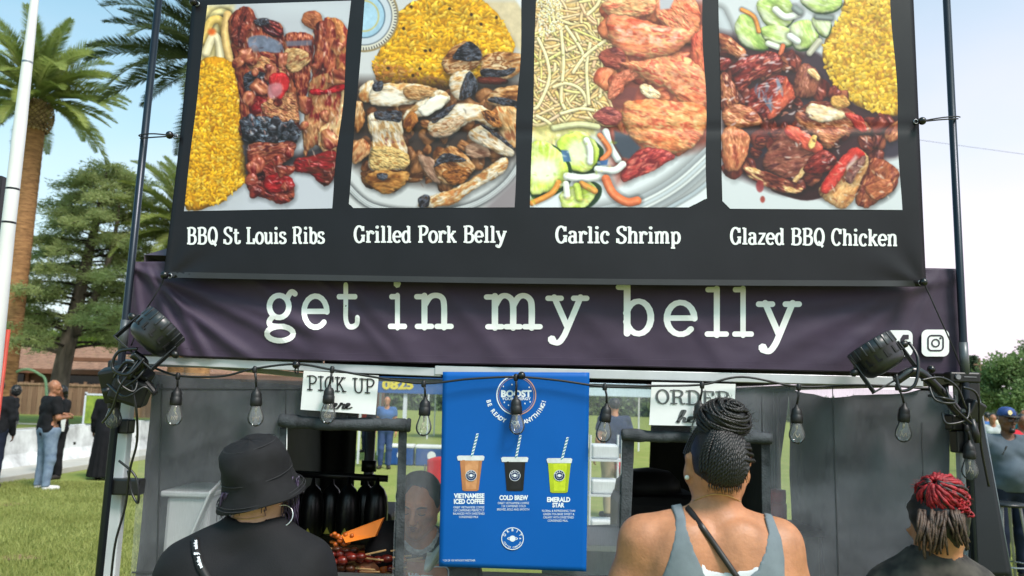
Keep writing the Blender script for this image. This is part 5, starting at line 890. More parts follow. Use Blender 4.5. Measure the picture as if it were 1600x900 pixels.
def nets(fn, lo, hi, h):
    lo = np.array(lo, float); n = np.ceil((np.array(hi)-lo)/h).astype(int)+2; ax = [lo[i]+h*np.arange(n[i]) for i in range(3)]
    B = 5; nb = -(-n//B); cb = [lo[i]+h*(B*np.arange(nb[i])+(B-1)/2) for i in range(3)]; C0 = np.stack([q.ravel() for q in np.meshgrid(*cb, indexing='ij')], 1); dc = fn(C0); v = np.repeat(np.repeat(np.repeat(dc.reshape(nb), B, 0), B, 1), B, 2)
    loc = np.stack([q.ravel() for q in np.meshgrid(*[h*(np.arange(B)-(B-1)/2)]*3, indexing='ij')], 1); near = np.argwhere((np.abs(dc) < h*B*1.15+.012).reshape(nb)); pts = (lo+h*(B*near+(B-1)/2))[:, None, :]+loc[None]; val = fn(pts.reshape(-1, 3)).reshape(-1, B, B, B)
    for (i, j, k), q in zip(near, val): v[i*B:i*B+B, j*B:j*B+B, k*B:k*B+B] = q
    n = np.array(v.shape)
    v[np.abs(v) < 1e-9] = 1e-9
    s = v < 0; c = np.zeros(tuple(n-1), int); cor = [(i, j, k) for i in (0, 1) for j in (0, 1) for k in (0, 1)]
    sub = lambda a, o: a[o[0]:a.shape[0]-1+o[0], o[1]:a.shape[1]-1+o[1], o[2]:a.shape[2]-1+o[2]]
    for o in cor: c += sub(s, o)
    act = (c > 0) & (c < 8); idx = -np.ones(act.shape, int); idx[act] = np.arange(act.sum()); I = np.argwhere(act)
    acc = np.zeros((len(I), 3)); cnt = np.zeros(len(I))
    for a in cor:
        for d in range(3):
            if a[d]: continue
            b = list(a); b[d] = 1; va = v[I[:, 0]+a[0], I[:, 1]+a[1], I[:, 2]+a[2]]; vb = v[I[:, 0]+b[0], I[:, 1]+b[1], I[:, 2]+b[2]]; m = (va < 0) != (vb < 0)
            t = np.where(m, va/np.where(m, va-vb, 1), 0); q = np.array(a, float)[None].repeat(len(I), 0); q[:, d] += t; acc[m] += q[m]; cnt[m] += 1
    verts = lo+h*(I+acc/np.maximum(cnt, 1)[:, None]); F = []
    for d in range(3):
        e = [slice(None)]*3; e2 = [slice(None)]*3; e[d] = slice(0, -1); e2[d] = slice(1, None); m = s[tuple(e)] != s[tuple(e2)]; Q = np.argwhere(m); u, w_ = (d+1) % 3, (d+2) % 3
        ok = (Q[:, u] > 0) & (Q[:, w_] > 0) & (Q[:, u] < n[u]-1) & (Q[:, w_] < n[w_]-1); Q = Q[ok]; sg = s[Q[:, 0], Q[:, 1], Q[:, 2]]
        def cell(du, dw): R = Q.copy(); R[:, u] += du; R[:, w_] += dw; return idx[R[:, 0], R[:, 1], R[:, 2]]
        f = np.stack([cell(-1, -1), cell(0, -1), cell(0, 0), cell(-1, 0)], 1); f[~sg] = f[~sg][:, ::-1]; F.append(f[(f >= 0).all(1)])
    return verts, np.vstack(F)
def sdf_mesh(name, fn, lo, hi, h, mat, parent, extra=None):
    v, f = nets(fn, lo, hi, h); v = v.tolist(); f = f.tolist()
    for (ev, ef) in (extra or []): k = len(v); v += np.asarray(ev).tolist(); f += [[i+k for i in q] for q in np.asarray(ef).tolist()]
    return mesh(name, v, f, mat, parent, True)
def march(fn, px, py, y0=1.2):
    """first hit of the sight lines through pixels with a body surface"""
    d = ray(np.asarray(px, float), np.asarray(py, float)); d = d/np.linalg.norm(d, axis=1)[:, None]; t = np.full(len(d), y0)
    for _ in range(70): t = t+fn(CAM+d*t[:, None])*.8
    return CAM+d*t[:, None]
def px_poly(p, pts):
    """signed distance (m, inside negative) to an outline given in picture pixels, swept along the view"""
    x, y = proj(p); z = (p-CAM)@_F; d = np.full(len(x), 1e9); ins = np.zeros(len(x), bool); q = np.array(pts, float)
    for (ax, ay), (bx, by) in zip(q, np.roll(q, -1, 0)):
        ex, ey = bx-ax, by-ay; t = np.clip(((x-ax)*ex+(y-ay)*ey)/max(ex*ex+ey*ey, 1e-9), 0, 1); d = np.minimum(d, np.hypot(x-ax-t*ex, y-ay-t*ey))
        c = (ay > y) != (by > y); ins ^= c & (x < ax+(y-ay)/((by-ay) if abs(by-ay) > 1e-9 else 1e-9)*ex)
    return np.where(ins, -d, d)*z/FPX
def skin(name, rgb): 
    m = M(name, rgb, .5, .13, 22, bump=.9, bscale=120, spec=.4, dist=.001); m.node_tree.nodes['Principled BSDF'].inputs['Subsurface Weight'].default_value = .08; m.node_tree.nodes['Principled BSDF'].inputs['Subsurface Radius'].default_value = (.01, .004, .002); return m
def fabric(name, rgb, rgb2=None, sc=6): return M(name, rgb, .85, .12, sc, bump=.35, bscale=420, spec=.2, rgb2=rgb2, dist=.001)
SK1 = skin('skin_brown', (160, 108, 80)); SK2 = skin('skin_tan', (182, 126, 92)); SK3 = skin('skin_deep', (108, 70, 52)); SK4 = skin('skin_light', (196, 150, 122))
BLACKF = fabric('black_cotton', (24, 24, 27)); HAIRB = M('black_hair', (18, 15, 15), .42, .3, 60, bump=.6, bscale=240, spec=.5)
def hand_sdf(wr, d, up, side, sc=1.0, curl=.35):
    """palm, four unequal bent fingers and a thumb leaving the side of the palm; returns prims (a, b, ra, rb)"""
    wr = np.asarray(wr, float); d = np.asarray(d, float); d = d/np.linalg.norm(d); up = np.asarray(up, float); n = up-d*(up@d); n = n/np.linalg.norm(n); x = np.cross(d, n)*side; o = []
    P_ = lambda a, b, c: wr+(x*a+d*b+n*c)*sc
    for a in (-.026, -.009, .009, .026): o.append((P_(a*.6, .005, 0), P_(a, .075, 0), .015*sc, .013*sc))
    for a, L in ((.028, .066), (.010, .078), (-.009, .073), (-.027, .056)):
        k = P_(a, .082, 0); m_ = k+(d*math.cos(curl)-n*math.sin(curl))*L*.5*sc; e = m_+(d*math.cos(curl*2.6)-n*math.sin(curl*2.6))*L*.5*sc
        o += [(k, m_, .0095*sc, .0088*sc), (m_, e, .0088*sc, .007*sc)]
    t0 = P_(.026, .02, -.004); t1 = P_(.05, .05, -.012); t2 = P_(.052, .08, -.02); o += [(t0, t1, .013*sc, .011*sc), (t1, t2, .011*sc, .0085*sc)]
    return o
def face_sdf(p, d, c, f, k=1.0, up=None):
    """adds jaw, nose, brows, lips and ears to a head at c looking along f"""
    f = np.asarray(f, float); f = f/np.linalg.norm(f); u = np.array((0, 0, 1.0)) if up is None else np.asarray(up, float); u = u-f*(u@f); u = u/np.linalg.norm(u); r = np.cross(f, u); c = np.asarray(c, float)
    A = lambda a, b, e: c+(r*a+f*b+u*e)*k
    d = smin(d, rc(p, A(0, .045, -.068), A(0, .062, -.092), .042*k, .026*k), .03*k)
    for s in (-1, 1):
        d = smin(d, rc(p, A(s*.045, .01, -.06), A(s*.014, .06, -.088), .03*k, .02*k), .02*k); d = smin(d, rc(p, A(s*.035, .068, -.012), A(s*.052, .05, -.02), .02*k), .015*k)
        d = smax(d, -(np.linalg.norm(p-A(s*.032, .1, .004), axis=1)-.019*k), .014*k)
        d = smin(d, np.linalg.norm(p-A(s*.031, .078, .003), axis=1)-.0125*k, .004*k)
        d = smin(d, rc(p, A(s*.014, .092, .022), A(s*.046, .08, .022), .008*k), .012*k)
        e = rc(p, A(s*.079, -.008, .016), A(s*.076, .0, -.026), .014*k, .009*k); d = smin(d, e, .008*k); d = smax(d, -rc(p, A(s*.092, .002, .012), A(s*.09, .004, -.012), .007*k), .005*k)
    d = smin(d, rc(p, A(0, .092, .01), A(0, .112, -.03), .008*k, .0135*k), .01*k)
    for s in (-1, 1): d = smin(d, np.linalg.norm(p-A(s*.012, .1, -.034), axis=1)-.0085*k, .006*k)
    d = smin(d, rc(p, A(-.018, .088, -.056), A(.018, .088, -.056), .0075*k), .008*k); d = smin(d, rc(p, A(-.014, .088, -.066), A(.014, .088, -.066), .0085*k), .006*k)
    d = smax(d, -rc(p, A(-.02, .1, -.0605), A(.02, .1, -.0605), .003*k), .004*k)
    return d
def face_parts(par, c, f, k=1.0, lid=False, brow=HAIRB, lipc=(140, 74, 66), up=None):
    f = np.asarray(f, float); f = f/np.linalg.norm(f); u = np.array((0, 0, 1.0)) if up is None else np.asarray(up, float); u = u-f*(u@f); u = u/np.linalg.norm(u); r = np.cross(f, u); c = np.asarray(c, float); A = lambda a, b, e: c+(r*a+f*b+u*e)*k
    for s in (-1, 1):
        MB().tube([A(s*.014, .1, .021), A(s*.03, .0985, .0265), A(s*.048, .085, .021)], [.002*k, .0042*k, .0018*k], 6).build('eyebrow', brow, par, True)
        if lid: MB().tube([A(s*.018, .0885, -.004), A(s*.031, .0925, -.007), A(s*.044, .0865, -.004)], .0018*k, 6).build('eyelash', brow, par, True)
        else:
            bb = bmesh.new(); bmesh.ops.create_uvsphere(bb, u_segments=10, v_segments=8, radius=.0105*k); bb.verts.index_update(); MB().add([np.array(v.co)+A(s*.031, .0825, .003) for v in bb.verts], [[v.index for v in q.verts] for q in bb.faces]).build('eye', M('eye_white', (210, 204, 198), .2, .05), par, True); bb.free()
            MB().lathe([(0, .0005), (.0052*k, 0), (.0055*k, -.002)], 10, align(A(s*.031, .0928, .003), f)).build('iris', M('iris_dark', (34, 22, 16), .2), par, True)
    MB().tube([A(-.023, .089, -.0595), A(-.009, .0965, -.0555), A(0, .0965, -.0575), A(.009, .0965, -.0555), A(.023, .089, -.0595)], [.001, .0036*k, .0036*k, .0036*k, .001], 8).build('lip', M('lips_%d' % lipc[0], lipc, .4), par, True)
    MB().tube([A(-.021, .0885, -.0615), A(0, .0975, -.0665), A(.021, .0885, -.0615)], [.001, .005*k, .001], 8).build('lip', MATS['lips_%d' % lipc[0]], par, True)
def person(pos, face_deg, H, lab, skinm, top=None, bottom=None, shoe=None, hair=None, arms=None, wide=1.0, belly=0.0, h=.016, sleeve=.55, hem=.93, dress=None, long_sleeve=False, hairfn=None, legs_in=0.0, face=False, lean=0.0, group=None, neck_open=.0, bottom_end=.07, stance=.1, look=0.0):
    """standing figure; local +y is where it looks, arms = {side: (elbow, wrist)} in local metres for 1.75 m"""
    k = H/1.75; r = empty('person', (pos[0], pos[1], 0), lab, 'person', group); a = math.radians(face_deg); c_, s_ = math.cos(a), math.sin(a)
    def w(q): q = np.array(q, float)*k; q[1] += lean*max(0, q[2]-.9*k); return np.array([pos[0]+c_*q[0]-s_*q[1], pos[1]+s_*q[0]+c_*q[1], q[2]])
    fw = np.array([-s_, c_, 0]); b = wide
    la = a+math.radians(look); fl = np.array([-math.sin(la), math.cos(la), 0])
    hd = w((0, .02, 1.635)); J = {}
    for s in (-1, 1):
        J[s] = dict(hip=w((s*.09*b, 0, .92)), knee=w((s*(stance*.95), .015, .49)), ank=w((s*stance, -.02, .085)), toe=w((s*stance*1.25, .145, .035)), sh=w((s*.178*b, 0, 1.425)))
        e, wr = (arms or {}).get(s, ((s*(.235*b), -.02, 1.13), (s*(.25*b), .06, .89))); J[s]['el'] = w(e); J[s]['wr'] = w(wr)
    def torso(p, g=0.0):
        d = rc(p, w((-.075*b, 0, .96)), w((.075*b, 0, .96)), (.115*b+g)*k)
        d = smin(d, rc(p, w((-.055*b, .0, 1.12)), w((.055*b, .0, 1.12)), (.105*b+g)*k), .08*k); d = smin(d, rc(p, w((-.085*b, .01, 1.3)), w((.085*b, .01, 1.3)), (.108*b+g)*k), .08*k)
        d = smin(d, rc(p, w((-.155*b, -.005, 1.425)), w((.155*b, -.005, 1.425)), (.055+g)*k), .07*k)
        if belly: d = smin(d, np.linalg.norm(p-w((0, .08+belly*.3, 1.08)), axis=1)-(.1+belly+g)*k, .1*k)
        return smin(d, rc(p, w((0, -.01, 1.44)), w((0, 0, 1.5)), (.062+g*.4)*k, (.052+g*.3)*k), .04*k)
    def leg(p, g=0.0, up=True):
        d = None
        for s in (-1, 1):
            j = J[s]; q = smin(rc(p, j['hip'], j['knee'], (.083*b+g)*k, (.058+g)*k), rc(p, j['knee'], j['ank'], (.056+g)*k, (.038+g)*k), .03*k); d = q if d is None else np.minimum(d, q)
        return d
    def feet(p, g=0.0):
        d = None
        for s in (-1, 1): j = J[s]; q = rc(p, j['ank']-np.array([0, 0, .04*k]), j['toe'], (.042+g)*k, (.036+g)*k); d = q if d is None else np.minimum(d, q)
        return d
    def arm(p, g=0.0, fore=True):
        d = None
        for s in (-1, 1):
            j = J[s]; q = rc(p, j['sh'], j['el'], (.054*b**.5+g)*k, (.043+g)*k)
            if fore: q = smin(q, rc(p, j['el'], j['wr'], (.043+g)*k, (.03+g)*k), .02*k)
            d = q if d is None else np.minimum(d, q)
        return d
    def head(p):
        d = smin(el(p, hd+np.array([0, 0, .012*k]), (.077*k, .077*k, .105*k)), el(p, hd-fl*.012*k+np.array([0, 0, .03*k]), (.075*k, .075*k, .085*k)), .02*k); d = smin(d, np.linalg.norm(p-(hd+fl*.02*k+np.array([0, 0, .02*k])), axis=1)-.074*k, .02*k)
        d = smin(d, rc(p, w((0, 0, 1.47)), hd-np.array([0, 0, .05*k]), .056*k, .052*k), .03*k)
        return face_sdf(p, d, hd, fl, k) if (face or h < .015) else smin(d, rc(p, hd+fl*.05*k-np.array([0, 0, .07*k]), hd+fl*.055*k-np.array([0, 0, .085*k]), .04*k, .03*k), .03*k)
    def body(p): return smin(smin(smin(smin(torso(p), leg(p), .04*k), feet(p), .02*k), arm(p), .03*k), head(p), .02*k)
    allp = np.array([v for j in J.values() for v in j.values()]+[hd]); lo = allp.min(0)-np.array([.3, .3, 0])*k*max(1, b*.9); hi = allp.max(0)+np.array([.3, .3, .2])*k*max(1, b*.9); lo[2] = -.005
    ex = []
    for s in (-1, 1):
        j = J[s]; dd = j['wr']-j['el']; pr = hand_sdf(j['wr'], dd, np.cross(dd, fw)*s if abs(dd[2]) > .6*np.linalg.norm(dd) else (0, 0, 1), -s, k)
        def hf(p, pr=pr):
            d = None
            for (A, B, ra, rb) in pr: q = rc(p, A, B, ra, rb); d = q if d is None else smin(d, q, .004)
            return smin(d, rc(p, j['wr']-dd*.15, j['wr'], .031*k, .028*k), .02)
        ex.append(nets(hf, j['wr']-.22*k, j['wr']+.22*k, .0085 if h > .01 else .006))
    sdf_mesh('body', body, lo, hi, h, skinm, r, ex)
    if top is not None:
        def shirt(p):
            d = smin(torso(p, .016), arm(p, .018, long_sleeve), .03*k)+wrink(p, .006, 19, pos[0])+wrink(p, .003, 41, pos[1])
            d = smax(d, hem*k-p[:, 2], .006); d = smax(d, p[:, 2]-1.5*k, .01)
            d = smax(d, -(np.linalg.norm((p-w((0, .045+neck_open*.4, 1.51)))*np.array([1, 1, .8]), axis=1)-(.07+neck_open)*k), .008)
            for s in (-1, 1):
                j = J[s]
                if not long_sleeve: e = (j['el']-j['sh']); L = np.linalg.norm(e); t = ((p-j['sh'])@e)/L; near = np.linalg.norm(p-j['sh']-np.clip(t/L, 0, 2)[:, None]*e, axis=1) < .1*k; wl = ((p-j['el'])@(j['wr']-j['el'])) > -1; d = np.where(near & (t > 0), smax(d, t-L*sleeve, .006), d)
            return d
        lo2 = lo.copy(); lo2[2] = (hem-.05)*k; hi2 = hi.copy(); hi2[2] = 1.56*k; sdf_mesh('shirt', shirt, lo2, hi2, h*.9, top, r)
    if bottom is not None:
        def pants(p):
            d = smin(leg(p, .022), rc(p, w((-.075*b, 0, .95)), w((.075*b, 0, .95)), (.12*b+.006)*k), .05*k)+wrink(p, .004, 24, pos[1])
            return smax(smax(d, p[:, 2]-1.0*k, .006), bottom_end*k-p[:, 2], .005)
        hi3 = hi.copy(); hi3[2] = 1.03*k; sdf_mesh('trousers', pants, lo, hi3, h*.9, bottom, r)
    if dress is not None:
        def gown(p):
            q = p-np.array([pos[0], pos[1], 0]); z = q[:, 2]/k; rad = np.interp(z, [.0, .25, .9, 1.05, 1.3], [.30, .27, .2*b, .15*b, .16*b])*k; d = np.hypot(q[:, 0], q[:, 1]*1.15)-rad+.012*np.sin(np.arctan2(q[:, 1], q[:, 0])*14)*np.clip(1-z, 0, 1)
            d = smin(d, smin(torso(p, .02), arm(p, .02, True), .04*k), .04*k)+wrink(p, .003, 22); return smax(smax(d, .05*k-p[:, 2], .01), p[:, 2]-1.49*k, .01)
        sdf_mesh('dress', gown, lo, hi, h, dress, r)
    if shoe is not None: lo4 = lo.copy(); hi4 = hi.copy(); hi4[2] = .14*k; sdf_mesh('shoes', lambda p: smax(feet(p, .01), -p[:, 2]+.0, .004), lo4, hi4, .012, shoe, r)
    if hairfn is not None: sdf_mesh('hair', lambda p: hairfn(p, hd, fl, k), hd-.3*k, hd+.25*k, min(h, .012), hair, r)
    if face: face_parts(r, hd, fl, k)
    return r, hd, fl, k, w, torso
def short_hair(p, hd, f, k): 
    d = el(p, hd-f*.012*k+np.array([0, 0, .03*k]), (.088*k, .088*k, .098*k))+wrink(p, .004, 90); q = (p-hd); return smax(d, q@f-.055*k+np.clip(-(q[:, 2]-.05*k), 0, 1)*1.1, .01)
def afro(p, hd, f, k):
    d = el(p, hd-f*.05*k+np.array([0, 0, .03*k]), (.115*k, .125*k, .14*k))+wrink(p, .008, 80); q = p-hd; return smax(d, q@f-.045*k, .01)
def long_hair(p, hd, f, k):
    d = el(p, hd-f*.014*k+np.array([0, 0, .03*k]), (.092*k, .092*k, .1*k)); d = smin(d, rc(p, hd-f*.05*k, hd-f*.075*k-np.array([0, 0, .24*k]), .075*k, .05*k), .04)+wrink(p, .005, 70); q = p-hd; return smax(d, q@f-.045*k, .012)
def uv_ball(c, r, n=14):
    bb = bmesh.new(); bmesh.ops.create_uvsphere(bb, u_segments=n, v_segments=n*2//3, radius=1); bb.verts.index_update(); r = np.broadcast_to(np.asarray(r, float), (3,))
    v = [np.asarray(c)+np.array(q.co)*r for q in bb.verts]; f = [[q.index for q in g_.verts] for g_ in bb.faces]; bb.free(); return v, f
# ------------------------------------------------------------------ ground, road, far setting
def sheet(name, x0, y0, x1, y1, z, mat, lab=None):
    o = MB().add([(x0, y0, z), (x1, y0, z), (x1, y1, z), (x0, y1, z)], [(0, 1, 2, 3)]).build(name, mat); tag(o, kind='structure'); return o
M('lawn', (122, 136, 66), .95, rgb2=(146, 148, 86), scale=1.3, bump=1.0, bscale=45, dist=.03, detail=9, spec=.15)
sheet('lawn', -300, -60, 300, 700, 0, MATS['lawn'])
sheet('road', -17.2, -50, -9.55, 43, .004, M('asphalt', (92, 94, 98), .9, .12, 3, bump=.4, bscale=120))
pv = MB().box((-9.05, -3.5+6, .05), (.95, 80, .11), None, .01).build('pavement', M('pavement_concrete', (176, 172, 164), .9, .08, 2, bump=.3, bscale=90)); tag(pv, kind='structure')
kb = MB().box((-17.3, 0, .06), (.2, 86, .13), None, .015).build('kerb', MATS['pavement_concrete']); tag(kb, kind='structure')
sheet('path', -60, 34.5, -17.6, 35.6, .006, M('path_concrete', (196, 188, 170), .9, .08, 2))
# grass blades where the lawn is near enough to show them
def blades(name, x0, x1, y0, y1, n, seed, hmin=.03, hmax=.075):
    r = np.random.default_rng(seed); x = r.uniform(x0, x1, n); y = y0+(y1-y0)*r.random(n)**1.2; a = r.uniform(0, 2*np.pi, n); h = r.uniform(hmin, hmax, n); w = r.uniform(.004, .009, n)*(1+(y-y0)*.08); lx = r.normal(0, .025, n); ly = r.normal(0, .025, n)
    keep = np.ones(n, bool)
    for (cx, cy, rr) in ((-6.0, 9.0, .35), (-5.6, 7.6, .3), (-7.0, 11.0, .25)): keep &= ((x-cx)**2/4+(y-cy)**2) > rr**2*r.uniform(.3, 1.2, n)
    x, y, a, h, w, lx, ly = [q[keep] for q in (x, y, a, h, w, lx, ly)]; n = len(x)
    A = np.stack([x-np.cos(a)*w, y-np.sin(a)*w, 0*x], 1); B = np.stack([x+np.cos(a)*w, y+np.sin(a)*w, 0*x], 1); C = np.stack([x+lx, y+ly, h], 1); v = np.stack([A, B, C], 1).reshape(-1, 3)
    me = bpy.data.meshes.new(name); me.from_pydata(v.tolist(), [], np.arange(3*n).reshape(-1, 3).tolist()); o = link(name, me, M_leaf('grass_blade', (172, 176, 106), (138, 142, 74), .45, .55)); return o
tag(blades('grass', -8.5, -3.0, 6.0, 14.5, 120000, 4), 'short sunlit lawn grass left of the tent', 'grass', kind='stuff')
tag(blades('grass', 4.4, 7.2, 5.5, 12, 26000, 5), 'short lawn grass right of the tent', 'grass', kind='stuff')
for (px_, py_, rx_, ry_, sd_) in ((6, 790, .3, .2, 1), (30, 874, .22, .13, 2)):
    c = G(px_, py_); rg = random.Random(sd_); o = MB().add([(c[0]+rx_*rg.uniform(.7, 1.2)*math.cos(a), c[1]+ry_*rg.uniform(.7, 1.2)*math.sin(a), .022) for a in np.linspace(0, 6.2832, 27)[:-1]], [tuple(range(26))]).build('bare_soil', M('soil_tan', (150, 122, 88), .95, .25, 8)); tag(o, kind='structure')
# white road barriers
def barrier(x, y0, y1, lab):
    pr = [(-.3, 0), (-.3, .08), (-.13, .33), (-.08, .78), (.08, .78), (.13, .33), (.3, .08), (.3, 0)]; n = len(pr); v = [(x+a, y, b) for y in (y0, y1) for a, b in pr]; f = [(i, (i+1) % n, n+(i+1) % n, n+i) for i in range(n)]+[tuple(range(n))[::-1], tuple(n+i for i in range(n))]
    r = empty('road_barrier', (x, (y0+y1)/2, 0), lab, 'barrier', 'white road barriers'); MB().add(v, f).build('block', M('barrier_white', (214, 216, 216), .75, rgb2=(150, 150, 150), scale=2.2, detail=6), r)
    MB().box((x, (y0+y1)/2, .8), (.1, .5, .05), None, .01).build('lifting_lug', MATS['barrier_white'], r); m_ = MB(); m_.box((x+.11, y0+(y1-y0)*.4, .42), (.03, .1, .06)); m_.build('drain_slot', BLK, r)
for i, (y0, y1, lab) in enumerate(((10.9, 13.9, 'white concrete road barrier nearest the left picture edge'), (14.75, 17.0, 'white concrete road barrier behind the bald man'), (17.05, 20.0, 'white concrete road barrier third along the kerb'), (20.05, 23.0, 'white concrete road barrier farthest along the kerb'))): barrier(-9.72, y0, y1, lab)
# wooden fence and house behind the road
fy = 46.0; fx0, fx1 = -48.0, -14.0
fn = empty('board_fence', ((fx0+fx1)/2, fy, 0), 'long brown wooden board fence across the road', 'fence'); rg = random.Random(2); WOODF = [M('fence_wood_%d' % i, c, .85, .2, 3, stretch=(3, 3, .3)) for i, c in enumerate(((150, 118, 92), (136, 104, 80), (160, 128, 100)))]
bm_me = {}
x = fx0; k = 0
while x < fx1:
    for j in range(3): pass
    wd = .28; o = None
    if k % 1 == 0:
        key = k % 5
        if key not in bm_me: t = MB().box((0, 0, .86+.012*key), (wd-.02, .025, 1.72+.024*key), None, 0); me = bpy.data.meshes.new('board'); me.from_pydata(t.v, [], t.f); me.materials.append(WOODF[key % 3]); bm_me[key] = me
        o = bpy.data.objects.new('board', bm_me[key]); COL.objects.link(o); o.parent = fn; o.location = (x-fn.location.x, rg.uniform(-.012, .012), 0)
    x += wd; k += 1
for i in range(12): MB().box((fx0+i*3.0, fy+.09, .95), (.12, .12, 1.9)).build('post', WOODF[1], fn)
MB().box(((fx0+fx1)/2, fy-.03, 1.70), (fx1-fx0, .06, .12)).build('top_rail', WOODF[2], fn)
hs = empty('house', (-27, 55, 0), 'low brown house with shingled roof behind the board fence', 'house')
WALLB = M('house_wall', (96, 66, 52), .85, .2, 1.5); ROOF = M('roof_shingle', (150, 112, 90), .9, .2, 4, bump=.6, bscale=8, dist=.05)
MB().box((-27, 55, 1.4), (36, 8, 2.8)).build('wall', WALLB, hs)
m_ = MB(); nrow = 11; rg = random.Random(9)
for i in range(nrow):
    t0, t1 = i/nrow, (i+1)/nrow
    for j in range(60):
        xa = -46+38*j/60+(.3 if i % 2 else 0); xb = xa+38/60-.02; z0 = 2.55+1.75*t0; z1 = 2.55+1.75*t1+.05; y0, y1 = 49.9+5.2*t0, 49.9+5.2*t1; zz = .05+rg.uniform(0, .02); m_.add([(xa, y0, z0+zz), (xb, y0, z0+zz), (xb, y1, z1), (xa, y1, z1), (xa, y0, z0-.03), (xb, y0, z0-.03)], [(0, 1, 2, 3), (4, 5, 1, 0)])
rf = m_.build('roof', ROOF, hs); tag(rf, kind='stuff')
MB().box((-27, 49.75, 2.5), (38.4, .25, .28)).build('fascia', M('fascia_brown', (118, 76, 54), .7, .1, 2), hs); MB().box((-23, 49.2, 3.25), (7, 1.2, .22)).build('porch_roof', MATS['fascia_brown'], hs)
for x in (-40, -35.6, -31.5, -26.5, -22, -18): MB().box((x, 50.95, 1.7), (2.2, .08, 1.2)).build('window', M('house_glass', (24, 24, 28), .15, .1), hs); MB().box((x+1.35, 50.9, 1.5), (.2, .1, 2.2)).build('post', MATS['fascia_brown'], hs)
# ------------------------------------------------------------------ trees
def cards(P0, D, L, Wd, N=None):
    """leaf blades: base points, directions, lengths, widths -> triangles pairs (diamond)"""
    r = np.random.default_rng(len(P0)); side = np.cross(D, r.normal(size=D.shape)); side /= np.maximum(np.linalg.norm(side, axis=1), 1e-6)[:, None]
    m = P0+D*(L*.45)[:, None]; v = np.stack([P0, m+side*Wd[:, None], P0+D*L[:, None], m-side*Wd[:, None]], 1).reshape(-1, 3); return v, np.arange(len(v)).reshape(-1, 4)
def np_mesh(name, v, f, mat, par): 
    me = bpy.data.meshes.new(name); me.from_pydata(v.tolist(), [], f.tolist()); return link(name, me, mat, par)
BARK = M('bark_grey', (118, 106, 96), .95, .3, 5, bump=1.0, bscale=14, dist=.05, stretch=(1, 1, .25)); NEED = M_leaf('cedar_needles', (178, 188, 128), (124, 140, 90), .5, .8)
def cedar(base, lab):
    r = empty('cedar_tree', base, lab, 'tree'); rg = np.random.default_rng(7); b = np.array(base); tk = MB()
    top = b+np.array([1.0, .5, 11.6]); tr = [b, b+np.array([.1, 0, 2.2]), b+np.array([.35, .1, 4.6]), b+np.array([.6, .2, 7.2]), b+np.array([.8, .4, 9.5]), top]; rad = [.44, .38, .33, .24, .15, .05]
    tk.tube(catmull(tr, 5), np.interp(np.linspace(0, 5, 26), range(6), rad), 12); tk.tube(catmull([tr[2]-np.array([0, 0, .8]), tr[2]+np.array([1.0, -.3, 1.0]), tr[2]+np.array([1.6, -.4, 3.2]), tr[2]+np.array([1.7, -.3, 5.4])], 5), np.linspace(.24, .05, 16), 10)
    tk.tube(catmull([b+np.array([0, 0, 3.1]), b+np.array([-1.0, -.2, 3.35]), b+np.array([-2.6, -.4, 3.4])], 4), np.linspace(.13, .05, 9), 8)
    PT, DR = [], []; trp = catmull(tr, 8); zz = trp[:, 2]; lm = MB()
    for i in range(104):
        z = b[2]+3.2+8.6*(i/104.)**.9+rg.uniform(-.25, .25); o = np.array([np.interp(z, zz, trp[:, k]) for k in range(3)]); az = i*2.399+rg.uniform(-.3, .3); hh = (z-b[2]-3.2)/8.6
        L = (4.9*max(0., 1-hh)**.55+.9)*rg.uniform(.6, 1.05)*(.75 if math.cos(az) < -.2 else 1.0); d = np.array([math.cos(az), math.sin(az), 0])
        pts = [o+d*L*t+np.array([0, 0, L*(.22*t-.26*t*t)+.1*math.sin(3*t+i)]) for t in np.linspace(0, 1, 9)]; lm.tube(pts, np.linspace(.075*(1-.6*hh), .012, 9), 5)
        ns = int(15+9*L)
        for s in range(ns):
            t = rg.uniform(.25, 1.0); p0 = np.array([np.interp(t, np.linspace(0, 1, 9), [q[k] for q in pts]) for k in range(3)]); sa = az+rg.choice([-1, 1])*rg.uniform(.3, 1.4); l2 = rg.uniform(.35, 1.0)*(1.1-.5*t); dd = np.array([math.cos(sa), math.sin(sa), rg.uniform(-.55, .45)]); m = int(12+26*l2)
            tt = rg.random(m); q = p0+dd*(l2*tt)[:, None]+rg.normal(0, .085, (m, 3)); q[:, 2] -= .12*tt**2; PT.append(q); e = dd+rg.normal(0, .55, (m, 3))*np.array([1, 1, .55]); DR.append(e/np.linalg.norm(e, axis=1)[:, None])
    PT = np.vstack(PT); DR = np.vstack(DR); v, f = cards(PT, DR, rg.uniform(.12, .26, len(PT)), rg.uniform(.014, .028, len(PT)))
    tk.build('trunk', BARK, r, True); lm.build('limbs', M('bark_dark', (70, 60, 52), .95, .3, 6), r, True); np_mesh('crown', v, f, NEED, r)
    return r
cb = G(84, 662); cedar((cb[0], cb[1], 0), 'broad grey-green cedar with a thick grey trunk behind the bald man')
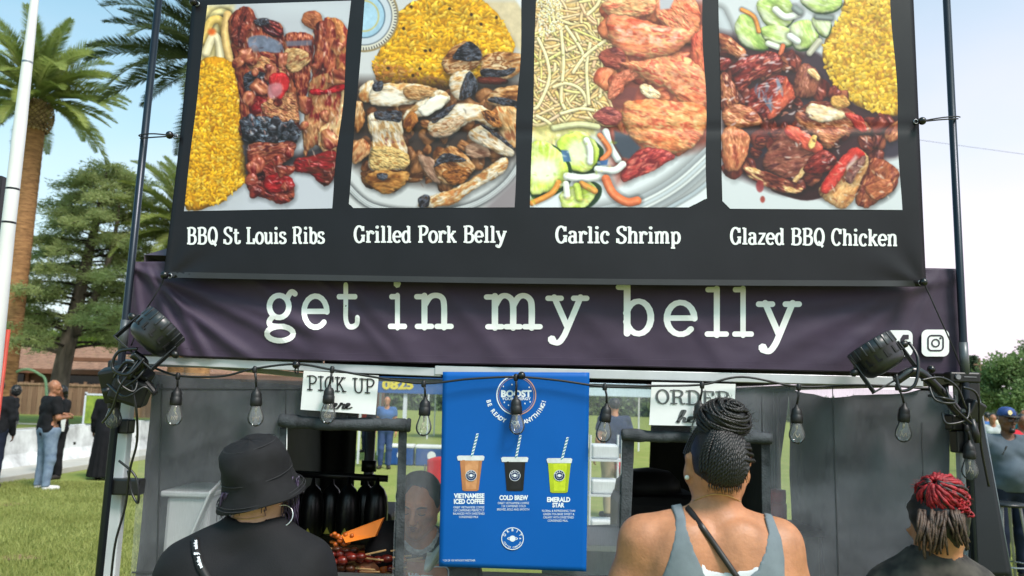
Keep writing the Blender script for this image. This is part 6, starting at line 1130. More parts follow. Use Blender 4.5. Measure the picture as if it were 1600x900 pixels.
# date palms: ringed trunk, ball of cut leaf bases, arching feather leaves
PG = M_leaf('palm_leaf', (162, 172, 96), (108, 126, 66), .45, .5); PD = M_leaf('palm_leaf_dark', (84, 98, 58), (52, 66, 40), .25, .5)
PTR = M('palm_trunk', (182, 136, 90), .95, rgb2=(120, 84, 54), scale=3.2, bump=1.0, bscale=10, dist=.06, stretch=(1, 1, 5)); PBS = M('palm_leaf_base', (176, 150, 112), .9, rgb2=(96, 72, 50), scale=3)
_fr = {}
def frond_mesh(key, Lf, droop, mat):
    if key in _fr: return _fr[key]
    rg = np.random.default_rng(hash(key) % 1000); t = np.linspace(0, 1, 20); an = 0.0; pts = [np.zeros(3)]; pit = .18
    for i in range(19): pit = .18-droop*((i+1)/19)**1.25; pts.append(pts[-1]+np.array([math.cos(pit), 0, math.sin(pit)])*Lf/19)
    pts = np.array(pts); m_ = MB(); m_.tube(pts, np.linspace(.035, .006, 20), 5); n = 90; v = list(m_.v); f = list(m_.f)
    for i in range(n):
        u = .14+.86*i/(n-1); k = u*19; a = min(int(k), 18); p = pts[a]+(pts[a+1]-pts[a])*(k-a); tg = pts[a+1]-pts[a]; tg /= np.linalg.norm(tg); up = np.cross(tg, (0, 1, 0)); up = -up if up[2] < 0 else up
        ll = .62*math.sin(math.pi*min(1, .12+.86*u))**.7*rg.uniform(.85, 1.1)*(Lf/3.8)+.06
        for s in (-1, 1):
            d = tg*.62+np.array([0, s*.75, 0])+up*rg.uniform(.12, .42); d /= np.linalg.norm(d); e = p+d*ll; e[2] -= .06*ll; w = tg*.021; mid = p+d*ll*.5+up*.01; b0 = len(v)
            v += [tuple(p-w*.7), tuple(p+w*.7), tuple(mid+w), tuple(e), tuple(mid-w)]; f.append((b0, b0+1, b0+2, b0+3, b0+4))
    me = bpy.data.meshes.new('frond'); me.from_pydata(v, [], f); me.materials.append(mat); _fr[key] = me; return me
def palm(cx, cy, zt, lab, Lf=3.8, n=58, mat=PG, seed=1, rt=.40):
    r = empty('date_palm', (cx, cy, 0), lab, 'palm tree'); rg = random.Random(seed); tk = MB(); N = int(zt/.16); pts = [(cx, cy, zt*i/N) for i in range(N+1)]; tk.tube(pts, [rt*(1.12-.12*min(1, i/8))*(1+.03*(i % 2)) for i in range(N+1)], 20); tk.build('trunk', PTR, r, True)
    bb = MB(); rows = 11
    for i in range(rows):
        z = zt-.1+1.25*i/rows; rr = rt+.27*math.sin(math.pi*(.12+.8*i/rows))
        for j in range(18):
            a = 2*math.pi*(j+.5*(i % 2))/18; c, s = math.cos(a), math.sin(a); T = np.array([-s, c, 0]); O = np.array([c, s, 0]); p = np.array([cx, cy, z])+O*rr; U = np.array([0, 0, 1.0])
            q = [p-U*.09, p+T*.095, p+U*.1, p-T*.095]; o_ = p+O*.07; bb.add(q+[o_], [(0, 1, 4), (1, 2, 4), (2, 3, 4), (3, 0, 4)])
    bb.tube([(cx, cy, zt-.1), (cx, cy, zt+1.2)], [rt, rt*.8], 16); o = bb.build('leaf_base_ball', PBS, r); tag(o, kind='stuff')
    for i in range(n):
        el_ = -20+104*((i+.5)/n)**.95; az = i*2.39996+rg.uniform(-.15, .15); key = (mat.name, i % 4, 0 if el_ > 30 else 1); me = frond_mesh(key, Lf*(.9+.06*(i % 4)), (.75+.2*(i % 4)) if el_ > 30 else (.55+.15*(i % 4)), mat)
        o = bpy.data.objects.new('frond', me); COL.objects.link(o); o.parent = r; o.location = (math.cos(az)*rt*.5, math.sin(az)*rt*.5, zt+1.2+.25*math.sin(math.radians(el_))); o.rotation_euler = (rg.uniform(-.2, .2), -math.radians(el_-8), az); s = rg.uniform(.85, 1.1); o.scale = (s, s, s)
    return r
p1 = P(53, 205, 33.0); palm(p1[0], 33.0, p1[2]+.15, 'tall date palm with a pineapple-like leaf base, in front of the cedar', 3.7, 62, PG, 1, .40)
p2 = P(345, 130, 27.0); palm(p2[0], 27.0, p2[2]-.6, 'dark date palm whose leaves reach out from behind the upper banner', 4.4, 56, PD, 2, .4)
p3 = P(292, 372, 37.0); palm(p3[0], 37.0, p3[2]-.9, 'lower date palm peeping out left of the banner above the valance', 3.5, 50, PG, 3, .36)
LEAFS = {'a': M_leaf('leaf_bright', (146, 168, 74), (98, 124, 50), .45, .5), 'b': M_leaf('leaf_mid', (124, 146, 92), (80, 102, 58), .4, .5), 'c': M_leaf('leaf_dull', (112, 128, 104), (78, 94, 74), .35, .5)}
def leafy(base, h, rx, lab, mat, n=9000, seed=1, ls=.3, tr=.22, clumps=26):
    r = empty('leafy_tree', base, lab, 'tree'); rg = np.random.default_rng(seed); b = np.array(base); tk = MB(); tk.tube([b, b+np.array([.1, 0, h*.35]), b+np.array([0, .1, h*.75])], [tr, tr*.8, tr*.3], 8); C = []
    for i in range(clumps):
        a = rg.uniform(0, 6.28); q = rg.uniform(.1, 1)**.5; zz = rg.uniform(.32, .95); w = rx*q*math.sin(math.pi*min(1, .25+zz*.72)); c = b+np.array([math.cos(a)*w, math.sin(a)*w, h*zz]); C.append((c, rg.uniform(.16, .3)*rx+.25)); tk.tube([b+np.array([0, 0, h*.3*zz+.2]), (b+c)/2+np.array([0, 0, h*.12]), c], [tr*.4, tr*.25, .02], 5)
    PT, DR = [], []
    for c, q in C: m = n//clumps; d = rg.normal(size=(m, 3)); d /= np.linalg.norm(d, axis=1)[:, None]; PT.append(c+d*q*rg.uniform(.45, 1.1, (m, 1))*np.array([1.1, 1.1, .8])); e = d+rg.normal(0, .7, (m, 3)); DR.append(e/np.linalg.norm(e, axis=1)[:, None])
    PT = np.vstack(PT); DR = np.vstack(DR); v, f = cards(PT, DR, rg.uniform(.6, 1.2, len(PT))*ls, rg.uniform(.2, .38, len(PT))*ls); tk.build('trunk', BARK, r, True); np_mesh('crown', v, f, mat, r); return r
def at(px, Y): return (float(P(px, 620, Y)[0]), Y, 0.0)
leafy(at(22, 64), 7.6, 3.6, 'bright green tree behind the house left of the cedar trunk', LEAFS['a'], 9000, 1, .45); leafy(at(150, 66), 7.0, 3.4, 'bright green tree above the house roof right of the cedar trunk', LEAFS['a'], 9000, 2, .45); leafy(at(200, 72), 9.5, 3.4, 'mid green tree half hidden by the left banner pole', LEAFS['b'], 8000, 3, .45); leafy(at(-60, 60), 9, 4, 'bushy tree at the left picture edge', LEAFS['b'], 6000, 4, .45)
leafy(at(1588, 58), 5.7, 2.9, 'bushy green tree at the right picture edge behind the crowd', LEAFS['b'], 16000, 5, .28); leafy(at(1642, 60), 7.4, 3.2, 'taller leafy tree cut by the right picture edge', LEAFS['b'], 9000, 6, .3); leafy(at(1541, 75), 5.0, 1.6, 'small dull green tree close to the right tent corner', LEAFS['c'], 6000, 7, .3, .1)
def conifer(base, h, w, lab, seed):
    r = empty('conifer_tree', base, lab, 'tree', 'thin conifers on the skyline'); rg = np.random.default_rng(seed); b = np.array(base); MB().tube([b, b+np.array([0, 0, h])], [.16, .02], 6).build('trunk', BARK, r, True); n = 2600; t = rg.random(n)**.8; rad = w*(1-t)*(.55+.45*np.sin(t*38))*rg.uniform(.2, 1, n); a = rg.uniform(0, 6.28, n); PT = b+np.stack([np.cos(a)*rad, np.sin(a)*rad, h*(.12+.88*t)], 1); D = np.stack([np.cos(a), np.sin(a), rg.uniform(-.5, .2, n)], 1); D /= np.linalg.norm(D, axis=1)[:, None]; v, f = cards(PT, D, rg.uniform(.3, .7, n), rg.uniform(.05, .1, n)); np_mesh('crown', v, f, LEAFS['c'], r)
for x, Y, h, lab in ((1523, 82, 7.4, 'thin conifer touching the right tent corner'), (1533, 84, 6.6, 'thin conifer beside the utility pole'), (1548, 84, 6.2, 'thin conifer between utility pole and bushy tree'), (1612, 86, 9, 'thin conifer beyond the right picture edge tree')): conifer(at(x, Y), h, 1.0, lab, int(x))
up_ = at(1533, 62); r = empty('utility_pole', up_, 'bare wooden utility pole on the skyline right of the tent', 'pole'); MB().tube([up_, (up_[0], up_[1], 5.8)], .09, 8).build('shaft', WOODF[1], r); MB().box((up_[0], up_[1], 5.3), (.9, .08, .1)).build('crossarm', WOODF[1], r)
# hedge and fence line at the far right
rg = np.random.default_rng(3); PT = np.stack([rg.uniform(26, 110, 16000), rg.uniform(88, 92, 16000), rg.uniform(0, 2.6, 16000)], 1); D = rg.normal(size=PT.shape); D /= np.linalg.norm(D, axis=1)[:, None]; v, f = cards(PT, D, rg.uniform(.4, .8, len(PT)), rg.uniform(.1, .2, len(PT))); hd_ = np_mesh('hedge', v, f, LEAFS['c'], None); tag(hd_, 'long dull green hedge along the far right skyline', 'hedge', kind='stuff')
PT = np.stack([rg.uniform(-32, 30, 20000), rg.uniform(92, 96, 20000), rg.uniform(0, 3.4, 20000)], 1); D = rg.normal(size=PT.shape); D /= np.linalg.norm(D, axis=1)[:, None]; v, f = cards(PT, D, rg.uniform(.4, .9, len(PT)), rg.uniform(.1, .25, len(PT))); hd_ = np_mesh('hedge', v, f, LEAFS['b'], None); tag(hd_, 'long hedge far behind the tent, seen through the mesh', 'hedge', kind='stuff')
# overhead wires
for (pts, lab) in (([(1300, 200, 45), (1460, 222, 48), (1600, 241, 52), (1700, 254, 54)], 'overhead wire crossing the white sky on the right'), ([(90, -60, 30), (150, 0, 31), (200, 46, 32), (290, 130, 33)], 'overhead wire slanting past the left banner pole'), ([(-60, 108, 30), (0, 112, 30), (40, 109, 30)], 'overhead wire behind the white post')):
    o = MB().tube(catmull([V(*q) for q in pts], 6), .011, 5).build('overhead_wire', BLK); tag(o, lab, 'wire')
# ------------------------------------------------------------------ white post at the left edge
Y = 3.9; A = V(54, 0, Y); B = V(-13, 580, Y); base = B-(A-B)*(B.z/(A.z-B.z)); r = empty('white_post', base, 'tall white round post at the left picture edge, strapped with black bands', 'post')
MB().tube([base, B, B+(A-B)*.35, B+(A-B)*.65, A, A+(A-B)*.4], [.043, .042, .032, .030, .0195, .017], 20).build('shaft', M('post_white', (222, 222, 220), .45, .05, 4), r, True)
for x, y in ((29.5, 305), (24, 357), (47.5, 103)): d = (A-B).normalized(); c = B+(A-B)*((580-y)/580); MB().tube([c-d*.005, c+d*.005], .0325 if y > 320 else (.0315 if y > 200 else .0255), 20).build('band', BLK if y > 200 else STEEL, r)
MB().box(V(-4, 340, Y+.05), (.03, .05, .42), None, .005).build('bracket', BLK, r)
r2 = empty('red_stake', (V(12, 560, 4.1).x, 4.1, 0), 'thin red stake standing right behind the white post', 'stake'); MB().tube([(V(9, 560, 4.1).x-.02, 4.1, 0), V(13, 515, 4.1)], .011, 10).build('shaft', M('stake_red', (190, 66, 44), .5), r2, True)
# green hoop and lime board across the road
r = empty('green_hoop', (V(38, 640, 33.0).x, 33.0, 0), 'green bent pipe hoop beside the cedar trunk', 'hoop'); MB().tube(catmull([(P(6, 640, 33.)[0], 33., 0), P(8, 610, 33.), P(20, 585, 33.), P(42, 577, 33.), P(62, 585, 33.), P(72, 600, 33.), (P(75, 640, 33.)[0], 33., 0)], 6), .055, 8).build('pipe', M('pipe_green', (126, 160, 122), .5), r, True)
r = empty('lime_board', (V(149, 660, 24.0).x, 24, 0), 'lime green board in a white frame behind the woman in black', 'sign board'); c = V(150, 640, 24.0); MB().box((c.x, 24, c.z), (.62, .04, .82), None, .01).build('board', M('lime', (146, 164, 56), .6, rgb2=(106, 128, 40), scale=5), r)
for s in (-1, 1): MB().box((c.x+s*.33, 24, c.z/2+.25), (.05, .06, c.z+.5)).build('frame_post', LEGW, r)
MB().box((c.x, 24, c.z+.44), (.71, .06, .05)).build('frame_rail', LEGW, r)
# ------------------------------------------------------------------ people around
JEAN = fabric('blue_jeans', (122, 138, 156), (92, 108, 130), 9); DJ = fabric('dark_jeans', (34, 40, 58)); SHOE = M('white_shoe', (206, 204, 200), .6); DSH = M('dark_shoe', (40, 34, 32), .6)
g1 = G(66, 766); person((g1[0], g1[1]), -38, 1.77, 'bald man in black t-shirt and pale blue jeans standing on the lawn, back turned', SK1, BLACKF, JEAN, SHOE, arms={-1: ((-.27, .02, 1.16), (-.06, .24, 1.2)), 1: ((.27, .02, 1.15), (.05, .26, 1.16))}, wide=1.14, h=.013, sleeve=.8, hem=.86, stance=.14, look=-30)
g2 = G(84, 752); r, *_ = person((g2[0]-.2, g2[1]+.35), 150, 1.68, 'woman in black leggings half hidden behind the bald man, holding white paper', SK3, BLACKF, fabric('leggings_black', (26, 26, 30)), DSH, HAIRB, hairfn=long_hair, arms={-1: ((-.24, .05, 1.12), (-.2, .25, 1.02)), 1: ((.24, .02, 1.12), (.1, .24, 1.05))}, h=.015, sleeve=.6)
c = P(94, 664, g2[1]+.1); o = MB().box(c, (.16, .02, .22), Euler((.2, .1, .3)), .003).build('folded_paper', SIGNW); tag(o, 'white folded paper held by the woman behind the bald man', 'paper')
g3 = G(161, 749); person((g3[0], g3[1]), 10, 1.72, 'woman in a long black outfit at the left tent corner, seen from behind', SK3, None, None, DSH, HAIRB, hairfn=long_hair, dress=fabric('black_dress', (22, 22, 26)), wide=1.05, h=.015)
g4 = (P(20, 640, 18.2)[0], 18.2); person(g4, 105, 1.62, 'woman with dark afro hair in black sweater and grey trousers on the road', SK3, fabric('black_knit', (30, 30, 34)), fabric('grey_camo', (150, 146, 134), (96, 94, 90), 14), SHOE, HAIRB, hairfn=afro, long_sleeve=True, h=.015, arms={-1: ((-.22, .03, 1.1), (-.12, .24, 1.02)), 1: ((.22, .03, 1.1), (.12, .24, 1.02))})
g5 = (P(-6, 640, 13.3)[0], 13.3); person(g5, 20, 1.74, 'person in a long black jacket cut by the left picture edge', SK3, fabric('black_jacket', (24, 25, 29)), DJ, DSH, HAIRB, hairfn=short_hair, long_sleeve=True, wide=1.05, hem=.78, h=.015)
Ym = 8.6; gm = (P(1574, 700, Ym)[0], Ym)
rM, hd, fl, k, wM, tor = person(gm, 172, 1.73, 'man in grey t-shirt and blue cap with black visor at the right edge', SK3, fabric('grey_tee', (84, 94, 104)), DJ, DSH, wide=1.16, belly=.04, h=.0115, sleeve=.62, face=True, hem=.9, look=14, arms={-1: ((-.29, .02, 1.14), (-.24, .22, 1.02)), 1: ((.29, .0, 1.14), (.27, .12, .93))})
cp = MB().lathe([(0, .098), (.04, .094), (.07, .075), (.086, .045), (.09, .012), (.086, .0)], 26, Matrix.Translation(Vector(hd)+Vector((0, 0, .05)))); cp.build('cap', M('cap_blue', (34, 66, 130), .7, .2, 20), rM, True)
fw = Vector(fl); sd = fw.cross(Vector((0, 0, 1))); m_ = MB(); pts = []
for i, a in enumerate(np.linspace(-1.15, 1.15, 13)): pts += [Vector(hd)+Vector((0, 0, .056))+(fw*math.cos(a)+sd*math.sin(a))*.086, Vector(hd)+Vector((0, 0, .044-.006*math.cos(a)))+(fw*(math.cos(a)*.1+.055)+sd*math.sin(a)*.095)]
m_.add(pts, [(2*i, 2*i+1, 2*i+3, 2*i+2) for i in range(12)]); thick(m_.build('cap_visor', M('visor_black', (20, 20, 24), .6), rM, True), .005)
m_ = MB(); m_.lathe([(0, .004), (.024, .003), (.026, 0)], 12, align(Vector(hd)+fw*.094+sd*.03+Vector((0, 0, .085)), fw)); m_.build('cap_patch', M('patch_yellow', (222, 190, 60), .6, rgb2=(230, 226, 220), scale=60), rM)
for s in (-1, 1): MB().box(Vector(hd)+fw*.098+sd*s*.033+Vector((0, 0, .004)), (.05, .008, .03), Euler((0, 0, math.atan2(-fl[0], fl[1]))), .004).build('spectacle_lens', M('shades', (40, 38, 40), .15), rM)
sdf_mesh('goatee', lambda p: smax(rc(p, np.array(Vector(hd)+fw*.058+Vector((0, 0, -.082))), np.array(Vector(hd)+fw*.07+Vector((0, 0, -.1))), .036, .03), -(np.linalg.norm(p-np.array(Vector(hd)+fw*.1+Vector((0, 0, -.06))), axis=1)-.022), .004), np.array(hd)-.2, np.array(hd)+.2, .009, HAIRB, rM)
ch = Vector(wM((.1, .12, 1.33))); o = MB(); o.box(ch+fw*.03, (.015, .012, .1), Euler((0, .5, 0)), .003); o.box(ch+fw*.034+Vector((.025, 0, -.045)), (.05, .01, .03), None, .003); o.build('hung_sunglasses', MATS['shades'], rM)
yr = 13.0; person((P(1598, 700, yr)[0], yr), 190, 1.68, 'person in a red shirt at the right picture edge behind the capped man', SK3, fabric('red_shirt', (206, 46, 60)), DJ, DSH, HAIRB, hairfn=short_hair, h=.015, sleeve=.7)
for i, (x, Yp, f_, lab, tp, bt) in enumerate(((1551, 19, 160, 'far visitor in a pale top between the tent corner and the capped man', (186, 190, 190), DJ), (1543, 23, 20, 'far visitor in a blue top close to the tent corner', (70, 110, 170), JEAN), (1561, 26, 200, 'far visitor in a cream top just left of the blue cap', (206, 200, 180), JEAN), (1586, 24, 80, 'far visitor in a teal top right of the blue cap', (60, 130, 150), DJ), (1604, 18, 90, 'visitor in a dark top under the bushy right-hand tree', (44, 46, 52), JEAN))):
    person((P(x, 660, Yp)[0], Yp), f_, 1.66+.03*i, lab, SK2 if i % 2 else SK1, fabric('visitor_%d' % i, tp), bt, DSH, HAIRB, hairfn=short_hair if i % 2 else long_hair, h=.022, sleeve=.6, group='visitors in the distance')
# bar stool beside the capped man
c = P(1572, 800, 7.9); r = empty('bar_stool', (c[0], 7.9, 0), 'dark metal bar stool in front of the capped man', 'stool'); zs = .82
MB().lathe([(.0, .03), (.17, .03), (.18, .015), (.17, 0), (0, 0)], 20, Matrix.Translation((c[0], 7.9, zs))).build('seat', BLK, r, True)
for i in range(4):
    a = math.pi/4+i*math.pi/2; MB().tube([(c[0]+.12*math.cos(a), 7.9+.12*math.sin(a), zs), (c[0]+.22*math.cos(a), 7.9+.22*math.sin(a), 0)], .013, 8).build('leg', STEEL, r)
MB().tube([(c[0]+.19*math.cos(a), 7.9+.19*math.sin(a), .28) for a in np.linspace(0, 6.283, 24)[:-1]], .008, 6, closed=True).build('foot_ring', STEEL, r)
# ------------------------------------------------------------------ the event lawn behind the tent
def far_tent(name, cx, cy, w, d, ze, zv, zp, mat, lab, legm=LEGW):
    r = empty(name, (cx, cy, 0), lab, 'canopy tent'); x0, x1, y0, y1 = cx-w/2, cx+w/2, cy-d/2, cy+d/2; m_ = MB(); cn = [(x0, y0, ze), (x1, y0, ze), (x1, y1, ze), (x0, y1, ze)]; m_.add(cn+[(cx, cy, zp)], [(0, 1, 4), (1, 2, 4), (2, 3, 4), (3, 0, 4)]); m_.build('roof', mat, r)
    for a, b in ((0, 1), (1, 2), (2, 3), (3, 0)): A, B = cn[a], cn[b]; MB().grid(lambda u, v: np.stack([A[0]+(B[0]-A[0])*u, A[1]+(B[1]-A[1])*u+.01*np.sin(u*20)*v, ze-(ze-zv)*v], 1), 16, 3).build('valance', mat, r)
    for q in cn: MB().box((q[0]*.995+cx*.005, q[1], ze/2), (.05, .05, ze)).build('leg', legm, r)
    return r, y0
bw = (P(640, 600, 20.)[0]); rB, y0 = far_tent('vendor_tent', bw+1.0, 21.6, 4.4, 3.0, 2.17, 1.74, 3.1, M('tent_blue', (26, 84, 150), .6, .06), 'blue vendor tent with yellow digits on its valance, seen through the mesh')
sfb = lambda a, b, o=0: P(a, b, np.full(np.shape(a), y0-.02)-o); m_ = MB(); sans_line('0825', 597, 646, 593.5, 607.5, sfb, m_, .0, .05); m_.build('digits', M('digit_yellow', (226, 206, 40), .5), rB)
MB().box((P(632, 640, 20.1)[0], 20.2, 1.0), (.09, .09, 2.0)).build('leg', LEGW, rB)
far_tent('vendor_tent', P(930, 620, 27.)[0], 27, 3.4, 3.0, 2.15, 1.85, 2.95, M('tent_pale', (196, 214, 224), .6, .05), 'pale blue-white vendor tent right of the blue poster')
far_tent('vendor_tent', P(735, 620, 34.)[0], 34, 3.2, 3.0, 2.2, 1.9, 3.0, M('tent_white', (214, 216, 214), .6, .05), 'white vendor tent far behind the blue poster')
for x, lab in ((625, 'blue cooler box with white lid behind the pick up window'), (672, 'blue cooler box with white lid next to the server\'s head')):
    c = P(x, 716, 20.2); r = empty('cooler_box', (c[0], 20.2, 0), lab, 'cooler'); MB().box((c[0], 20.2, .21), (.68, .4, .42), None, .03).build('tub', M('cooler_blue', (24, 74, 140), .5), r); MB().box((c[0], 20.2, .46), (.7, .42, .08), None, .02).build('lid', SIGNW, r); MB().lathe([(0, .004), (.1, .002), (.105, 0)], 18, align((c[0]+.05, 20.0, .25), (0, -1, 0))).build('badge', SIGNW, r)
person((P(604, 650, 19)[0], 19), 185, 1.66, 'distant person in blue top and jeans under the blue tent', SK2, fabric('blue_top', (66, 100, 150)), fabric('mid_jeans', (60, 78, 116)), DSH, HAIRB, hairfn=short_hair, h=.02)
person((P(574, 660, 24)[0], 24), 150, 1.7, 'distant person in a red top left of the blue tent leg', SK1, fabric('rust_top', (170, 60, 50)), DJ, DSH, HAIRB, hairfn=short_hair, h=.022)
person((P(752, 660, 26)[0], 26), 150, 1.7, 'distant person in a white top behind the poster edge', SK1, SIGNW, DJ, DSH, HAIRB, hairfn=short_hair, h=.024)
person((P(960, 660, 12.2)[0], 12.2), 15, 1.74, 'man in navy t-shirt and khaki trousers on the lawn right of the poster', SK2, fabric('navy_tee', (52, 62, 84)), fabric('khaki', (156, 142, 116)), DSH, HAIRB, hairfn=short_hair, h=.014, wide=1.12)
o = MB(); v, f = uv_ball(P(972, 730, 12.0), (.1, .08, .1)); o.add(v, f); o.tube([P(972, 730, 12.0)+np.array([0, 0, .09]), P(968, 716, 12.0)], .012, 6); o = o.build('red_bag', M('bag_red', (206, 40, 50), .6, .2, 20), None, True); tag(o, 'small red bag hanging at the side of the navy-shirted man', 'bag')
# ------------------------------------------------------------------ inside the tent
TOPM = M('table_black', (28, 28, 30), .6)
cz = 1.0
ct = empty('serving_counter', (-.3, 3.35, 0), 'dark serving counter along the inside of the mesh front', 'table'); MB().box((.15, 3.3, cz-.05), (2.7, .5, .04), None, .006).build('table_top', TOPM, ct)
for x in (-1.1, 1.4):
    for y in (3.1, 3.5): MB().tube([(x, y, 0), (x, y, cz-.07)], .016, 8).build('leg', STEEL, ct)
tb = empty('storage_tub', V(305, 845, 3.3), 'translucent white plastic tub with a lid behind the mesh, left of the hat', 'tub'); c = V(305, 812, 3.32); zt = c.z+.1
b_ = MB().box((c.x, 3.38, (cz-.03+zt)/2), (.17, .3, zt-cz+.03), None, .015).build('tub', M('tub_plastic', (206, 212, 214), .35, .05), tb); MB().box((c.x-.005, 3.38, zt+.01), (.2, .33, .022), None, .006).build('lid', MATS['tub_plastic'], tb)
lid = MB().box(V(322, 795, 3.24), (.012, .26, .2), Euler((.1, .35, .2)), .008).build('tub_lid', MATS['tub_plastic']); tag(lid, 'pale plastic lid leaning on the white storage tub', 'lid')
# heat lamps hung from a black rail
rl = empty('lamp_rail', V(540, 745, 3.95), 'black rail of rounded black heat lamps inside the pick up window', 'lamp rail'); MB().tube([V(440, 739, 3.95), V(606, 748, 3.95)], .016, 10).build('rail', BLK, rl, True)
for i, (x, Yk) in enumerate(((463, 3.95), (490, 3.9), (519, 3.97), (546, 3.9), (572, 3.97), (590, 3.92))):
    p = P(x, 752, Yk); T = Matrix.Translation((p[0], Yk, p[2]-.25)); d_ = MB().lathe([(.052, 0), (.056, .01), (.056, .13), (.05, .18), (.034, .215), (.012, .235), (.006, .27)], 18, T).build('heat_lamp', M('lamp_gloss_black', (14, 14, 16), .3, .1), rl, True)
    m_ = MB(); q = Vector((p[0], Yk-.0585, p[2]-.235)); m_.add([q+Vector((-.015, 0, 0)), q+Vector((.015, 0, 0)), q+Vector((0, .001, .03))], [(0, 1, 2)]); m_.build('warning_label', M('hazard_yellow', (206, 190, 70), .5), d_)
sp_ = V(578, 700, 4.6); st_ = empty('light_stand', (sp_.x, 4.6, 0), 'silver and black telescopic stand inside the pick up window', 'stand'); MB().tube([(sp_.x, 4.6, .02), (sp_.x, 4.6, 1.83)], .028, 14).build('pole', M('stand_silver', (130, 134, 138), .35, .1, metal=.5), st_, True)
for y in (728, 750): c = V(578, y, 4.6); MB().tube([(sp_.x, 4.6, c.z-.03), (sp_.x, 4.6, c.z+.03)], .042, 14).build('collar', BLK, st_, True)
for i in range(3): a = 2.1*i+.5; MB().tube([(sp_.x, 4.6, .5), (sp_.x+.5*math.cos(a), 4.6+.5*math.sin(a), .01)], .012, 8).build('leg', BLK, st_)
bx_ = empty('equipment_case', (-1.05, 4.3, 0), 'stack of dark equipment below the heat lamps', 'case'); MB().box((-.95, 4.45, .55), (.75, .5, 1.1), None, .02).build('body', TOPM, bx_); MB().box((-.95, 4.19, .8), (.5, .012, .3), None, .004).build('front_panel', M('panel_brown', (92, 58, 38), .5, .2, 8), bx_)
# food tray with skewers and an orange carton
tc_ = V(560, 880, 3.24); tr_ = empty('food_tray', (tc_.x, 3.24, cz-.03), 'metal tray of glazed skewers on the counter in the pick up window', 'food tray'); zt_ = P(560, 893, 3.24)[2]
m_ = MB(); m_.box((tc_.x, 3.27, zt_-.03), (.34, .3, .012)); [m_.box((tc_.x+s*.17, 3.27, zt_-.005), (.01, .3, .05)) for s in (-1, 1)]; [m_.box((tc_.x, 3.27+s*.15, zt_-.005), (.34, .01, .05)) for s in (-1, 1)]; m_.build('pan', M('pan_steel', (150, 152, 156), .3, .1, metal=.8), tr_)
rg = random.Random(6); GLZ = [M('glaze_red', (120, 34, 22), .3, rgb2=(66, 16, 12), scale=40), M('glaze_orange', (206, 110, 30), .35, rgb2=(150, 60, 20), scale=40), M('glaze_brown', (110, 60, 34), .35, rgb2=(60, 28, 18), scale=40)]
STK = M('bamboo', (206, 160, 108), .6)
for i in range(26):
    a = rg.uniform(-.25, .6); c = Vector((tc_.x+rg.uniform(-.12, .13), 3.2+rg.uniform(-.06, .16), zt_+rg.uniform(.0, .07))); d = Vector((math.cos(a), -.25*math.sin(a), rg.uniform(-.1, .25))).normalized(); sk = MB().tube([c-d*.12, c+d*.13], .0035, 6).build('skewer', STK, tr_)
    m_ = MB()
    for j in range(4): v, f = uv_ball(c+d*(-.07+.035*j)+Vector((0, 0, rg.uniform(-.003, .003))), (.022*rg.uniform(.8, 1.2), .018, .014*rg.uniform(.8, 1.3)), 8); m_.add(v, f)
    m_.build('meat', GLZ[[0, 0, 2, 1][i % 4]], sk, True)
oc = empty('orange_carton', V(570, 832, 3.16), 'bright orange paper carton of food held over the skewer tray', 'carton'); ORG = M('carton_orange', (232, 122, 24), .6, .05)
A, B, C_, D = V(534, 836, 3.15), V(597, 812, 3.17), V(586, 838, 3.14), V(540, 848, 3.12); m_ = MB(); m_.add([A, B, C_, D, A+Vector((0, .06, .0)), B+Vector((0, .06, .0)), C_+Vector((0, .05, -.005)), D+Vector((0, .05, -.005))], [(0, 1, 2, 3), (4, 5, 6, 7), (3, 2, 6, 7), (1, 5, 6, 2)]); thick(m_.build('box', ORG, oc), .002)
m_ = MB()
for i in range(26): v, f = uv_ball(V(528+rg.uniform(-10, 26), 842+rg.uniform(-10, 10), 3.14+rg.uniform(0, .05)), (rg.uniform(.008, .016), .01, rg.uniform(.006, .012)), 7); m_.add(v, f)
o = m_.build('filling', GLZ[1], oc, True); tag(o, kind='stuff')
cl = MB().grid(lambda u, v: P(668+40*u-6*v, 862+30*v-14*u+4*np.sin(u*9), 3.1+.03*np.sin(v*5+u*7)), 12, 10).build('towel', M('towel_white', (196, 198, 196), .9, .1, 20), None, True); thick(cl, .006); tag(cl, 'crumpled white towel in front of the server beside the poster', 'towel')
# back table, cups, shelf
t2 = empty('folding_table', (P(955, 860, 4.4)[0], 4.4, 0), 'folding table under a pale blue cover right of the poster', 'table'); x_ = P(955, 860, 4.4)[0]; z2 = P(955, 838, 4.4)[2]; m_ = MB(); m_.box((x_+.1, 4.45, z2-.02), (.9, .6, .03), None, .005); m_.build('table_top', SIGNW, t2)
m_ = MB().grid(lambda u, v: np.stack([x_-.36+.92*u, 4.14+.62*np.minimum(1, (1-v)*2)+.012*np.sin(u*30)*(v > .5), z2+.004-np.clip(v-.5, 0, 1)*.9+.004*np.sin(u*17)], 1), 40, 14).build('table_cover', M('cover_pale', (176, 196, 204), .6, .1, 6), t2, True)
for s in (-1, 1): MB().tube([(x_+.1+s*.38, 4.5, 0), (x_+.1+s*.38, 4.5, z2-.03)], .014, 8).build('leg', STEEL, t2)
sh = empty('wire_shelf', (P(943, 800, 8.5)[0], 8.5, 0), 'white metal shelf rack with plastic boxes on the lawn right of the poster', 'shelf'); xs_ = P(943, 800, 8.5)[0]
for sx in (-.16, .16):
    for sy in (-.15, .15): MB().tube([(xs_+sx, 8.5+sy, 0), (xs_+sx, 8.5+sy, 1.35)], .012, 8).build('upright', LEGW, sh)
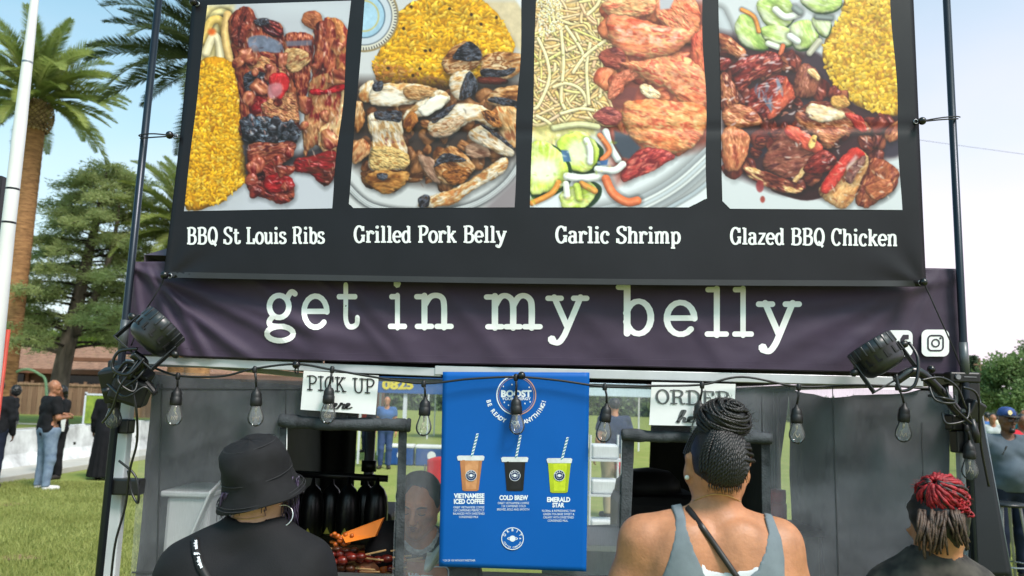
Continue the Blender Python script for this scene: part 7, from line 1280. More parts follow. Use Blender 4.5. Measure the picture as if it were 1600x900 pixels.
for z in (.35, .75, 1.1):
    MB().box((xs_, 8.5, z), (.34, .32, .02)).build('shelf_board', LEGW, sh)
    o = MB().box((xs_, 8.5, z+.085), (.28, .26, .14), None, .02).build('plastic_box', M('box_plastic', (206, 210, 212), .4, .06)); tag(o, {.35: 'white plastic box on the lowest shelf of the rack', .75: 'white plastic box on the middle shelf of the rack', 1.1: 'white plastic box on the top shelf of the rack'}[z], 'box', 'boxes on the shelf rack')
rd = P(1213, 818, 4.4); r = empty('drink_dispenser', (rd[0], 4.4, 0), 'red drinks cooler jug right of the order window', 'cooler jug'); zb_ = rd[2]; MB().lathe([(.0, 0), (.05, 0), (.054, .02), (.054, .1), (.05, .11)], 20, Matrix.Translation((rd[0], 4.4, zb_))).build('jug', M('jug_red', (196, 40, 54), .4, .06), r, True); MB().lathe([(.05, .11), (.052, .15), (.05, .175), (0, .18)], 20, Matrix.Translation((rd[0], 4.4, zb_))).build('lid', M('jug_lid', (214, 70, 84), .4, .06), r, True); MB().box((rd[0]-.0, 4.35, zb_+.03), (.014, .03, .02)).build('tap', LEGW, r)
t3 = empty('side_table', (rd[0], 4.4, 0), 'small black side table under the red drinks jug', 'table'); MB().box((rd[0], 4.4, zb_-.02), (.4, .4, .03), None, .004).build('table_top', TOPM, t3)
for sx in (-1, 1):
    for sy in (-1, 1): MB().tube([(rd[0]+sx*.17, 4.4+sy*.17, 0), (rd[0]+sx*.17, 4.4+sy*.17, zb_-.03)], .012, 8).build('leg', BLK, t3)
bb_ = V(1012, 800, 4.9); r = empty('black_grill', (bb_.x, 4.9, 0), 'black covered appliance seen low in the order window', 'appliance'); MB().box((bb_.x+.05, 4.9, bb_.z/2+.1), (.5, .45, bb_.z+.05), None, .06).build('body', TOPM, r); MB().lathe([(.2, 0), (.19, .06), (.13, .12), (0, .14)], 18, Matrix.Translation((bb_.x, 4.9, bb_.z+.12))).build('lid', TOPM, r, True)
rcx = P(686, 732, 11.0); r = empty('camp_chair', (rcx[0], 11.0, 0), 'red fabric chair back behind the server', 'chair'); zc = rcx[2]
thick(MB().grid(lambda u, v: np.stack([rcx[0]-.16+.36*u, 11.0-.05*np.sin(u*3.14)+.0*v, zc+.16-.5*v-.05*(2*u-1)**2], 1), 12, 10).build('backrest', M('chair_red', (206, 44, 52), .7, .1, 8), r, True), .012); thick(MB().grid(lambda u, v: np.stack([rcx[0]-.2+.44*u, 10.6+.4*v, zc-.42-.04*np.sin(u*3.14)+0*v], 1), 10, 8).build('seat', MATS['chair_red'], r, True), .012)
for sx in (-.19, .22):
    for sy in (0, -.4): MB().tube([(rcx[0]+sx, 11.02+sy, 0), (rcx[0]+sx, 11.02+sy, zc+(.05 if sy == 0 else -.4))], .012, 8).build('leg', STEEL, r)
# ------------------------------------------------------------------ customers in front of the tent
def braid(m_, pts, r, turns=5.0, ns=6, strands=3):
    """plaited rope along a path"""
    p = np.array(pts, float); N = len(p); t = np.gradient(p, axis=0); t /= np.linalg.norm(t, axis=1)[:, None]; a = np.cross(t, (0.3, 0.2, 0.93)); a /= np.maximum(np.linalg.norm(a, axis=1), 1e-6)[:, None]; b = np.cross(t, a); L = np.concatenate([[0], np.cumsum(np.linalg.norm(np.diff(p, axis=0), axis=1))])
    for k in range(strands):
        th = L/(r*turns)*2*math.pi/2+2*math.pi*k/strands; m_.tube(p+(a*np.cos(th)[:, None]+b*np.sin(th)[:, None])*r*.5, r*.62, ns, caps=True)
# --- woman with the braided bun
Y1 = 2.25
def W1(x, y, dy=0.0): return P(x, y, Y1+dy)
q1 = empty('person', (W1(1120, 900)[0], Y1, 0), 'woman with a high braided bun and grey tank top ordering, seen from behind', 'person')
hc = W1(1121, 726, .01)
def b1_torso(p, g=0.0):
    d = rc(p, W1(1058, 905), W1(1182, 909), .112+g); d = smin(d, rc(p, W1(1050, 870, .01), W1(1190, 876, .01), .085+g), .05); d = smin(d, rc(p, W1(1062, 990, .01), W1(1178, 994, .01), .115+g), .08)
    d = smin(d, rc(p, W1(1112, 812, .0), W1(1008, 842, .0), .05+g, .062+g), .05); d = smin(d, rc(p, W1(1122, 812, .0), W1(1212, 848, .0), .05+g, .062+g), .05)
    d = smin(d, rc(p, W1(1050, 1100), W1(1190, 1104), .14+g), .08)
    for s, x in ((-1, 1078), (1, 1160)): d = smin(d, el(p, W1(x, 872, -.075), (.075, .035, .09)), .04)     # shoulder blades
    d = smax(d, -rc(p, W1(1120, 835, -.128), W1(1122, 990, -.135), .014), .05)                              # spine furrow
    return d
EL1 = {-1: (W1(1002, 846), W1(962, 1005, .04), W1(1015, 1020, .33)), 1: (W1(1216, 852), W1(1252, 1008, .04), W1(1190, 1022, .33))}
def b1_arm(p):
    d = None
    for s in (-1, 1): a, b, c = EL1[s]; q = smin(smin(rc(p, a, a*.6+b*.4, .058, .056), rc(p, a*.6+b*.4, b, .056, .044), .03), rc(p, b, c, .044, .029), .02); d = q if d is None else np.minimum(d, q)
    return d
def b1_head(p):
    d = smin(el(p, hc, (.07, .09, .105)), el(p, hc+np.array([0, -.015, .02]), (.071, .085, .085)), .02); d = smin(d, rc(p, W1(1116, 815, .01), hc+np.array([0, .0, -.055]), .056, .053), .035)
    for s in (-1, 1): d = smin(d, el(p, hc+np.array([s*.081, .008, -.022]), (.011, .021, .03)), .008)
    return face_sdf(p, d, hc, (0.05, 1, -.05), 1.0)
def b1(p): return smin(smin(b1_torso(p), b1_arm(p), .035), b1_head(p), .03)
def legs_of(cx, cy, hz, sp=.1):
    def f(p, g=0.0):
        d = rc(p, (cx-.07, cy, hz), (cx+.07, cy, hz), .15+g)
        for s in (-1, 1): d = smin(d, smin(rc(p, (cx+s*.09, cy, hz-.02), (cx+s*sp, cy+.01, .49), .1+g, .065+g), rc(p, (cx+s*sp, cy+.01, .49), (cx+s*sp, cy-.01, .08), .06+g, .042+g), .03), .04)
        for s in (-1, 1): d = smin(d, rc(p, (cx+s*sp, cy-.02, .045), (cx+s*sp*1.2, cy+.14, .036), .042+g, .036+g), .02)
        return d
    return f
lg1 = legs_of(q1.location.x, Y1, .95)
hx = []
for s in (-1, 1):
    a, b, c = EL1[s]; pr = hand_sdf(c, c-b, (0, 0, 1), -s, 1.0, .2)
    hx.append(nets(lambda p, pr=pr: np.min([rc(p, *z) for z in pr], axis=0), c-.2, c+.2, .008))
lo = np.array([q1.location.x-.42, Y1-.3, .0]); hi = np.array([q1.location.x+.42, Y1+.42, 1.72])
vl, fl_ = nets(lambda p: smin(lg1(p), b1_torso(p), .08), (lo[0], lo[1], -.005), (hi[0], hi[1], 1.0), .022); hx.append((vl, fl_))
sdf_mesh('body', b1, (lo[0], lo[1], .93), hi, .0095, SK2, q1, hx)
TG = fabric('grey_tank', (112, 122, 128), sc=12)
tank_px = [(1046, 786), (1055, 808), (1053, 841), (1045, 874), (1036, 898), (1012, 930), (960, 960), (930, 1200), (1320, 1200), (1290, 960), (1240, 930), (1226, 900), (1226, 874), (1221, 841), (1206, 803), (1193, 801), (1200, 834), (1194, 863), (1183, 890), (1160, 908), (1120, 908), (1103, 898), (1094, 881), (1085, 860), (1074, 819), (1064, 784)]
def tank(p): return smax(b1_torso(p, .007)+wrink(p, .0012, 34), px_poly(p, tank_px), .004)
sdf_mesh('tank_top', tank, (lo[0], lo[1], .96), (hi[0], hi[1], 1.54), .006, TG, q1)
und_px = [(1094, 876), (1108, 888), (1140, 893), (1170, 891), (1186, 880), (1200, 960), (1080, 960)]
sdf_mesh('undershirt', lambda p: smax(b1_torso(p, .004), px_poly(p, und_px), .004), (lo[0], lo[1], 1.2), (hi[0], Y1, 1.42), .008, fabric('white_cotton', (206, 208, 212)), q1)
sdf_mesh('leggings', lambda p: smax(smin(lg1(p, .012), rc(p, W1(1050, 1100), W1(1190, 1104), .155), .05), np.maximum(p[:, 2]-1.02, .07-p[:, 2]), .005), (lo[0], lo[1], 0), (hi[0], hi[1], 1.06), .02, BLACKF, q1)
st = march(b1, np.linspace(1068, 1152, 26), np.interp(np.linspace(1068, 1152, 26), [1068, 1080, 1110, 1152], [788, 800, 842, 903]))
m_ = MB(); nrm = np.array([.75, 0, .66]); k = []
for c in st: k += [c+nrm*.0075+np.array([0, -.006, 0]), c-nrm*.0075+np.array([0, -.006, 0])]
m_.add(k, [(2*i, 2*i+1, 2*i+3, 2*i+2) for i in range(len(st)-1)]); o = m_.build('bag_strap', M('strap_leather', (34, 28, 28), .4, .1), q1, True); thick(o, .004, 0)
nk = march(b1, np.linspace(1083, 1160, 24), 783-12*np.sin(np.linspace(0, math.pi, 24)) + np.linspace(0, 2, 24)); MB().tube(nk-np.array([0, .002, 0]), .0014, 6).build('necklace', M('gold_chain', (206, 170, 110), .3, .1, metal=.8), q1, True)
for x, y in ((1073.5, 746), (1160, 761)):
    v, f = uv_ball(W1(x, y, -.004), .0065); MB().add(v, f).build('ear_stud', M('pearl', (230, 228, 222), .25), q1, True)
# hair: cap, plaits drawn up the back of the head, and the wound bun
sdf_mesh('hair', lambda p: smax(el(p, hc+np.array([0, -.012, .018]), (.0755, .096, .099))+wrink(p, .0012, 120), (p[:, 1]-(Y1+.05))*.8-(p[:, 2]-hc[2])*.5, .01), hc-.16, hc+.16, .008, HAIRB, q1)
plait = MB(); rg = random.Random(3); bc = W1(1131, 657, -.012); R_ = np.array([.0765, .103, .107]); cc = hc+np.array([0, -.012, .012])
def on_head(x, z):
    q = 1-(x/R_[0])**2-(z/R_[2])**2; return cc+np.array([x, -R_[1]*math.sqrt(max(q, .02)), z])
for i in range(22):
    u = -1+2*i/21.0; x0 = u*.060; z0 = -.046-.014*math.cos(u*1.5)+(.02 if abs(u) > .8 else 0)+rg.uniform(-.004, .004); pts = []
    for t in np.linspace(0, 1, 26):
        x = x0*(1+.14*math.sin(t*math.pi))*(1-.42*t**2)+.014*t**2; z = z0+(.095-z0)*t; pts.append(on_head(x, z)+np.array([0, -.001*rg.random(), 0]))
    braid(plait, pts, .0051, 3.4)
    for k in range(3): e = pts[0]; plait.tube([e, e+np.array([rg.uniform(-.004, .004), -.001, -.012-rg.random()*.01])], [.0015, .0004], 4)
for s in (-1, 1):
    for i in range(5):
        pts = [];  a0 = .1+.22*i
        for t in np.linspace(0, 1, 20):
            th = a0*(1-t*.6); pts.append(cc+np.array([s*R_[0]*.98*math.cos(t*1.2), R_[1]*.9*math.sin(th)*(1-t)-.02*t, -.02+.02*i*.4+(.118)*t*1.0])*np.array([1, 1, 1]))
        braid(plait, pts, .0062, 2.4)
plait.build('plaits', HAIRB, q1, True)
bun = MB(); A = Vector((.42, -.42, .8)).normalized(); B = A.cross(Vector((0, 1, 0))).normalized(); C = A.cross(B); rb = np.array([.070, .065, .058])
v, f = uv_ball(bc, rb*.93, 20); bun.add(v, f)
for i in range(30):
    la = -1.35+2.7*i/29; ph = rg.random()*6; pts = []; n = 46
    for t in np.linspace(0, 2*math.pi*.97, n):
        d = A*math.sin(la+.22*math.sin(t+ph*.2))+(B*math.cos(t+ph)+C*math.sin(t+ph))*math.cos(la+.22*math.sin(t+ph*.2)); d = np.array(d); d /= np.linalg.norm(d); pts.append(bc+d*rb*(1.0+.03*math.sin(t*2+ph)))
    braid(bun, pts, .0043, 3.2)
for i in range(4):
    pts = [W1(1131, 697+i*6, -.0)+np.array([(.062+.004*i)*math.cos(t), (.062+.006*i)*math.sin(t)-.012, -.004*math.sin(t)+.006*math.cos(t+i)]) for t in np.linspace(0, 6.1, 40)]; braid(bun, pts, .0062, 2.4)
bun.build('bun', HAIRB, q1, True)
fz = MB()
for i in range(170):
    d = np.array([rg.gauss(0, 1), rg.gauss(-.4, .8), rg.gauss(.2, .8)]); d /= np.linalg.norm(d); c = bc+d*rb*1.04 if i % 3 else on_head(rg.uniform(-.06, .06), rg.uniform(-.075, .06)); e = d*rg.uniform(.006, .02)+np.array([rg.gauss(0, .006), 0, rg.gauss(0, .006)]); fz.tube([c, c+e*.6+np.array([0, 0, .002]), c+e], [.0006, .0005, .0002], 3)
o = fz.build('flyaway_hair', HAIRB, q1, True); tag(o, kind='stuff')
# a few dark-copper strands woven into the bun
cs = MB()
for i in range(5):
    la = -.2+.25*i; pts = []
    for t in np.linspace(3.6, 5.3, 18):
        d = np.array(A*math.sin(la)+(B*math.cos(t)+C*math.sin(t))*math.cos(la)); pts.append(bc+d*rb*1.07)
    cs.tube(pts, .0018, 5)
cs.build('copper_strands', M('copper_hair', (92, 50, 30), .45, .3, 60), q1, True)
# --- woman in the bucket hat
Y2 = 2.5
def W2(x, y, dy=0.0): return P(x, y, Y2+dy)
q2 = empty('person', (W2(390, 900)[0], Y2, 0), 'person in a black bucket hat and black t-shirt with a lettered strap, seen from behind', 'person')
h2 = W2(408, 757, .01); f2v = np.array([.55, .83, -.06])
def b2_t(p, g=0.0):
    d = rc(p, W2(335, 925), W2(438, 925), .135+g); d = smin(d, rc(p, W2(398, 830), W2(300, 892), .055+g, .075+g), .06); d = smin(d, rc(p, W2(398, 830), W2(470, 888), .055+g, .075+g), .06)
    d = smin(d, rc(p, W2(335, 1050), W2(440, 1050), .15+g), .08); return d
EL2 = {-1: (W2(297, 902), W2(262, 1035, .04), W2(320, 1060, .3)), 1: (W2(474, 898), W2(508, 1035, .04), W2(470, 1060, .3))}
def b2_a(p, g=0.0, fore=True):
    d = None
    for s in (-1, 1):
        a, b, c = EL2[s]; q = rc(p, a, b, .068+g, .052+g)
        if fore: q = smin(q, rc(p, b, c, .048, .03), .02)
        d = q if d is None else np.minimum(d, q)
    return d
def b2_h(p):
    d = smin(el(p, h2, (.076, .09, .105)), el(p, h2+np.array([-.01, -.012, .02]), (.078, .086, .085)), .02); d = smin(d, rc(p, W2(396, 840, .0), h2+np.array([-.01, -.01, -.05]), .064, .058), .04); return face_sdf(p, d, h2, f2v)
def b2(p): return smin(smin(b2_t(p), b2_a(p), .03), b2_h(p), .03)
lg2 = legs_of(q2.location.x, Y2, .93); hx = []
for s in (-1, 1):
    a, b, c = EL2[s]; pr = hand_sdf(c, c-b, (0, 0, 1), -s, 1.0, .2); hx.append(nets(lambda p, pr=pr: np.min([rc(p, *z) for z in pr], axis=0), c-.2, c+.2, .008))
lo = np.array([q2.location.x-.45, Y2-.32, 0]); hi = np.array([q2.location.x+.45, Y2+.4, 1.62])
hx.append(nets(lambda p: smin(lg2(p), b2_t(p), .08), (lo[0], lo[1], -.005), (hi[0], hi[1], 1.0), .022))
sdf_mesh('body', b2, (lo[0], lo[1], .93), hi, .011, SK4, q2, hx)
def tee(p):
    d = smin(b2_t(p, .016), b2_a(p, .022, False), .03)+wrink(p, .0055, 15)+wrink(p, .0026, 38, 2.0); d = smax(d, .86-p[:, 2], .006)
    c = W2(404, 798, .03); q = (p-c); return smax(d, -(np.linalg.norm(q*np.array([1, .8, 1.25]), axis=1)-.082), .008)
sdf_mesh('t_shirt', tee, (lo[0], lo[1], .84), (hi[0], hi[1], 1.42), .0095, M('black_tee', (27, 27, 30), .8, .15, 5, bump=.4, bscale=300, spec=.25), q2)
sdf_mesh('trousers', lambda p: smax(lg2(p, .02), np.maximum(p[:, 2]-1.0, .06-p[:, 2]), .005), (lo[0], lo[1], 0), (hi[0], hi[1], 1.05), .02, fabric('black_denim', (30, 31, 36)), q2)
# hat: soft crown, seam, drooping stitched brim
ht = empty('hat_base', (0, 0, 0)); bpy.data.objects.remove(ht)
T2 = align(W2(401, 738, -.005), (-.22, -.28, 1), (0, 1, 0))
hp = [(0, .104), (.03, .1035), (.058, .1), (.078, .091), (.091, .075), (.098, .052), (.101, .03), (.1025, .008), (.103, -.002), (.104, -.012), (.111, -.03), (.121, -.05), (.132, -.07), (.133, -.074), (.130, -.074), (.108, -.046), (.099, -.01), (.097, .03), (.09, .065), (.07, .09), (0, .104)]
m_ = MB(); N = 64
for (rr, zz) in hp:
    for j in range(N):
        a = 2*math.pi*j/N; nn = _vm.fbm(a*1.6+5, zz*22+9, 3)-.5; w_ = .014*nn*min(1, rr*14)*(1 if zz > .0 else .7)+.006*math.sin(3*a+zz*40)*(zz < .1)*(rr > .08)*.6
        q = T2@Vector(((rr+w_)*math.cos(a), (rr+w_)*1.04*math.sin(a), zz+.010*nn-(.006*math.sin(2*a+1) if zz < 0 else 0))); m_.v.append(tuple(q))
for i in range(len(hp)-1):
    for j in range(N): m_.f.append((i*N+j, i*N+(j+1) % N, (i+1)*N+(j+1) % N, (i+1)*N+j))
o = m_.build('bucket_hat', M('hat_twill', (29, 29, 32), .8, .16, 14, bump=.6, bscale=700, spec=.25), q2, True); hat_o = o
for zz, rr in ((-.003, .104), (-.066, .131), (-.058, .1265), (.092, .0775)):
    MB().tube([T2@Vector((rr*math.cos(a)*1.006, rr*math.sin(a)*1.045, zz)) for a in np.linspace(0, 2*math.pi, 60)[:-1]], .0012, 4, closed=True).build('stitching', M('hat_stitch', (46, 46, 50), .8), o, True)
# strap with white lettering over the left shoulder
yy = np.linspace(840, 918, 30); xx = np.interp(yy, [840, 860, 885, 918], [305, 306, 313, 332]); sp = march(tee, xx, yy); tg = np.gradient(sp, axis=0); tg /= np.linalg.norm(tg, axis=1)[:, None]
vw = sp-CAM; vw /= np.linalg.norm(vw, axis=1)[:, None]; ac = np.cross(tg, vw); ac /= np.linalg.norm(ac, axis=1)[:, None]
m_ = MB(); m_.add([q for c, a, b in zip(sp, ac, vw) for q in (c+a*.011-b*.006, c-a*.011-b*.006)], [(2*i, 2*i+1, 2*i+3, 2*i+2) for i in range(len(sp)-1)]); o = m_.build('lanyard_strap', M('strap_black', (16, 16, 18), .6), q2, True); thick(o, .003, 0)
Ls = np.concatenate([[0], np.cumsum(np.linalg.norm(np.diff(sp, axis=0), axis=1))])
def strap_s(u, v, off): i = np.clip(u, 0, Ls[-1]); g3 = lambda A: np.stack([np.interp(i, Ls, A[:, k]) for k in range(3)], 1); return g3(sp)+g3(ac)*v[:, None]-g3(vw)*(.014+off)
m_ = MB(); cur_ = 0.012
for word in ('adidas', '*', 'adidas'):
    if word == '*':
        for s in (-1, 0, 1): m_.add(strap_s(np.array([0, .004, .011, .007])+cur_+.002*(s+1), np.array([.004*s-.002, .004*s+.002, .004*s*1.5+.002, .004*s*1.5-.002]), 0), [(0, 1, 2, 3)])
        cur_ += .018; continue
    v, f = sans(word, .03); k = .0135; u = v[:, 0]*k*1.1+cur_; m_.add(strap_s(u, -(v[:, 1]*k-.0045), 0), f); cur_ += v[:, 0].max()*k*1.1+.008
m_.build('strap_lettering', LW, q2)
ec = W2(441, 806, -.03); MB().tube([ec+np.array([.030*math.cos(a), .012*math.sin(a*1+.4), .030*math.sin(a)]) for a in np.linspace(0, 2*math.pi, 40)[:-1]], .0019, 8, closed=True).build('hoop_earring', M('silver', (214, 214, 216), .22, .05, metal=.85), q2, True)
m_ = MB(); rg = random.Random(8)
for i in range(90):
    x = rg.uniform(440, 467); y0 = rg.uniform(742, 762); L = rg.uniform(35, 68); dy = rg.uniform(-.03, .05); ph = rg.random()*6
    m_.tube([W2(x+(4*math.sin(t*7+ph))*t+rg.uniform(-1, 1)-3*t, y0+L*t, dy) for t in np.linspace(0, 1, 9)], [.0022*(1-.7*t) for t in np.linspace(0, 1, 9)], 4)
m_.build('hair', M('purple_hair', (74, 58, 92), .4, rgb2=(30, 24, 34), scale=40), q2, True); m_ = MB()
for i in range(70):
    x = rg.uniform(346, 415); m_.tube([W2(x+rg.uniform(-4, 4)*t-8*t*(x < 370), 770+rg.uniform(28, 46)*t, -.085+.03*t+rg.uniform(0, .02)) for t in np.linspace(0, 1, 6)], [.002*(1-.7*t) for t in np.linspace(0, 1, 6)], 4)
m_.build('nape_hair', MATS['purple_hair'], q2, True)
sdf_mesh('hair_cap', lambda p: smax(el(p, h2+np.array([-.012, -.012, .01]), (.083, .094, .1)), (p-h2)@f2v-.03, .01), h2-.15, h2+.15, .01, M('dark_hair', (30, 24, 26), .5, .3, 50), q2)
MB().tube(march(b2, np.linspace(352, 412, 14), 806+5*np.sin(np.linspace(0, 3.1, 14)))-np.array([0, .002, 0]), .0014, 5).build('necklace', MATS['gold_chain'], q2, True)
# --- person with red locks at the right corner
Y3 = 2.62
def W3(x, y, dy=0.0): return P(x, y, Y3+dy)
q3 = empty('person', (W3(1462, 900)[0], Y3, 0), 'person with a bundle of bright red locks bending at the right tent corner', 'person')
h3 = W3(1466, 815, .0); f3 = np.array([-.35, .55, -.55])
def b3_t(p, g=0.0):
    d = rc(p, W3(1425, 950, .05), W3(1500, 950, .05), .12+g); d = smin(d, rc(p, W3(1462, 880, .02), W3(1398, 925, .03), .055+g, .066+g), .06); d = smin(d, rc(p, W3(1462, 880, .02), W3(1512, 925, .02), .055+g, .066+g), .06); return smin(d, rc(p, W3(1425, 1060, .02), W3(1500, 1060, .02), .13+g), .08)
A3 = {-1: (W3(1396, 930, .03), W3(1388, 1040, .12), W3(1440, 1040, .3)), 1: (W3(1508, 922, .0), W3(1518, 905, -.13), W3(1486, 893, -.2))}
A3[1] = (W3(1510, 935, .0), W3(1524, 1010, -.05), W3(1480, 1030, .2))
def b3_a(p, g=0.0, fore=True):
    d = None
    for s in (-1, 1):
        a, b, c = A3[s]; q = rc(p, a, b, .052+g, .043+g)
        if fore: q = smin(q, rc(p, b, c, .043, .03), .02)
        d = q if d is None else np.minimum(d, q)
    return d
def b3_h(p): d = el(p, h3, (.077, .088, .1)); d = smin(d, rc(p, W3(1462, 885, .02), h3+np.array([0, -.0, -.05]), .055, .052), .03); return face_sdf(p, d, h3, f3, 1.0, (-.2, .3, .9))
lg3 = legs_of(q3.location.x, Y3, .9); lo = np.array([q3.location.x-.4, Y3-.32, 0]); hi = np.array([q3.location.x+.4, Y3+.42, 1.52]); hx = []
for s in (-1, 1):
    a, b, c = A3[s]; pr = hand_sdf(c, c-b, (0, 0, 1), -s, .95, .3); hx.append(nets(lambda p, pr=pr: np.min([rc(p, *z) for z in pr], axis=0), c-.2, c+.2, .008))
hx.append(nets(lambda p: smin(lg3(p), b3_t(p), .08), (lo[0], lo[1], -.005), (hi[0], hi[1], .95), .022))
sdf_mesh('body', lambda p: smin(smin(b3_t(p), b3_a(p), .03), b3_h(p), .03), (lo[0], lo[1], .9), hi, .012, SK2, q3, hx)
CAMO = M('camo_cloth', (70, 66, 60), .85, rgb2=(26, 24, 24), scale=16, bump=.3, bscale=300, detail=2)
sdf_mesh('top', lambda p: smax(smax(smin(b3_t(p, .014), b3_a(p, .02, False), .03)+wrink(p, .003, 24), .85-p[:, 2], .005), -(np.linalg.norm(p-W3(1462, 868, .03), axis=1)-.075), .008), (lo[0], lo[1], .83), (hi[0], hi[1], 1.36), .012, CAMO, q3)
sdf_mesh('trousers', lambda p: smax(lg3(p, .02), np.maximum(p[:, 2]-.98, .06-p[:, 2]), .005), (lo[0], lo[1], 0), (hi[0], hi[1], 1.02), .02, MATS['black_denim'], q3)
sdf_mesh('hair_roots', lambda p: smax(el(p, h3+np.array([0, 0, .01]), (.088, .098, .105))+wrink(p, .004, 90), (p-h3)@f3-.04, .01), h3-.16, h3+.16, .01, MATS['dark_hair'], q3)
RED = M('red_locks', (168, 22, 34), .6, rgb2=(92, 12, 22), scale=70, bump=.8, bscale=200); rg = random.Random(12); m_ = MB(); md = MB(); rc3 = W3(1471, 774, -.03); rr = np.array([.070, .066, .062])
v, f = uv_ball(rc3, rr*.9, 18); md.add(v, f)
ax_ = np.array([-.55, -.5, .67]); ax_ /= np.linalg.norm(ax_); bx = np.cross(ax_, (0, 1, 0)); bx /= np.linalg.norm(bx); cx_ = np.cross(ax_, bx)
for i in range(58):
    ph = 2*math.pi*i/58+rg.uniform(-.1, .1); pts = []
    for t in np.linspace(.1+rg.random()*.1, 2.75, 20):
        d = ax_*math.cos(t)+(bx*math.cos(ph+.25*t)+cx_*math.sin(ph+.25*t))*math.sin(t); pts.append(rc3+d*rr*(1.0+.05*math.sin(i*2.3)+.04*math.sin(t*5+i)))
    (md if i % 6 == 2 else m_).tube(pts, [.0052*(1+.3*math.sin(k*1.9+i)) for k in range(20)], 7)
for i in range(26):
    c = rc3+np.array([rg.uniform(.0, .062), -.05+rg.uniform(-.02, .02), rg.uniform(-.05, .01)]); n = 14; r0 = rg.uniform(.005, .009); m_.tube([c+np.array([r0*math.cos(a*1.0)*1.2, .006*math.sin(a*2), r0*math.sin(a)]) for a in np.linspace(0, 6.2, n)], .0034, 6)
md.build('dark_locks', MATS['dark_hair'], q3, True); m_.build('red_locks', RED, q3, True); fz = MB()
for i in range(150):
    d = np.array([rg.gauss(0, 1), rg.gauss(-.5, .8), rg.gauss(.3, .8)]); d /= np.linalg.norm(d); c = rc3+d*rr*1.05; e = d*rg.uniform(.005, .016)+np.array([rg.gauss(0, .006), 0, rg.gauss(0, .006)]); fz.tube([c, c+e*.6, c+e], [.0006, .0005, .0002], 3)
o = fz.build('flyaway_hair', RED, q3, True); tag(o, kind='stuff')
m_ = MB(); BL = M('brown_locks', (86, 66, 54), .6, rgb2=(34, 26, 24), scale=60, bump=.8, bscale=220)
for i in range(64):
    x = rg.uniform(1436, 1504); y0 = rg.uniform(795, 812); L = rg.uniform(30, 62); dy = rg.uniform(-.1, -.06)
    m_.tube([W3(x+5*math.sin(t*4+i)*t+(6*t if x > 1480 else -4*t), y0+L*t, dy-.02*math.sin(t*3)) for t in np.linspace(0, 1, 9)], [.0052*(1-.35*t) for t in np.linspace(0, 1, 9)], 6)
m_.build('loose_locks', BL, q3, True)
# --- server behind the mesh
Y4 = 3.36
def W4(x, y, dy=0.0): return P(x, y, Y4+dy)
q4 = empty('person', (W4(660, 900)[0], Y4+.1, 0), 'server in a black apron looking down behind the mesh beside the blue poster', 'person')
h4 = W4(654, 786, -.02); f4 = np.array([-.10, -1, -.30]); u4 = np.array([0, -.3, 1.0])
def b4_t(p, g=0.0):
    d = rc(p, W4(628, 930, .06), W4(695, 930, .06), .125+g); d = smin(d, rc(p, W4(660, 846, .04), W4(614, 852, .04), .05+g, .062+g), .06); d = smin(d, rc(p, W4(662, 846, .04), W4(718, 856, .04), .05+g, .062+g), .06); return smin(d, rc(p, W4(630, 1040, .12), W4(695, 1040, .12), .13+g), .08)
A4 = {-1: (W4(606, 876, .04), W4(603, 915, -.08), W4(566, 905, -.2)), 1: (W4(720, 860, .04), W4(735, 945, -.02), W4(690, 930, -.2))}
A4[-1] = (W4(610, 842, .03), W4(594, 862, -.1), W4(552, 912, -.15))
def b4_a(p, g=0.0, fore=True):
    d = None
    for s in (-1, 1):
        a, b, c = A4[s]; q = rc(p, a, b, .056+g, .045+g)
        if fore: q = smin(q, rc(p, b, c, .045, .032), .02)
        d = q if d is None else np.minimum(d, q)
    return d
def b4_h(p): d = smin(el(p, h4, (.077, .09, .108)), el(p, h4+np.array([0, .02, .02]), (.078, .085, .088)), .02); d = smin(d, rc(p, W4(660, 862, .05), h4+np.array([0, .03, -.05]), .055, .05), .03); return face_sdf(p, d, h4, f4, 1.06, u4)
lg4 = legs_of(q4.location.x, Y4+.12, .92); lo = np.array([q4.location.x-.42, Y4-.42, 0]); hi = np.array([q4.location.x+.4, Y4+.4, 1.6]); hx = []
for s in (-1, 1):
    a, b, c = A4[s]; pr = hand_sdf(c, c-b, (0, 0, 1), -s, .95, .3); hx.append(nets(lambda p, pr=pr: np.min([rc(p, *z) for z in pr], axis=0), c-.2, c+.2, .008))
hx.append(nets(lambda p: smin(lg4(p), b4_t(p), .08), (lo[0], lo[1], -.005), (hi[0], hi[1], .95), .022))
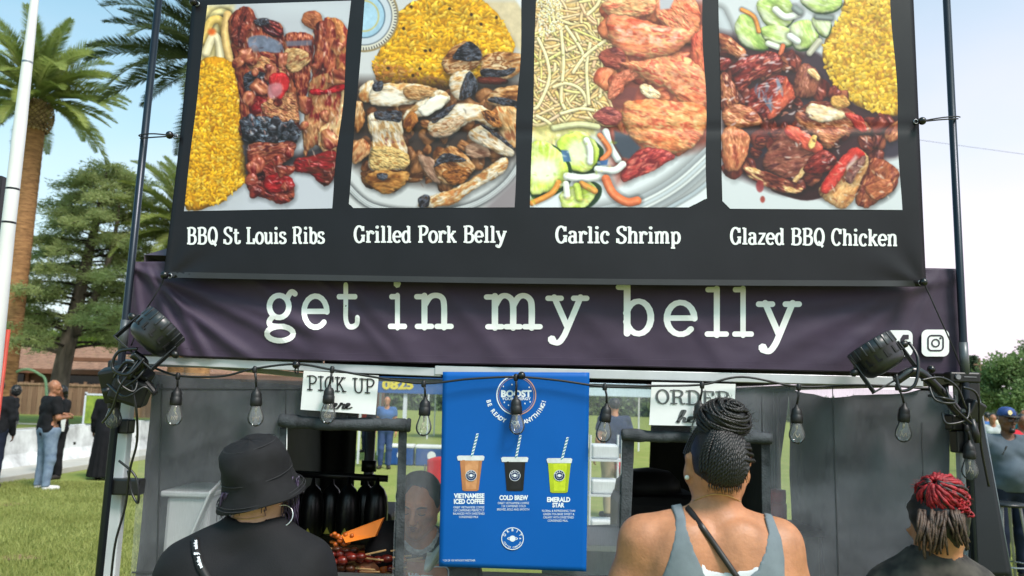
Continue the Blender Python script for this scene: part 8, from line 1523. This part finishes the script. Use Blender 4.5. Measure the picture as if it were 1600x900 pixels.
sdf_mesh('body', lambda p: smin(smin(b4_t(p), b4_a(p), .03), b4_h(p), .03), (lo[0], lo[1], .9), hi, .0085, skin('skin_warm', (196, 126, 88)), q4, hx)
face_parts(q4, h4, f4, 1.06, True, HAIRB, (132, 70, 64), u4)
sdf_mesh('hair', lambda p: smax(smax(el(p, h4+np.array([0, .022, .025]), (.095, .1, .102))+wrink(p, .002, 110), -((p[:, 2]-(h4[2]+.03))*.9+(p[:, 1]-(h4[1]-.035))*.8+np.abs(p[:, 0]-h4[0])*.5), .012), h4[2]-.09-p[:, 2], .01), h4-.17, h4+.17, .009, M('server_hair', (22, 18, 18), .5, .3, 50, bump=.6, bscale=200), q4)
def shirt4(p):
    d = smin(b4_t(p, .012), b4_a(p, .018, False), .03)+wrink(p, .003, 24); c = W4(655, 842, -.06)
    return smax(smax(d, .85-p[:, 2], .005), -smin(np.linalg.norm(p-W4(656, 836, .0), axis=1)-.075, rc(p, W4(654, 850, -.1), W4(652, 893, -.14), .075, .012), .02), .006)
sdf_mesh('shirt', shirt4, (lo[0], lo[1], .83), (hi[0], hi[1], 1.4), .009, BLACKF, q4)
def vneck(p): return smax(smax(b4_t(p, .006), -(np.linalg.norm(p-W4(656, 828, .0), axis=1)-.068), .005), (1.05-p[:, 2]), .01)
sdf_mesh('undershirt', vneck, (lo[0], lo[1], 1.04), (hi[0], hi[1], 1.36), .01, M('patterned_white', (206, 206, 208), .8, rgb2=(120, 122, 130), scale=45), q4)
apb = lambda a, b, o: march(shirt4, a, b, 2.6)-np.array([0, .006, 0])-np.array([0, 1, 0])*o
m_ = MB(); rr_line(632, 884, 702, 925, 8, 2, apb, m_, .0); m_.build('apron_badge_frame', LW, q4)
m_ = MB(); w_, out = 0, None; slab_line('agin', 638, 676, lambda x: 899+0*x, 14, apb, .3, .2, True, .001, mb=m_); m_.build('apron_lettering', LW, q4)
sdf_mesh('trousers', lambda p: smax(lg4(p, .02), np.maximum(p[:, 2]-.98, .06-p[:, 2]), .005), (lo[0], lo[1], 0), (hi[0], hi[1]+.1, 1.02), .02, MATS['black_denim'], q4)
